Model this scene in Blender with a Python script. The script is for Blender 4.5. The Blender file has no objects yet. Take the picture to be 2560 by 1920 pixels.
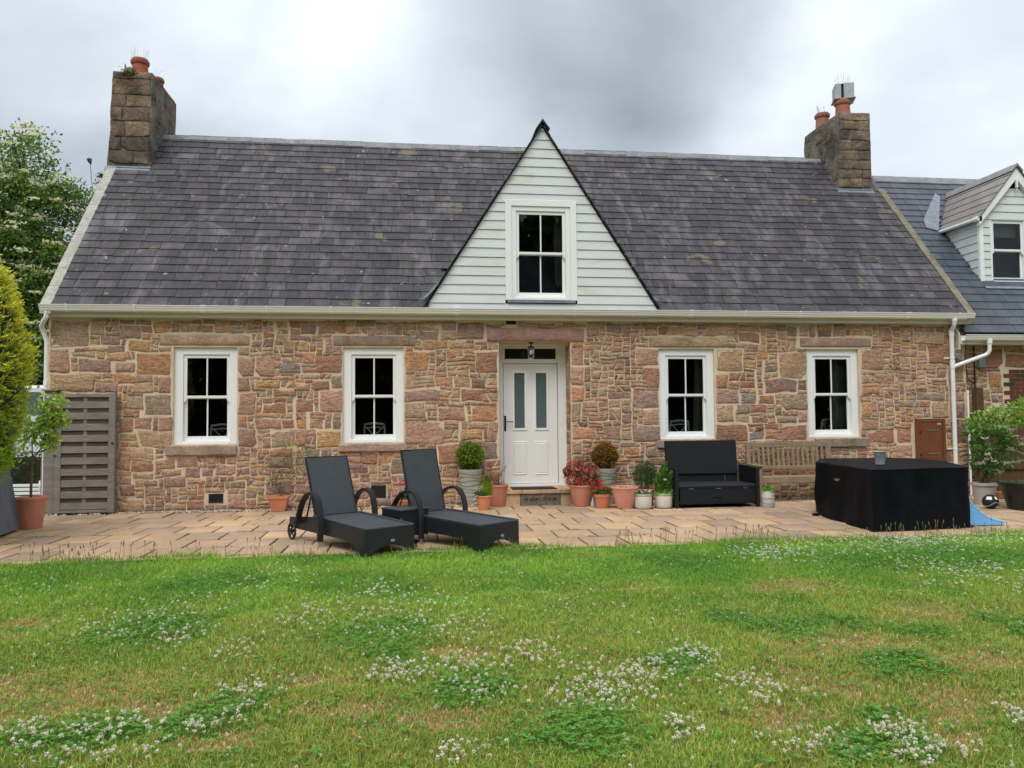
import bpy, math, random
import numpy as np
from mathutils import Vector, Matrix, noise as mnoise

# ------------------------------------------------------------------ camera, sky, sun, exposure
SC = bpy.context.scene
COL = SC.collection
G = 0.05                                    # top of the paving
CAM_POS = Vector((0.0, -12.63, 1.45))
YAW, PITCH, ROLL = math.radians(7.23), math.radians(2.6), math.radians(-0.47)
fwd = Vector((math.sin(YAW)*math.cos(PITCH), math.cos(YAW)*math.cos(PITCH), math.sin(PITCH)))
rgt = Vector((math.cos(YAW), -math.sin(YAW), 0))
upv = rgt.cross(fwd)
r2 = rgt*math.cos(ROLL) + upv*math.sin(ROLL)
u2 = -rgt*math.sin(ROLL) + upv*math.cos(ROLL)
cam = bpy.data.cameras.new('camera'); camo = bpy.data.objects.new('camera', cam); COL.objects.link(camo)
camo.matrix_world = Matrix((( r2.x, u2.x, -fwd.x, CAM_POS.x), (r2.y, u2.y, -fwd.y, CAM_POS.y), (r2.z, u2.z, -fwd.z, CAM_POS.z), (0,0,0,1)))
cam.sensor_width = 36; cam.lens = 36*1923/2560; cam.clip_end = 2000; cam.clip_start = 0.05
SC.camera = camo

SUN_EL, SUN_AZ = math.radians(56), math.radians(205)      # azimuth measured clockwise from +Y
world = bpy.data.worlds.new('World'); SC.world = world; world.use_nodes = True
wn = world.node_tree; wn.nodes.clear()
def wN(t, **k):
    n = wn.nodes.new(t)
    for a, b in k.items(): setattr(n, a, b)
    return n
def wL(a, b): wn.links.new(a, b)
sky = wN('ShaderNodeTexSky', sky_type='NISHITA', sun_disc=False); sky.sun_elevation = SUN_EL; sky.sun_rotation = SUN_AZ
bg1 = wN('ShaderNodeBackground'); bg1.inputs[1].default_value = 0.10; wL(sky.outputs[0], bg1.inputs[0])
tc = wN('ShaderNodeTexCoord'); sep = wN('ShaderNodeSeparateXYZ'); wL(tc.outputs['Generated'], sep.inputs[0])
def wmath(op, a, b=None, c=None, clamp=False):
    n = wN('ShaderNodeMath', operation=op, use_clamp=clamp)
    for i, v in enumerate((a, b, c)):
        if v is None: continue
        if isinstance(v, (int, float)): n.inputs[i].default_value = v
        else: wL(v, n.inputs[i])
    return n.outputs[0]
def wramp(x, lo, hi, a, b, kind='SMOOTHSTEP'):
    n = wN('ShaderNodeMapRange', interpolation_type=kind); wL(x, n.inputs[0])
    for i, v in enumerate((lo, hi, a, b)): n.inputs[1+i].default_value = v
    return n.outputs[0]
def wnoise(scale, detail, stretch, off=(0,0,0), rough=.5, dist=0.):
    m = wN('ShaderNodeMapping'); wL(tc.outputs['Generated'], m.inputs[0]); m.inputs['Scale'].default_value = stretch; m.inputs['Location'].default_value = off
    n = wN('ShaderNodeTexNoise'); wL(m.outputs[0], n.inputs[0]); n.inputs['Scale'].default_value = scale; n.inputs['Detail'].default_value = detail
    n.inputs['Roughness'].default_value = rough; n.inputs['Distortion'].default_value = dist
    return n.outputs[0]
def wblob(az, el, r0, r1):                  # a broad cloud mass centred on a direction
    d = Vector((math.sin(math.radians(az))*math.cos(math.radians(el)), math.cos(math.radians(az))*math.cos(math.radians(el)), math.sin(math.radians(el))))
    v = wN('ShaderNodeVectorMath', operation='DISTANCE'); wL(tc.outputs['Generated'], v.inputs[0]); v.inputs[1].default_value = d
    dn = wmath('ADD', v.outputs['Value'], wmath('MULTIPLY', wmath('SUBTRACT', wnoise(2.3, 4, (1,1,1.35), (az*.1, el*.1, 0), .48, .15), .5), .34))
    return wramp(dn, r0, r1, 1, 0)
el_ = wmath('MAXIMUM', sep.outputs[2], 0)
base = wmath('ADD', wmath('MULTIPLY', el_, 0.56), 0.50)       # brighter towards the zenith, as under cloud
n1 = wramp(wnoise(2.0, 5, (1,1,1.6), (3.1,1.7,.4), .5, .2), .30, .72, -.13, .17)
n2 = wramp(wnoise(6.0, 5, (1,1,1.5), (1.1,5.7,.4), .5), .3, .7, -.03, .03)
val = wmath('ADD', wmath('ADD', base, n1), n2)
val = wmath('SUBTRACT', val, wmath('MULTIPLY', wblob(10, 26, .10, .32), .34))
val = wmath('SUBTRACT', val, wmath('MULTIPLY', wblob(19, 24, .06, .28), .20))
val = wmath('SUBTRACT', val, wmath('MULTIPLY', wblob(-24, 12, .05, .50), .07))
val = wmath('ADD', val, wmath('MULTIPLY', wblob(27, 20, .02, .36), .13))
val = wmath('ADD', val, wmath('MULTIPLY', wblob(8, 16, .0, .24), .26))
val = wmath('ADD', val, wmath('MULTIPLY', wblob(-5, 27, .02, .25), .16))
tint = wN('ShaderNodeMix', data_type='RGBA')
wL(wramp(val, .45, .95, 0, 1, 'LINEAR'), tint.inputs[0]); tint.inputs[6].default_value = (.86,.985,1.10,1); tint.inputs[7].default_value = (.955,1.0,1.035,1)
vm = wN('ShaderNodeVectorMath', operation='SCALE'); wL(tint.outputs[2], vm.inputs[0]); wL(val, vm.inputs['Scale'])
bg2 = wN('ShaderNodeBackground'); wL(vm.outputs[0], bg2.inputs[0]); bg2.inputs[1].default_value = 1.0
mx = wN('ShaderNodeMixShader'); mx.inputs[0].default_value = 0.93; wL(bg1.outputs[0], mx.inputs[1]); wL(bg2.outputs[0], mx.inputs[2])
wo = wN('ShaderNodeOutputWorld'); wL(mx.outputs[0], wo.inputs[0])

sl = bpy.data.lights.new('sun', 'SUN'); sl.energy = 1.5; sl.angle = math.radians(34); sl.color = (1, .965, .91)
so = bpy.data.objects.new('sun', sl); COL.objects.link(so)
sdir = Vector((math.sin(SUN_AZ)*math.cos(SUN_EL), math.cos(SUN_AZ)*math.cos(SUN_EL), math.sin(SUN_EL)))
so.rotation_euler = sdir.to_track_quat('Z', 'Y').to_euler(); so.location = (-4, -10, 14)
SC.view_settings.view_transform = 'Standard'; SC.view_settings.look = 'None'
SC.view_settings.gamma = 1; SC.view_settings.use_curve_mapping = False; SC.view_settings.exposure = 0.36
SC.cycles.max_bounces = 8; SC.cycles.transparent_max_bounces = 12; SC.cycles.use_denoising = True

# ------------------------------------------------------------------ helpers
RNG = random.Random(7)
NP = np.random.default_rng(7)
def s2l(r, g, b):
    f = lambda c: c/255/12.92 if c/255 <= .04045 else ((c/255+.055)/1.055)**2.4
    return (f(r), f(g), f(b))
ORG = {}
def root(name, loc, rz, label, cat, group=None):
    o = bpy.data.objects.new(name, None); COL.objects.link(o); o.location = loc; o.rotation_euler = (0, 0, rz)
    o.empty_display_size = .2
    o['label'] = label; o['category'] = cat
    if group: o['group'] = group
    return o
def anchored(name, loc, label, cat, group=None):      # root whose parts are authored in world coordinates
    o = root(name, loc, 0, label, cat, group); ORG[o.name] = Vector(loc); return o
def org(o):
    while o is not None:
        if o.name in ORG: return ORG[o.name]
        o = o.parent
    return Vector((0, 0, 0))
def tag(o, label, cat, group=None, kind=None):
    o['label'] = label; o['category'] = cat
    if group: o['group'] = group
    if kind: o['kind'] = kind
    return o

class MB:
    def __init__(s): s.v = []; s.f = []; s.c = []; s.col = (1, 1, 1)
    def add(s, vs, fs):
        n = len(s.v); s.v += [tuple(v) for v in vs]; s.f += [tuple(n+i for i in f) for f in fs]; s.c += [s.col]*len(vs)
        return s
    def box(s, x0, y0, z0, x1, y1, z1, M=None):
        vs = [Vector(p) for p in ((x0,y0,z0),(x1,y0,z0),(x1,y1,z0),(x0,y1,z0),(x0,y0,z1),(x1,y0,z1),(x1,y1,z1),(x0,y1,z1))]
        if M: vs = [M @ v for v in vs]
        return s.add(vs, [(0,3,2,1),(4,5,6,7),(0,1,5,4),(1,2,6,5),(2,3,7,6),(3,0,4,7)])
    def prism(s, poly, a, b, axis='y', M=None):      # extrude a polygon of 2D points along an axis
        n = len(poly)
        def P(p, t): return {'y': (p[0], t, p[1]), 'x': (t, p[0], p[1]), 'z': (p[0], p[1], t)}[axis]
        vs = [Vector(P(p, a)) for p in poly] + [Vector(P(p, b)) for p in poly]
        if M: vs = [M @ v for v in vs]
        fs = [tuple(range(n)), tuple(range(2*n-1, n-1, -1))] + [(i, n+i, n+(i+1) % n, (i+1) % n) for i in range(n)]
        return s.add(vs, fs)
    def tube(s, pts, r, n=8, cap=True, flat=None):
        pts = [Vector(p) for p in pts]; m = len(pts)
        rs = r if isinstance(r, (list, tuple)) else [r]*m
        vs = []; prev = None
        for i, p in enumerate(pts):
            t = (pts[min(i+1, m-1)] - pts[max(i-1, 0)]).normalized()
            if prev is None:
                a = t.orthogonal().normalized() if flat is None else (Vector(flat) - t*Vector(flat).dot(t)).normalized()
            else: a = (prev - t*prev.dot(t)).normalized()
            prev = a; b = t.cross(a)
            for k in range(n):
                w = 2*math.pi*k/n
                vs.append(p + (a*math.cos(w) + b*math.sin(w))*rs[i])
        fs = [(i*n+k, i*n+(k+1) % n, (i+1)*n+(k+1) % n, (i+1)*n+k) for i in range(m-1) for k in range(n)]
        if cap: fs += [tuple(range(n-1, -1, -1)), tuple((m-1)*n+k for k in range(n))]
        return s.add(vs, fs)
    def band(s, pts, w, t, side):                    # flat strap of width w (along side) and thickness t following a path
        pts = [Vector(p) for p in pts]; m = len(pts); side = Vector(side).normalized(); vs = []
        for i, p in enumerate(pts):
            d = (pts[min(i+1, m-1)] - pts[max(i-1, 0)]).normalized(); nn = side.cross(d).normalized()
            for a, b in ((-1,-1),(1,-1),(1,1),(-1,1)): vs.append(p + side*w/2*a + nn*t/2*b)
        fs = [(i*4+k, i*4+(k+1) % 4, (i+1)*4+(k+1) % 4, (i+1)*4+k) for i in range(m-1) for k in range(4)]
        fs += [(3,2,1,0), tuple((m-1)*4+k for k in range(4))]
        return s.add(vs, fs)
    def lathe(s, prof, n=24, c=(0,0,0), close=False, jit=0):
        vs = []; m = len(prof)
        for r, z in prof:
            for k in range(n):
                w = 2*math.pi*k/n; rr = r*(1 + (RNG.uniform(-jit, jit) if jit else 0))
                vs.append((c[0]+rr*math.cos(w), c[1]+rr*math.sin(w), c[2]+z))
        fs = [(i*n+k, i*n+(k+1) % n, (i+1)*n+(k+1) % n, (i+1)*n+k) for i in range(m-1) for k in range(n)]
        if close: fs += [tuple(range(n-1, -1, -1)), tuple((m-1)*n+k for k in range(n))]
        return s.add(vs, fs)
    def ball(s, c, r, n=8, m=6, sq=(1,1,1)):
        prof = [(max(1e-4, math.sin(math.pi*i/m)), -math.cos(math.pi*i/m)) for i in range(m+1)]
        vs = []
        for a, z in prof:
            for k in range(n):
                w = 2*math.pi*k/n; vs.append((c[0]+r*sq[0]*a*math.cos(w), c[1]+r*sq[1]*a*math.sin(w), c[2]+r*sq[2]*z))
        fs = [(i*n+k, i*n+(k+1) % n, (i+1)*n+(k+1) % n, (i+1)*n+k) for i in range(m) for k in range(n)]
        return s.add(vs, fs)
    def mesh(s, name, mat, off=Vector((0,0,0)), smooth=True, ang=.7):
        me = bpy.data.meshes.new(name)
        me.from_pydata([tuple(Vector(v)-off) for v in s.v] if off.length else s.v, [], s.f)
        a = me.color_attributes.new('Col', 'FLOAT_COLOR', 'POINT')
        a.data.foreach_set('color', np.array([(c[0], c[1], c[2], 1.) for c in s.c], dtype=np.float32).ravel())
        if mat: me.materials.append(mat)
        if smooth:
            me.polygons.foreach_set('use_smooth', [True]*len(me.polygons)); me.set_sharp_from_angle(angle=ang)
        me.update(); return me
    def build(s, name, mat, parent=None, smooth=True, ang=.7, bevel=0, fixn=False):
        me = s.mesh(name, mat, org(parent) if parent else Vector((0,0,0)), smooth, ang)
        o = bpy.data.objects.new(name, me); COL.objects.link(o); o.parent = parent
        if bevel:
            b = o.modifiers.new('bevel', 'BEVEL'); b.width = bevel; b.segments = 2; b.limit_method = 'ANGLE'; b.harden_normals = False
        return o
def link(name, me, parent=None, loc=(0,0,0), rot=(0,0,0), color=None):
    o = bpy.data.objects.new(name, me); COL.objects.link(o); o.parent = parent; o.location = loc; o.rotation_euler = rot
    if color: o.color = (*color, 1)
    return o
def copy_tree(o, parent=None):
    c = o.copy(); COL.objects.link(c); c.parent = parent
    if o.name in ORG: ORG[c.name] = ORG[o.name]
    for ch in list(o.children): copy_tree(ch, c)
    return c

def npmesh(name, V, F, C, mat, parent=None, smooth=False):       # fast mesh from arrays; F (n,k)
    me = bpy.data.meshes.new(name); k = F.shape[1]
    o_ = org(parent) if parent else Vector((0,0,0))
    V = np.asarray(V, dtype=np.float32) - np.array(o_, dtype=np.float32)
    me.vertices.add(len(V)); me.vertices.foreach_set('co', V.ravel())
    me.loops.add(F.size); me.loops.foreach_set('vertex_index', F.astype(np.int32).ravel())
    me.polygons.add(len(F)); me.polygons.foreach_set('loop_start', np.arange(0, F.size, k, dtype=np.int32))
    me.update(calc_edges=True)
    a = me.color_attributes.new('Col', 'FLOAT_COLOR', 'POINT')
    a.data.foreach_set('color', np.hstack([C, np.ones((len(C), 1))]).astype(np.float32).ravel())
    if smooth: me.polygons.foreach_set('use_smooth', [True]*len(F))
    me.materials.append(mat); me.update()
    o = bpy.data.objects.new(name, me); COL.objects.link(o); o.parent = parent
    return o
def unit(a): return a/np.maximum(np.linalg.norm(a, axis=1, keepdims=True), 1e-9)
def leaves(name, P, D, L, W, C, mat, parent=None, fold=.15):
    """P base points, D growth directions, L lengths, W widths, C colours: one pointed leaf each"""
    n = len(P); P = np.asarray(P, float); D = unit(np.asarray(D, float))
    R = unit(NP.normal(size=(n, 3))); S = unit(np.cross(D, R)); N = np.cross(S, D)
    L = np.broadcast_to(np.asarray(L, float).reshape(-1, 1), (n, 1)); W = np.broadcast_to(np.asarray(W, float).reshape(-1, 1), (n, 1))
    mid = P + D*L*.5
    V = np.stack([P, mid + S*W*.5 + N*W*fold, P + D*L, mid - S*W*.5 + N*W*fold], 1).reshape(-1, 3)
    F = np.arange(4*n).reshape(n, 4)
    return npmesh(name, V, F, np.repeat(np.clip(C, 0, 1), 4, 0), mat, parent)

# materials ---------------------------------------------------------
MATS = {}
def mk(name, base=(.5,.5,.5), rough=.7, attr=False, n=(), mixes=(), bump=(), spec=.5, metal=0, transl=0, coat=0, bsdf_extra=None):
    m = bpy.data.materials.new(name); m.use_nodes = True; nt = m.node_tree; nt.nodes.clear()
    N = lambda t, **k: (lambda q: ([setattr(q, a, b) for a, b in k.items()], q)[1])(nt.nodes.new(t))
    Lk = nt.links.new
    geo = N('ShaderNodeNewGeometry')
    def tex(scale, detail=6, stretch=(1,1,1), rough_=.6, dist=0):
        mp = N('ShaderNodeMapping'); Lk(geo.outputs['Position'], mp.inputs[0]); mp.inputs['Scale'].default_value = stretch
        mp.inputs['Location'].default_value = (scale*.37, scale*1.3, 2.1)
        t = N('ShaderNodeTexNoise'); Lk(mp.outputs[0], t.inputs[0]); t.inputs['Scale'].default_value = scale
        t.inputs['Detail'].default_value = detail; t.inputs['Roughness'].default_value = rough_; t.inputs['Distortion'].default_value = dist
        return t.outputs[0]
    def rng(x, lo, hi, a, b, it='SMOOTHSTEP'):
        r = N('ShaderNodeMapRange', interpolation_type=it); Lk(x, r.inputs[0])
        for i, v in enumerate((lo, hi, a, b)): r.inputs[1+i].default_value = v
        return r.outputs[0]
    rgb = N('ShaderNodeRGB'); rgb.outputs[0].default_value = (*base, 1); c = rgb.outputs[0]
    if attr:
        at = N('ShaderNodeAttribute', attribute_name='Col'); oi = N('ShaderNodeObjectInfo')
        for src in (at.outputs['Color'], oi.outputs['Color']):
            v = N('ShaderNodeVectorMath', operation='MULTIPLY'); Lk(c, v.inputs[0]); Lk(src, v.inputs[1]); c = v.outputs[0]
    for e in n:                                     # (scale, low factor, high factor, stretch)
        v = N('ShaderNodeVectorMath', operation='SCALE'); Lk(c, v.inputs[0])
        Lk(rng(tex(e[0], 6, e[3] if len(e) > 3 else (1,1,1)), .28, .72, e[1], e[2]), v.inputs['Scale']); c = v.outputs[0]
    for e in mixes:                                 # (colour, scale, lo, hi, amount, stretch)
        x = N('ShaderNodeMix', data_type='RGBA'); Lk(rng(tex(e[1], 5, e[5] if len(e) > 5 else (1,1,1), .55, .4), e[2], e[3], 0, e[4]), x.inputs[0])
        Lk(c, x.inputs[6]); x.inputs[7].default_value = (*e[0], 1); c = x.outputs[2]
    p = N('ShaderNodeBsdfPrincipled'); Lk(c, p.inputs['Base Color']); p.inputs['Roughness'].default_value = rough
    p.inputs['Specular IOR Level'].default_value = spec; p.inputs['Metallic'].default_value = metal; p.inputs['Coat Weight'].default_value = coat
    nb = None
    for e in bump:                                  # (scale, distance, stretch) noise or ('wave', ...)
        b = N('ShaderNodeBump'); b.inputs['Distance'].default_value = e[1]; b.inputs['Strength'].default_value = 1
        if e[0] == 'weave':
            mp = N('ShaderNodeMapping'); tcn = N('ShaderNodeTexCoord'); Lk(tcn.outputs['Object'], mp.inputs[0])
            sp = N('ShaderNodeSeparateXYZ'); Lk(mp.outputs[0], sp.inputs[0])
            def sn(x, k):
                a = N('ShaderNodeMath', operation='MULTIPLY'); Lk(x, a.inputs[0]); a.inputs[1].default_value = k
                q = N('ShaderNodeMath', operation='SINE'); Lk(a.outputs[0], q.inputs[0]); return q.outputs[0]
            def ml(a, b2, op='MULTIPLY'):
                q = N('ShaderNodeMath', operation=op); Lk(a, q.inputs[0]); Lk(b2, q.inputs[1]); return q.outputs[0]
            k = 2*math.pi/e[2]; yz = ml(sp.outputs[1], sp.outputs[2], 'ADD'); h = ml(sn(sp.outputs[0], k), sn(yz, k))
            Lk(h, b.inputs['Height'])
        else: Lk(tex(e[0], 8, e[2] if len(e) > 2 else (1,1,1), .65), b.inputs['Height'])
        if nb: Lk(nb, b.inputs['Normal'])
        nb = b.outputs[0]
    if nb: Lk(nb, p.inputs['Normal'])
    out = N('ShaderNodeOutputMaterial'); sh = p.outputs[0]
    if transl:
        t = N('ShaderNodeBsdfTranslucent'); Lk(c, t.inputs[0]); x = N('ShaderNodeMixShader'); x.inputs[0].default_value = transl
        Lk(sh, x.inputs[1]); Lk(t.outputs[0], x.inputs[2]); sh = x.outputs[0]
    Lk(sh, out.inputs[0]); MATS[name] = m; return m

def glass(name, tint=(.75,.8,.8), rough=0.0, frosted=None):
    m = bpy.data.materials.new(name); m.use_nodes = True; nt = m.node_tree; nt.nodes.clear()
    fr = nt.nodes.new('ShaderNodeFresnel'); fr.inputs[0].default_value = 1.5
    gl = nt.nodes.new('ShaderNodeBsdfGlossy'); gl.inputs['Roughness'].default_value = rough; gl.inputs[0].default_value = (1,1,1,1)
    if frosted:
        tr = nt.nodes.new('ShaderNodeBsdfDiffuse'); tr.inputs[0].default_value = (*frosted, 1)
    else:
        tr = nt.nodes.new('ShaderNodeBsdfTransparent'); tr.inputs[0].default_value = (*tint, 1)
    x = nt.nodes.new('ShaderNodeMixShader'); o = nt.nodes.new('ShaderNodeOutputMaterial')
    nt.links.new(fr.outputs[0], x.inputs[0]); nt.links.new(tr.outputs[0], x.inputs[1]); nt.links.new(gl.outputs[0], x.inputs[2]); nt.links.new(x.outputs[0], o.inputs[0])
    return m

mStone = mk('stone_mat', (1.26,1.24,1.20), .92, True, n=((5,.87,1.12),(26,.76,1.20),(100,.82,1.15)),
            mixes=((s2l(146,116,102), 9, .56, .78, .4), (s2l(214,178,140), 7, .56, .78, .4), (s2l(120,108,98), 1.6, .58, .8, .3)),
            bump=((8,.085,(1,1,2.2)),(34,.022,(1,1,1.5))), spec=.15)
mMortar = mk('mortar_mat', s2l(220,202,174), .95, False, n=((3,.88,1.08),(60,.88,1.08)), mixes=((s2l(150,134,114), 2.2, .56, .8, .4),), bump=((60,.01),), spec=.15)
mLintel = mk('dressed_stone_mat', (1,1,1), .92, True, n=((4,.8,1.15),(30,.78,1.16),(90,.85,1.12)), mixes=((s2l(120,106,94), 5, .5, .75, .5),(s2l(206,178,146), 7, .55, .75, .4)), bump=((14,.03,(1,1,1.6)),(50,.014)), spec=.2)
mSlate = mk('slate_mat', s2l(66,63,67), .6, True, n=((2.2,.74,1.22),(14,.78,1.22),(60,.8,1.2)),
            mixes=((s2l(122,118,121), 2.4, .50, .72, .5, (1.5,.8,.8)), (s2l(128,124,126), 11, .6, .74, .35), (s2l(44,42,45), 2.2, .47, .66, .6, (4,.5,.5)), (s2l(118,108,84), 2.3, .655, .69, .65), (s2l(160,162,148), 8, .675, .72, .7)),
            bump=((30,.006),), spec=.4)
mSlateNew = mk('new_slate_mat', s2l(68,75,85), .45, True, n=((2.5,.8,1.2,(2,1,.7)),(40,.9,1.1)), bump=((50,.003),), spec=.5)
mRidge = mk('ridge_tile_mat', s2l(140,141,144), .75, True, n=((6,.75,1.15),(40,.8,1.15)), mixes=((s2l(170,168,150), 14, .62, .72, .5),), bump=((40,.006),), spec=.3)
mCopingPale = mk('pale_coping_mat', s2l(182,180,170), .95, True, n=((7,.8,1.12),(50,.8,1.15)), bump=((40,.015),), spec=.15)
mCoping = mk('coping_mat', s2l(138,132,116), .95, True, n=((7,.75,1.15),(50,.8,1.15)), mixes=((s2l(98,92,66), 5, .5, .7, .6),), bump=((40,.015),), spec=.15)
mWhite = mk('white_pvc_mat', s2l(242,244,243), .35, False, n=((1.5,.96,1.0),), spec=.4)
mGutter = mk('gutter_mat', s2l(250,250,248), .4, False, n=((2,.95,1.0,(.4,1,1)),), mixes=((s2l(206,204,180), 3, .62, .9, .12, (.5,4,6)),), spec=.4)
mFascia = mk('fascia_mat', s2l(214,213,198), .5, False, n=((2,.9,1.0),), mixes=((s2l(140,140,118), 2, .5, .8, .4, (.4,3,3)),), spec=.3)
mBoard = mk('cladding_mat', s2l(220,224,224), .55, True, n=((3,.93,1.0,(.5,1,2)),(60,.96,1.02,(.3,1,3))), mixes=((s2l(190,184,142), 2.0, .54, .78, .6, (.8,1,1.6)),(s2l(150,150,140), 5, .62, .8, .3, (.5,1,3))), bump=((60,.0015,(.2,1,4)),), spec=.3)
mLead = mk('lead_mat', s2l(126,135,146), .5, False, n=((8,.8,1.15),), spec=.4)
mDark = mk('dark_gap_mat', (.012,.012,.012), .8, False)
mIron = mk('black_iron_mat', (.012,.012,.014), .45, False, bump=((80,.003),))
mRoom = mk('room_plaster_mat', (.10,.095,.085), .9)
mPave = mk('paving_mat', s2l(198,167,134), .85, True, n=((2.5,.88,1.08),(14,.84,1.1,(1,2.5,1)),(90,.86,1.1)), mixes=((s2l(150,136,112), 1.3, .52, .76, .5), (s2l(136,120,98), 9, .62, .8, .35)), bump=((9,.02,(1,2.6,1)),(60,.006)), spec=.2)
mJoint = mk('paving_joint_mat', s2l(70,61,46), .95, False, n=((30,.7,1.2),), mixes=((s2l(70,84,36), 3, .52, .65, .7),), bump=((60,.02),))
mGravel = mk('gravel_mat', (1,1,1), .9, True, n=((60,.8,1.15),))
mWood = mk('weathered_wood_mat', s2l(136,130,124), .8, True, n=((4,.85,1.12,(.6,1,3)),(30,.75,1.15,(.25,1,4))), mixes=((s2l(96,84,76), 3, .55, .8, .4, (.4,1,2)),), bump=((40,.004,(.15,1,4)),), spec=.2)
mWoodIn = mk('recessed_wood_mat', s2l(92,78,70), .85, True, n=((4,.85,1.12,(.6,1,3)),(30,.75,1.15,(.25,1,4))), bump=((40,.004,(.15,1,4)),), spec=.2)
mTeak = mk('teak_mat', s2l(150,132,108), .8, True, n=((20,.8,1.1,(2,2,.4)),(5,.85,1.1)), bump=((60,.003,(2,2,.3)),), spec=.2)
mFence = mk('brown_fence_mat', s2l(92,72,50), .85, True, n=((20,.7,1.15,(2,2,.3)),), bump=((60,.004,(2,2,.3)),), spec=.2)
mWicker = mk('wicker_mat', s2l(44,48,54), .42, True, n=((60,.8,1.2),), bump=(('weave',.004,.022),), spec=.5)
mWickerDk = mk('dark_wicker_mat', s2l(14,17,23), .55, True, n=((30,.8,1.2),), bump=(('weave',.003,.02),), spec=.35)
mWickerSide = mk('wicker_side_mat', s2l(24,27,32), .45, True, n=((30,.8,1.25),), bump=(('weave',.0055,.027),), spec=.5)
mSling = mk('woven_seat_mat', s2l(68,74,81), .5, True, n=((90,.85,1.15),(6,.92,1.08)), bump=(('weave',.002,.012),), spec=.45)
mBlackPl = mk('black_plastic_mat', (.012,.013,.015), .6, True, n=((6,.8,1.2),))
mSteel = mk('steel_mat', (.55,.55,.55), .35, False, metal=.9)
mGalv = mk('galvanised_mat', s2l(166,170,174), .6, False, n=((14,.85,1.12),(50,.9,1.1)), metal=.2)
mTerra = mk('terracotta_mat', (1,1,1), .62, True, n=((3,.9,1.08),(30,.93,1.06)), mixes=((s2l(205,165,145), 4, .6, .8, .3),), spec=.35)
mGlaze = mk('glazed_pot_mat', (1,1,1), .4, True, n=((5,.93,1.05),(40,.95,1.03)), spec=.5)
mSoil = mk('soil_mat', (.035,.024,.016), .95, False, bump=((60,.02),))
mLeaf = mk('leaf_mat', (1,1,1), .5, True, transl=.3, spec=.35)
mPetal = mk('petal_mat', (1.08,1.08,1.08), .6, True, transl=.4, spec=.2)
mBark = mk('bark_mat', (1,1,1), .9, True, n=((25,.7,1.2,(1,1,.3)),), bump=((40,.01,(1,1,.3)),))
mGrass = mk('grass_mat', (1,1,1), .55, True, transl=.25, spec=.25)
mSoilLawn = mk('lawn_soil_mat', (1,1,1), .95, True, n=((40,.7,1.2),(160,.7,1.3)), bump=((80,.02),))
mCover = mk('fabric_cover_mat', (.004,.005,.008), .55, True, n=((3,.8,1.3),), bump=((4,.03,(1,1,.6)),(300,.0008)), spec=.10)
mGreyCover = mk('grey_cover_mat', s2l(100,110,124), .5, False, n=((4,.8,1.15,(1,1,.4)),), bump=((4,.03,(1,1,.5)),), spec=.4)
mBrownDoor = mk('brown_box_mat', s2l(112,68,44), .4, False, n=((5,.9,1.1),), spec=.4)
mBlue = mk('blue_plastic_mat', s2l(120,184,240), .35, False, spec=.5)
mGreyPl = mk('grey_plastic_mat', s2l(125,128,132), .5, False)
mMat = mk('door_mat_mat', (.01,.011,.012), .95, False, bump=((200,.006),))
mCurtain = mk('curtain_mat', s2l(150,152,148), .9, False)
mChair = mk('white_chair_mat', (.86,.86,.86), .4, False)
mCarPaint = mk('car_paint_mat', s2l(222,232,236), .25, False, coat=.6)
mRubber = mk('rubber_mat', (.015,.015,.015), .8, False)
mGlass = glass('window_glass', (.86,.89,.88))
mGlassDark = glass('transom_glass', frosted=s2l(38,44,44), rough=.1)
mFrost = glass('frosted_glass', frosted=s2l(92,108,112), rough=.25)
mLampGlass = glass('lantern_glass', (.8,.85,.82))
mEarth = mk('far_ground_mat', s2l(96,104,60), .95, False, n=((.5,.8,1.2),(8,.8,1.2)))

# measured stones of the front wall and plant patches of the lawn (metres)
CLOVER_FLOWERS = [(-1.89,-6.82,0.42,0.53,80),(-1.48,-7.42,0.18,0.27,35),(-1.09,-7.73,0.11,0.24,25),(-0.79,-7.0,0.21,0.51,40),(-0.15,-6.91,0.42,0.79,120),(0.17,-7.35,0.38,0.34,50),(-0.12,-8.29,0.14,0.19,55),(0.27,-8.19,0.29,0.24,80),(0.33,-8.68,0.27,0.16,30),(-0.85,-8.44,0.14,0.14,25),(-0.82,-8.72,0.07,0.15,15),(-1.79,-8.8,0.09,0.14,20),(-1.49,-8.94,0.31,0.16,55),(-1.32,-8.79,0.13,0.11,25),(-0.98,-8.92,0.16,0.13,25),(-1.24,-9.17,0.24,0.07,30),(0.18,-9.33,0.15,0.11,25),(-3.14,-5.85,0.28,0.53,12),(0.94,-8.8,0.25,0.18,100),(1.3,-8.47,0.16,0.18,55),(1.63,-8.24,0.12,0.21,45),(0.7,-8.04,0.16,0.26,45),(0.99,-8.5,0.18,0.21,45),(1.72,-8.69,0.14,0.13,25),(1.75,-8.92,0.2,0.18,35),(1.17,-9.23,0.08,0.15,25),(1.62,-9.47,0.19,0.13,35),(2.13,-9.43,0.16,0.13,50),(2.08,-9.63,0.21,0.08,45),(2.73,-9.34,0.07,0.12,20),(1.1,-7.27,0.61,1.15,50)]
DAISIES = [(-0.29,-6.18,0.11,0.25,25),(-1.23,-5.33,0.31,0.64,40),(-4.16,-3.16,0.53,0.7,25),(3.46,-5.18,0.27,0.36,60),(3.83,-5.04,0.41,0.38,60),(5.43,-4.55,1.23,0.58,420),(4.85,-6.32,0.49,0.71,110),(1.85,-4.07,0.76,0.62,40)]
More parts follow.
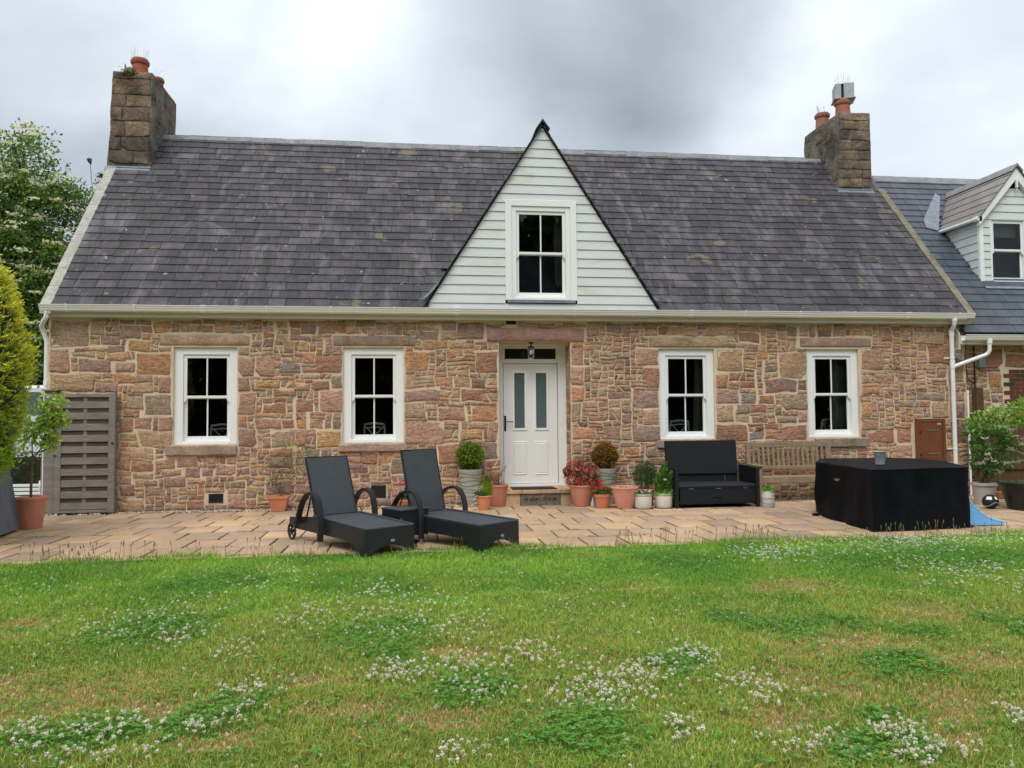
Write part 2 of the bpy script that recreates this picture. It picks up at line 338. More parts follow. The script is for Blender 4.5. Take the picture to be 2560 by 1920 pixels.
BUTTERCUPS = [(-0.88,-6.17,0.11,0.25,5),(-0.53,-6.36,0.36,0.48,6),(4.56,-5.66,0.26,0.54,25),(4.69,-6.15,0.3,0.38,12),(3.17,-8.18,0.08,0.04,3),(2.81,-8.65,0.04,0.03,4),(1.8,-9.61,0.46,0.06,4)]
CLOVER_PATCH = [(-0.16,-7.87,0.17,0.23),(0.31,-8.52,0.24,0.31),(-0.22,-7.39,0.38,0.44),(-1.54,-8.88,0.36,0.21),(-1.06,-8.83,0.21,0.17),(-0.9,-8.62,0.17,0.16),(-1.78,-7.02,0.39,0.49),(-1.71,-5.45,0.51,0.61),(2.58,-5.06,0.45,0.61),(2.42,-7.65,0.23,0.27),(2.92,-7.62,0.2,0.22),(3.25,-7.9,0.18,0.2),(2.78,-8.47,0.26,0.23),(4.01,-7.77,0.18,0.37),(0.74,-9.15,0.36,0.3),(2.01,-9.53,0.24,0.15),(4.93,-5.45,1.31,0.69),(2.18,-7.44,0.24,0.23),(2.17,-9.17,0.11,0.1),(1.46,-8.33,0.19,0.23)]
DRY_PATCH = [(-2.75,-6.83,0.24,0.39),(-1.74,-8.26,0.49,0.29),(-1.27,-8.47,0.35,0.17),(-2.15,-8.1,0.19,0.24),(0.11,-8.94,0.38,0.17),(-0.33,-8.73,0.22,0.18),(-0.81,-9.02,0.2,0.1),(0.29,-7.85,0.28,0.14),(-0.55,-8.27,0.31,0.15),(2.03,-8.58,0.25,0.18),(3.19,-6.48,0.38,0.33),(2.67,-8.07,0.49,0.23),(3.67,-7.42,0.32,0.3),(2.67,-9.08,0.33,0.28),(0.57,-8.93,0.16,0.14),(2.17,-8.68,0.36,0.2),(3.24,-8.44,0.33,0.23),(1.68,-9.15,0.32,0.16),(2.31,-9.48,0.15,0.11),(1.91,-6.19,0.12,0.18)]
TRACED= [(-5.592,2.621,-5.001,3.023,"g"),(-4.982,2.794,-4.792,3.001,"B"),(-4.572,2.742,-4.269,2.958,"M"),(-4.851,2.65,-4.559,2.794,"M"),(-4.432,2.552,-4.12,2.714,"Y"),(-4.074,2.863,-3.795,3.035,"Y"),(-3.149,2.85,-2.882,3.052,"B"),(-5.585,2.235,-5.29,2.607,"P"),(-5.175,2.225,-4.664,2.432,"M"),(-4.607,2.216,-4.331,2.397,"P"),(-4.318,2.179,-3.787,2.533,"O"),(-5.583,1.92,-4.922,2.213,"B"),(-4.655,2.053,-4.32,2.198,"O"),(-4.916,1.919,-4.574,2.073,"M"),(-4.372,1.908,-4.043,2.071,"B"),(-3.986,1.898,-3.784,2.17,"P"),(-4.18,1.562,-3.789,1.881,"G"),(-4.446,1.655,-4.186,1.873,"g"),(-4.502,1.52,-4.244,1.648,"R"),(-4.56,1.296,-4.327,1.514,"R"),(-4.313,1.33,-4.07,1.539,"P"),(-3.978,1.318,-3.777,1.545,"P"),(-4.259,1.047,-3.783,1.313,"B"),(-4.548,1.152,-4.274,1.272,"Y"),(-2.782,2.16,-2.513,2.473,"P"),(-2.779,1.92,-2.592,2.151,"M"),(-2.786,1.571,-2.509,1.903,"P"),(-2.784,1.334,-2.623,1.555,"O"),(-2.782,1.049,-2.493,1.317,"M"),(-2.783,2.492,-2.613,2.639,"g"),(-3.771,2.992,-3.657,3.037,"M"),(-3.492,2.967,-3.324,3.04,"R"),(-3.543,2.848,-3.376,2.947,"B"),(-3.324,2.849,-3.165,2.958,"R"),(-3.983,2.553,-3.774,2.634,"P"),(-5.195,2.531,-5.059,2.594,"R"),(-5.245,2.468,-4.906,2.54,"B"),(-4.753,2.415,-4.462,2.523,"Y"),(-4.545,0.885,-4.031,1.044,"B"),(-4.363,0.687,-4.037,0.836,"R"),(-4.022,0.709,-3.719,0.876,"P"),(-3.695,0.731,-3.372,0.871,"P"),(-3.111,0.612,-2.794,0.772,"P"),(-3.563,0.567,-3.336,0.734,"M"),(-3.872,0.427,-3.543,0.586,"M"),(-4.327,0.571,-4.027,0.674,"B"),(-4.154,0.298,-3.852,0.448,"M"),(-4.415,0.064,-4.166,0.257,"B"),(-4.528,0.291,-4.356,0.455,"M"),(-4.539,0.469,-4.35,0.607,"P"),(-2.898,0.392,-2.66,0.496,"G"),(-4.104,0.462,-3.957,0.554,"M"),(-3.891,0.599,-3.605,0.694,"P"),(-3.32,0.6,-3.136,0.712,"M"),(-3.542,0.288,-3.359,0.4,"B"),(-2.503,2.161,-2.215,2.476,"P"),(-2.136,2.207,-1.82,2.374,"b"),(-1.576,2.216,-1.156,2.496,"R"),(-1.785,2.375,-1.576,2.542,"O"),(-2.501,1.967,-2.134,2.097,"Y"),(-1.927,1.947,-1.665,2.059,"B"),(-1.648,1.946,-1.347,2.096,"R"),(-1.312,1.955,-1.156,2.188,"G"),(-1.511,1.591,-1.155,1.928,"P"),(-2.391,1.579,-2.033,1.729,"R"),(-1.863,1.585,-1.61,1.744,"R"),(-2.497,1.322,-2.103,1.49,"P"),(-2.086,1.32,-1.906,1.487,"R"),(-1.88,1.318,-1.717,1.485,"O"),(-1.664,1.315,-1.437,1.484,"P"),(-1.301,1.322,-1.155,1.574,"G"),(-2.264,1.035,-1.977,1.277,"g"),(-1.915,1.032,-1.725,1.301,"P"),(-1.554,1.034,-1.172,1.288,"Y"),(-2.406,1.03,-2.271,1.196,"P"),(-0.157,2.244,0.227,2.556,"O"),(0.997,2.224,1.365,2.559,"R"),(0.33,1.968,0.632,2.13,"O"),(0.651,1.967,0.917,2.139,"B"),(0.927,1.957,1.175,2.129,"K"),(-0.158,1.979,0.019,2.187,"P"),(-0.158,1.741,0.413,1.942,"M"),(0.764,1.747,1.106,1.939,"R"),(-0.159,1.46,0.158,1.725,"g"),(0.375,1.435,0.809,1.637,"P"),(0.925,1.421,1.359,1.672,"O"),(-0.159,1.07,0.486,1.415,"P"),(0.752,1.1,1.121,1.294,"Y"),(1.2,1.097,1.357,1.404,"P"),(0.382,0.727,0.73,1.052,"R"),(1.121,0.784,1.354,1.053,"G"),(0.694,2.761,1.161,3.037,"M"),(0.078,2.748,0.389,2.918,"M"),(0.418,2.75,0.692,2.901,"B"),(-1.259,2.854,-1.093,3.003,"R"),(-1.805,2.851,-1.569,2.999,"M"),(-1.533,2.853,-1.304,2.982,"P"),(0.55,2.607,0.863,2.73,"B"),(0.115,2.586,0.341,2.709,"O"),(1.199,2.589,1.368,2.742,"P"),(-0.871,0.748,-0.595,0.919,"R"),(-1.985,2.739,-1.641,2.821,"M"),(-2.21,2.727,-2.021,2.819,"B"),(-1.422,2.535,-1.148,2.646,"M"),(-1.849,2.552,-1.667,2.719,"Y"),(-1.838,2.123,-1.53,2.189,"M"),(-0.374,0.581,-0.114,0.828,"G"),(-1.053,0.648,-0.761,0.755,"M"),(-0.751,0.589,-0.586,0.741,"P"),(0.494,0.501,0.71,0.656,"R"),(-2.315,0.694,-1.903,0.884,"M"),(-2.357,0.292,-1.937,0.464,"M"),(-1.884,0.303,-1.596,0.456,"M"),(-0.198,0.702,-0.049,0.779,"P"),(3.74,2.334,4.126,2.611,"P"),(3.861,1.975,4.119,2.303,"R"),(3.645,1.617,4.113,1.926,"M"),(3.829,1.311,4.118,1.589,"P"),(3.635,1.056,4.125,1.305,"G"),(5.147,2.231,5.616,2.626,"B"),(6.271,2.104,6.779,2.566,"B"),(6.006,1.863,6.595,2.116,"M"),(5.132,1.691,5.527,1.921,"M"),(5.564,1.679,5.832,1.867,"b"),(5.879,1.677,6.171,1.825,"R"),(6.307,1.569,6.776,1.844,"g"),(5.127,1.361,5.444,1.663,"B"),(5.469,1.358,5.737,1.495,"B"),(5.772,1.356,5.988,1.462,"R"),(6.199,1.361,6.582,1.469,"g"),(6.609,1.36,6.77,1.539,"P"),(5.12,1.049,5.676,1.322,"R"),(5.701,1.056,5.97,1.203,"b"),(5.985,1.053,6.232,1.242,"O"),(6.283,1.036,6.761,1.312,"R"),(5.025,2.846,5.499,2.968,"B"),(5.555,2.743,5.923,2.909,"R"),(4.276,2.851,4.518,3.004,"O"),(7.806,2.262,8.227,2.645,"P"),(8.065,1.995,8.425,2.187,"P"),(7.786,1.815,8.144,1.965,"O"),(7.788,1.434,7.973,1.679,"O"),(7.768,1.2,8.102,1.393,"P"),(7.92,0.985,8.38,1.202,"R"),(5.138,1.93,5.338,2.2,"O"),(5.875,2.43,6.08,2.586,"O"),(6.824,2.843,6.967,2.948,"R"),(7.003,2.845,7.27,2.949,"K"),(7.295,2.835,7.506,2.94,"M"),(7.635,2.848,7.858,2.964,"Y"),(4.563,2.842,4.828,2.975,"B"),(3.872,2.828,4.113,2.95,"B"),(8.814,2.728,9.411,2.94,"B"),(9.071,2.36,9.48,2.683,"R"),(9.106,1.392,9.444,1.705,"B"),(9.578,2.036,9.772,2.36,"B"),(8.445,0.951,8.722,1.23,"R"),(8.412,0.718,8.726,0.934,"P"),(8.484,1.589,8.779,1.708,"G"),(9.555,1.691,9.764,1.864,"P"),(9.54,0.939,9.742,1.327,"K"),(9.548,1.39,9.752,1.671,"M"),(8.811,1.714,9.362,1.856,"G"),(8.56,2.489,8.879,2.627,"P"),(2.593,1.093,2.995,1.28,"O"),(3.117,1.078,3.442,1.324,"P"),(2.59,0.854,2.775,1.078,"B"),(3.491,0.831,3.759,0.97,"O"),(3.851,0.759,4.05,0.966,"M"),(2.617,0.717,2.96,0.837,"G"),(2.606,2.333,2.819,2.653,"P"),(2.601,2.032,2.815,2.313,"P"),(2.598,1.731,2.815,2.003,"O"),(2.594,1.373,2.771,1.713,"g")]

# ------------------------------------------------------------------ ground, paving
gm = MB(); gm.add([(-150,-150,-.02),(150,-150,-.02),(150,200,-.02),(-150,200,-.02)], [(0,1,2,3)])
g0 = gm.build('ground', mEarth, smooth=False); g0['kind'] = 'structure'
jm = MB(); jm.box(-7.5,-4.32,-.015, 12.5, 0.9, G-.014); pj = jm.build('patio', mJoint, smooth=False); pj['kind'] = 'structure'
PAVE_C = [s2l(206,178,138), s2l(200,170,130), s2l(190,162,128), s2l(206,174,130), s2l(198,166,132), s2l(180,156,124), s2l(216,182,136)]
yb = [-.16,-.70,-1.26,-1.84,-2.42,-3.02,-3.60,-4.19,-4.315]; x0s = [2.02,2.20,1.97,1.725,1.944,1.695,1.438,1.657]
PITCHX = .475
def paver_mesh(w, d, seed):
    r = random.Random(seed); m = MB(); h = .012
    n = 6; out = []
    for (ax, ay, bx, by) in ((-w/2,-d/2,w/2,-d/2),(w/2,-d/2,w/2,d/2),(w/2,d/2,-w/2,d/2),(-w/2,d/2,-w/2,-d/2)):
        for k in range(3):
            t = (k + .0)/3; nx_, ny_ = ax+(bx-ax)*t, ay+(by-ay)*t
            s_ = 1 - r.uniform(0, .018); out.append((nx_*s_, ny_*s_))
    N = len(out); vs = [(x, y, -h) for x, y in out] + [(x*.99, y*.99, -.004+r.uniform(-.001,.001)) for x, y in out] + [(x*.94, y*.95, r.uniform(-.002,.002)) for x, y in out] + [(0,0,.001)]
    fs = []
    for a in range(2): fs += [(a*N+i, a*N+(i+1) % N, (a+1)*N+(i+1) % N, (a+1)*N+i) for i in range(N)]
    fs += [(2*N+i, 2*N+(i+1) % N, 3*N) for i in range(N)]
    m.add(vs, fs); return m
PM = {}
for k in range(8):
    y1, y0 = yb[k], yb[k+1]; d = y1-y0-.020
    for j in range(-20, 22):
        x = x0s[k] + j*PITCHX
        if x < -7.2 or x > 12: continue
        key = (round(d,3), RNG.randrange(3))
        if key not in PM: PM[key] = paver_mesh(PITCHX-.017, d, hash(key) % 1000).mesh('paver', mPave, ang=.5)
        c = RNG.choice(PAVE_C); q = RNG.uniform(.90, 1.08); b = PAVE_C[3]
        link('paver', PM[key], pj, (x+PITCHX/2+RNG.uniform(-.003,.003), (y0+y1)/2, G-.002+RNG.uniform(-.004,.004)), (RNG.uniform(-.010,.010), RNG.uniform(-.010,.010), RNG.uniform(-.008,.008)),
             tuple(q*c[i]/b[i] for i in range(3)))
# gravel along the foot of the wall
def gravel(name, boxes, n, z, size=(.012,.035)):
    P = []; 
    for (x0,y0,x1,y1) in boxes:
        a = abs((x1-x0)*(y1-y0)); P.append((a,(x0,y0,x1,y1)))
    tot = sum(a for a,_ in P); V = []; F = []; C = []; cnt = 0
    base = np.array([(1,0,0),(-1,0,0),(0,1,0),(0,-1,0),(0,0,.7),(0,0,-.7)], float)
    fs = np.array([(0,2,4),(2,1,4),(1,3,4),(3,0,4),(2,0,5),(1,2,5),(3,1,5),(0,3,5)])
    for a,(x0,y0,x1,y1) in P:
        m = int(n*a/tot)
        for i in range(m):
            r = NP.uniform(*size); w = NP.uniform(0,6.28); q = base*r*NP.uniform(.7,1.2,(1,3)); cs, sn = math.cos(w), math.sin(w)
            q = np.stack([q[:,0]*cs-q[:,1]*sn, q[:,0]*sn+q[:,1]*cs, q[:,2]],1) + [NP.uniform(x0,x1), NP.uniform(y0,y1), z+r*.3]
            V.append(q); F.append(fs+6*cnt); cnt += 1
            cc = np.array(s2l(*[(196,180,160),(160,140,124),(212,204,192),(128,112,100),(180,150,130)][NP.integers(5)]))*NP.uniform(.7,1.1)
            C.append(np.tile(cc,(6,1)))
    o = npmesh(name, np.vstack(V), np.vstack(F), np.vstack(C), mGravel); o['kind'] = 'stuff'
    return o
gv = gravel('gravel', [(-5.6,-.17,1.4,-.02),(2.8,-.17,9.7,-.02),(-6.6,-.1,-5.5,.5)], 3400, G-.01)
tag(gv, 'pale gravel strip along the foot of the stone wall', 'gravel', kind='stuff')

# ------------------------------------------------------------------ rubble stone generator
SC_COL = dict(B=s2l(196,164,134), P=s2l(190,150,132), O=s2l(200,146,110), M=s2l(162,132,124), G=s2l(150,136,122), g=s2l(174,152,134), b=s2l(152,146,148), Y=s2l(198,158,110), R=s2l(170,122,102), K=s2l(120,98,86))
SC_COL = {k: tuple(v*.74+m*.26 for v, m in zip(c, s2l(186,156,132))) for k, c in SC_COL.items()}
MORT_GAP = .0105
def pick_col(r):
    k = r.choices('BPOMGgbYRK', (26,24,5,15,5,11,1,5,13,2))[0]; c = SC_COL[k]; q = r.uniform(.87, 1.10); return tuple(x*q for x in c)
def pack(x0, z0, x1, z1, blocks, traced, rng, cell=(.035,.03), wmean=.225, hmean=.088):
    nx, nz = int((x1-x0)/cell[0]), int((z1-z0)/cell[1]); cx, cz = (x1-x0)/nx, (z1-z0)/nz
    occ = np.zeros((nz, nx), bool); X = x0+(np.arange(nx)+.5)*cx; Z = z0+(np.arange(nz)+.5)*cz
    def mark(b, pad=0.0):
        xs = (X > b[0]-pad) & (X < b[2]+pad); zs = (Z > b[1]-pad) & (Z < b[3]+pad); return np.ix_(zs, xs)
    for b in blocks: occ[mark(b, .004)] = True
    out = []
    for t in traced:
        m = mark(t); sub = occ[m]
        if sub.size == 0 or sub.mean() > .22: continue
        occ[m] = True
        out.append(((t[0]-MORT_GAP*.2, t[1]-MORT_GAP*.2, t[2]+MORT_GAP*.2, t[3]+MORT_GAP*.2), (lambda q_: tuple(v*q_ for v in SC_COL[t[4]]))(rng.uniform(.90,1.10)), True))
    for j in range(nz):
        i = 0
        while i < nx:
            if occ[j, i]: i += 1; continue
            L = 1
            while i+L < nx and not occ[j, i+L] and L < 30: L += 1
            w = max(3, int(round(rng.lognormvariate(math.log(wmean), .48)/cx)))
            if rng.random() < .12: w = max(3, w//2)
            w = min(w, 17)
            if L <= w or L-w < 4: w = L if L < 16 else max(5, L//2)
            h = max(2, int(round(rng.lognormvariate(math.log(hmean), .42)/cz)))
            h = min(h, max(2, int(w*1.2))) if w > 3 else max(h, 4)
            hh = 1
            while hh < h and j+hh < nz and not occ[j+hh, i:i+w].any(): hh += 1
            if hh == h and j+hh < nz and occ[j+hh, i:i+w].mean() < .3 and j+hh+1 < nz and occ[min(j+hh+1, nz-1), i:i+w].any(): hh += 1 if not occ[j+hh, i:i+w].any() else 0
            occ[j:j+hh, i:i+w] = True
            if w*cx > .05 and hh*cz > .04:
                out.append(((x0+i*cx, z0+j*cz, x0+(i+w)*cx, z0+(j+hh)*cz), pick_col(rng), False))
            i += w
    return out
def clip_half(P, nx_, nz_, d):
    """keep the part of convex polygon P where n.p <= d"""
    out = []
    for i in range(len(P)):
        a, c = P[i], P[(i+1) % len(P)]; sa, sc_ = a[0]*nx_+a[1]*nz_-d, c[0]*nx_+c[1]*nz_-d
        if sa <= 0: out.append(a)
        if (sa < 0 < sc_) or (sc_ < 0 < sa):
            t = sa/(sa-sc_); out.append((a[0]+(c[0]-a[0])*t, a[1]+(c[1]-a[1])*t))
    return out
def inset(P, g):
    Q = list(P)
    for i in range(len(P)):
        a, c = P[i], P[(i+1) % len(P)]; ex_, ez_ = c[0]-a[0], c[1]-a[1]; L = math.hypot(ex_, ez_)
        if L < 1e-6: continue
        nx_, nz_ = ez_/L, -ex_/L; Q = clip_half(Q, nx_, nz_, nx_*a[0]+nz_*a[1]-g)
        if len(Q) < 3: return None
    return Q
def warp(x, z, k=1.0):
    n = mnoise.noise_vector(Vector((x*2.1, z*3.0, 5.2)))*.034 + mnoise.noise_vector(Vector((x*6, z*8, 9.2)))*.014
    return (x+n.x*k, z+n.y*k)
def stone_poly(b, traced, rng, poly=None):
    P = poly or [(b[0],b[1]),(b[2],b[1]),(b[2],b[3]),(b[0],b[3])]
    w = max(p[0] for p in P)-min(p[0] for p in P); h = max(p[1] for p in P)-min(p[1] for p in P); m = min(w, h)
    Q = inset(P, MORT_GAP/2*rng.uniform(.55, 1.25))
    if not Q: return None
    for _ in range(rng.choice((0,1,1,2)) if not traced else rng.choice((0,0,1))):      # knocked-off corners
        i = rng.randrange(len(Q)); a, q, c = Q[i-1], Q[i], Q[(i+1) % len(Q)]; t1, t2 = rng.uniform(.08,.32), rng.uniform(.08,.32)
        k1 = min(t1, m*.8/max(.01, math.hypot(a[0]-q[0], a[1]-q[1]))); k2 = min(t2, m*.8/max(.01, math.hypot(c[0]-q[0], c[1]-q[1])))
        Q[i:i+1] = [(q[0]+(a[0]-q[0])*k1, q[1]+(a[1]-q[1])*k1), (q[0]+(c[0]-q[0])*k2, q[1]+(c[1]-q[1])*k2)]
    R = []
    for i in range(len(Q)):                           # ragged edges between the corners
        a, c = Q[i], Q[(i+1) % len(Q)]; L = math.hypot(c[0]-a[0], c[1]-a[1]); n = 1 if L < .06 else (2 if L < .16 else 3)
        for k in range(n):
            t = k/n; j = 0 if k == 0 else rng.uniform(-.004, .012)*min(1, m/.1)
            nx_, nz_ = -(c[1]-a[1])/max(L,1e-6), (c[0]-a[0])/max(L,1e-6); R.append((a[0]+(c[0]-a[0])*t+nx_*j, a[1]+(c[1]-a[1])*t+nz_*j))
    W = []
    for i in range(len(R)):
        a, q, c = R[i-1], R[i], R[(i+1) % len(R)]; t = .13
        W += [(q[0]+(a[0]-q[0])*t, q[1]+(a[1]-q[1])*t), (q[0]+(c[0]-q[0])*t, q[1]+(c[1]-q[1])*t)]
    return [warp(x, z, .55 if traced == 2 else 1.0) for x, z in W]
def split_stones(lst, rng):
    """break some packed blocks along slanting lines so that the rubble is angular"""
    out = []
    for b, c, t in lst:
        w, h = b[2]-b[0], b[3]-b[1]
        if not t and w > .13 and h > .065 and rng.random() < .46:
            cx, cz = b[0]+w*rng.uniform(.3,.7), b[1]+h*rng.uniform(.35,.65)
            a = rng.choice((rng.uniform(.9,1.35), rng.uniform(1.8,2.25), rng.uniform(-.28,.28) if h > .12 else 1.2)); nx_, nz_ = math.sin(a), -math.cos(a)
            if abs(a) > .5: nx_, nz_ = math.sin(a), -math.cos(a)
            P = [(b[0],b[1]),(b[2],b[1]),(b[2],b[3]),(b[0],b[3])]; d = nx_*cx+nz_*cz
            for Q in (clip_half(P, nx_, nz_, d), clip_half(P, -nx_, -nz_, -d)):
                if len(Q) >= 3 and min(max(p[0] for p in Q)-min(p[0] for p in Q), max(p[1] for p in Q)-min(p[1] for p in Q)) > .04: out.append((b, pick_col(rng), t, Q))
        else: out.append((b, c, t, None))
    return out
def stone_geo(mb, poly, col, rng, mapping, proud=(.006,.020)):
    n = len(poly); cx = sum(p[0] for p in poly)/n; cz = sum(p[1] for p in poly)/n
    w = max(p[0] for p in poly)-min(p[0] for p in poly); h = max(p[1] for p in poly)-min(p[1] for p in poly)
    p0 = rng.uniform(*proud); tilt = (rng.uniform(-.03,.03), rng.uniform(-.06,.05)); e = min(.014, min(w, h)*.12)
    mb.col = col; vs = []
    def ring(s_in, d, jit):
        for x, z in poly:
            dx, dz = cx-x, cz-z; L = math.hypot(dx, dz) or 1; k = min(.5, s_in/L)
            X_, Z_ = x+dx*k, z+dz*k
            dd = d + (rng.uniform(-jit, jit)) + (tilt[0]*(X_-cx) + tilt[1]*(Z_-cz))*(1 if d > .004 else 0)
            vs.append(mapping(X_, Z_, dd))
    ring(0, -.006, 0); ring(e*.35, p0*.55, .001); ring(e*1.6, p0, .0025)
    vs.append(mapping(cx+rng.uniform(-.1,.1)*w, cz+rng.uniform(-.1,.1)*h, p0+rng.uniform(-.003,.010)*min(1, w/.3)))
    fs = []
    for a in range(2): fs += [(a*n+i, a*n+(i+1) % n, (a+1)*n+(i+1) % n, (a+1)*n+i) for i in range(n)]
    fs += [(2*n+i, 2*n+(i+1) % n, 3*n) for i in range(n)]
    mb.add(vs, fs); mb.col = (1,1,1)
def stones(parent, lst, rng, mapping, limit=300, name='stone', proud=(.006,.020), rest_limit=True):
    def area(s):
        P = s[3] or [(s[0][0],s[0][1]),(s[0][2],s[0][1]),(s[0][2],s[0][3]),(s[0][0],s[0][3])]
        return abs(sum(P[i-1][0]*P[i][1]-P[i][0]*P[i-1][1] for i in range(len(P))))/2
    lst = sorted(split_stones(lst, rng), key=lambda s: -area(s)); rest = MB(); used = 0
    for i, (b, c, t, pl) in enumerate(lst):
        poly = stone_poly(b, t, rng, pl)
        if not poly: continue
        if i < limit:
            m = MB(); stone_geo(m, poly, c, rng, mapping, proud); m.build(name, mStone, parent, ang=1.1)
        else: stone_geo(rest, poly, c, rng, mapping, proud); used += 1
    if used:
        o = rest.build('small_stones', mStone, parent, ang=1.1); o['kind'] = 'stuff'
front = lambda y: (lambda x, z, d: (x, y-d, z))

# ------------------------------------------------------------------ the cottage
XL, XR, WZ = -5.60, 9.80, 3.20
EY, EZ, SL = -.20, 3.235, 1.18                        # roof plane: z = EZ + SL*(y-EY)
RY = 3.05; RZ = EZ + SL*(RY-EY)
roof_z = lambda y: EZ + SL*(y-EY)
cottage = anchored('cottage', (2.1, 0, G), 'long stone cottage with a grey slate roof and a white boarded gable over the door', 'cottage')
OPEN = [(-3.755,1.09,-2.79,2.625),(-1.147,1.09,-.176,2.63),(4.118,1.085,5.10,2.625),(6.787,1.09,7.748,2.625),(1.384,G,2.592,2.735)]
VENTS = [(-3.205,.175,-2.986,.315),(-.70,.20,-.462,.40),(1.511,3.02,1.677,3.12)]
wallm = MB()
xs = sorted({XL, XR, *[o[0] for o in OPEN], *[o[2] for o in OPEN]}); 
zs = sorted({-.02, WZ, *[o[1] for o in OPEN], *[o[3] for o in OPEN]})
for i in range(len(xs)-1):
    for j in range(len(zs)-1):
        cx, cz = (xs[i]+xs[i+1])/2, (zs[j]+zs[j+1])/2
        if any(o[0] < cx < o[2] and o[1] < cz < o[3] for o in OPEN): continue
        wallm.add([(xs[i],0,zs[j]),(xs[i+1],0,zs[j]),(xs[i+1],0,zs[j+1]),(xs[i],0,zs[j+1])], [(0,1,2,3)])
for o in OPEN:
    D = .45
    for a, b in (((o[0],o[1]),(o[0],o[3])),((o[0],o[3]),(o[2],o[3])),((o[2],o[3]),(o[2],o[1])),((o[2],o[1]),(o[0],o[1]))):
        wallm.add([(a[0],0,a[1]),(b[0],0,b[1]),(b[0],D,b[1]),(a[0],D,a[1])], [(0,1,2,3)])
BY = 2*RY+.2
for x in (XL, XR): wallm.add([(x,0,-.02),(x,BY,-.02),(x,BY,WZ),(x,RY,RZ-.12),(x,0,WZ)], [(0,1,2,3,4)])
wallm.add([(XL,BY,-.02),(XR,BY,-.02),(XR,BY,WZ),(XL,BY,WZ)], [(0,1,2,3)])
wall = wallm.build('wall', mMortar, cottage, smooth=False)
LINT = [(-3.964,2.652,-2.609,2.821),(-1.30,2.655,.013,2.817),(3.953,2.65,5.342,2.822),(6.673,2.665,7.985,2.824),(1.189,2.735,2.821,2.957)]
SILL = [(-3.855,.915,-2.786,1.08),(-1.204,.94,-.14,1.075),(4.06,.93,5.15,1.075),(6.90,.912,7.853,1.07)]
LC = [s2l(198,166,138), s2l(170,142,128), s2l(188,162,134), s2l(184,156,142), s2l(180,142,128)]
KS = [s2l(178,152,136), s2l(180,154,138), s2l(164,146,130), s2l(150,138,124)]
def dressed(name, b, c, proud, parent, d0=.0):
    m = MB(); m.col = c; nseg = 14
    vs = []; r = RNG
    for i in range(nseg+1):
        x = b[0]+(b[2]-b[0])*i/nseg
        top, bot = b[3]-r.uniform(0,.006), b[1]+r.uniform(0,.006)
        if i in (0, nseg): top -= .006; bot += .006
        vs += [(x, .06, bot), (x, -proud*.55, bot), (x, -proud-r.uniform(0,.004), bot+.014), (x, -proud-r.uniform(0,.005), top-.014), (x, -proud*.55, top), (x, .06, top)]
    fs = [(i*6+k, i*6+k+1, (i+1)*6+k+1, (i+1)*6+k) for i in range(nseg) for k in range(5)]
    fs += [(5,4,3,2,1,0), tuple(nseg*6+k for k in range(6))]
    m.add(vs, fs); return m.build(name, mLintel, parent, ang=1.0)
for b, c in zip(LINT, LC): dressed('lintel', b, c, .018 if b[2]-b[0] < 1.5 else .03, cottage)
for b, c in zip(SILL, KS): dressed('window_sill', b, c, .055, cottage)
TR2 = [t for t in TRACED]
blocks = OPEN + [(a-.012,b-.012,c+.012,d+.012) for a,b,c,d in LINT] + [(a-.01,b-.01,c+.01,d+.01) for a,b,c,d in SILL] + [(a-.02,b-.02,c+.02,d+.02) for a,b,c,d in VENTS] + [(8.76,.62,9.36,1.41)]
rs = random.Random(11)
# flat header stones right under the eaves, then the rubble
lst = pack(XL+.005, .06, XR-.005, 3.06, blocks, TR2, rs)
stones(wall, lst, rs, front(0), 300)
# door reveal, right side: quoins seen edge-on
rv = pack(.02, .30, .40, 2.70, [], [], rs, wmean=.2, hmean=.26)
stones(wall, rv, rs, lambda x, z, d: (2.592-d*.6, x, z), 60, proud=(.004,.012))
stones(wall, pack(.02, .30, .40, 2.70, [], [], rs, wmean=.2, hmean=.26), rs, lambda x, z, d: (1.384+d*.6, x, z), 0, proud=(.004,.012))
for v in VENTS:
    m = MB(); m.box(v[0],-.012,v[1],v[2],.03,v[3])
    vo = m.build('air_vent', mIron, cottage, smooth=False)
    s = MB(); nx = 6; nz = 3
    for i in range(nx):
        for j in range(nz):
            w, h = (v[2]-v[0])/nx, (v[3]-v[1])/nz
            s.box(v[0]+i*w+w*.15, -.02, v[1]+j*h+h*.2, v[0]+(i+1)*w-w*.15, -.0125, v[1]+(j+1)*h-h*.2)
    s.build('grille', mDark, vo, smooth=False)

# interior seen through the panes
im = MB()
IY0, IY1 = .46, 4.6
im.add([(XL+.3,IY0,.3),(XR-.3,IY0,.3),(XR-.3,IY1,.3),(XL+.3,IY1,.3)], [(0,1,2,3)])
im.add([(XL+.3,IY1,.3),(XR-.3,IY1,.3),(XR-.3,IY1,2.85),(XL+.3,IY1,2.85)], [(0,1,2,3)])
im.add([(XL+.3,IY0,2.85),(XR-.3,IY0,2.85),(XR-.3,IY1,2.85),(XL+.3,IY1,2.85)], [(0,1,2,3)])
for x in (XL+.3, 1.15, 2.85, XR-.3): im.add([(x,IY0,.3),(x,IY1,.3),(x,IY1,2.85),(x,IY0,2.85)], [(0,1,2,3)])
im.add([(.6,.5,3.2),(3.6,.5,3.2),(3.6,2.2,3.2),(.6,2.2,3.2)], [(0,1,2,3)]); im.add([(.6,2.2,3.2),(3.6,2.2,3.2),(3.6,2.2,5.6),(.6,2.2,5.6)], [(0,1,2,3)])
im.build('interior_wall', mRoom, cottage, smooth=False)

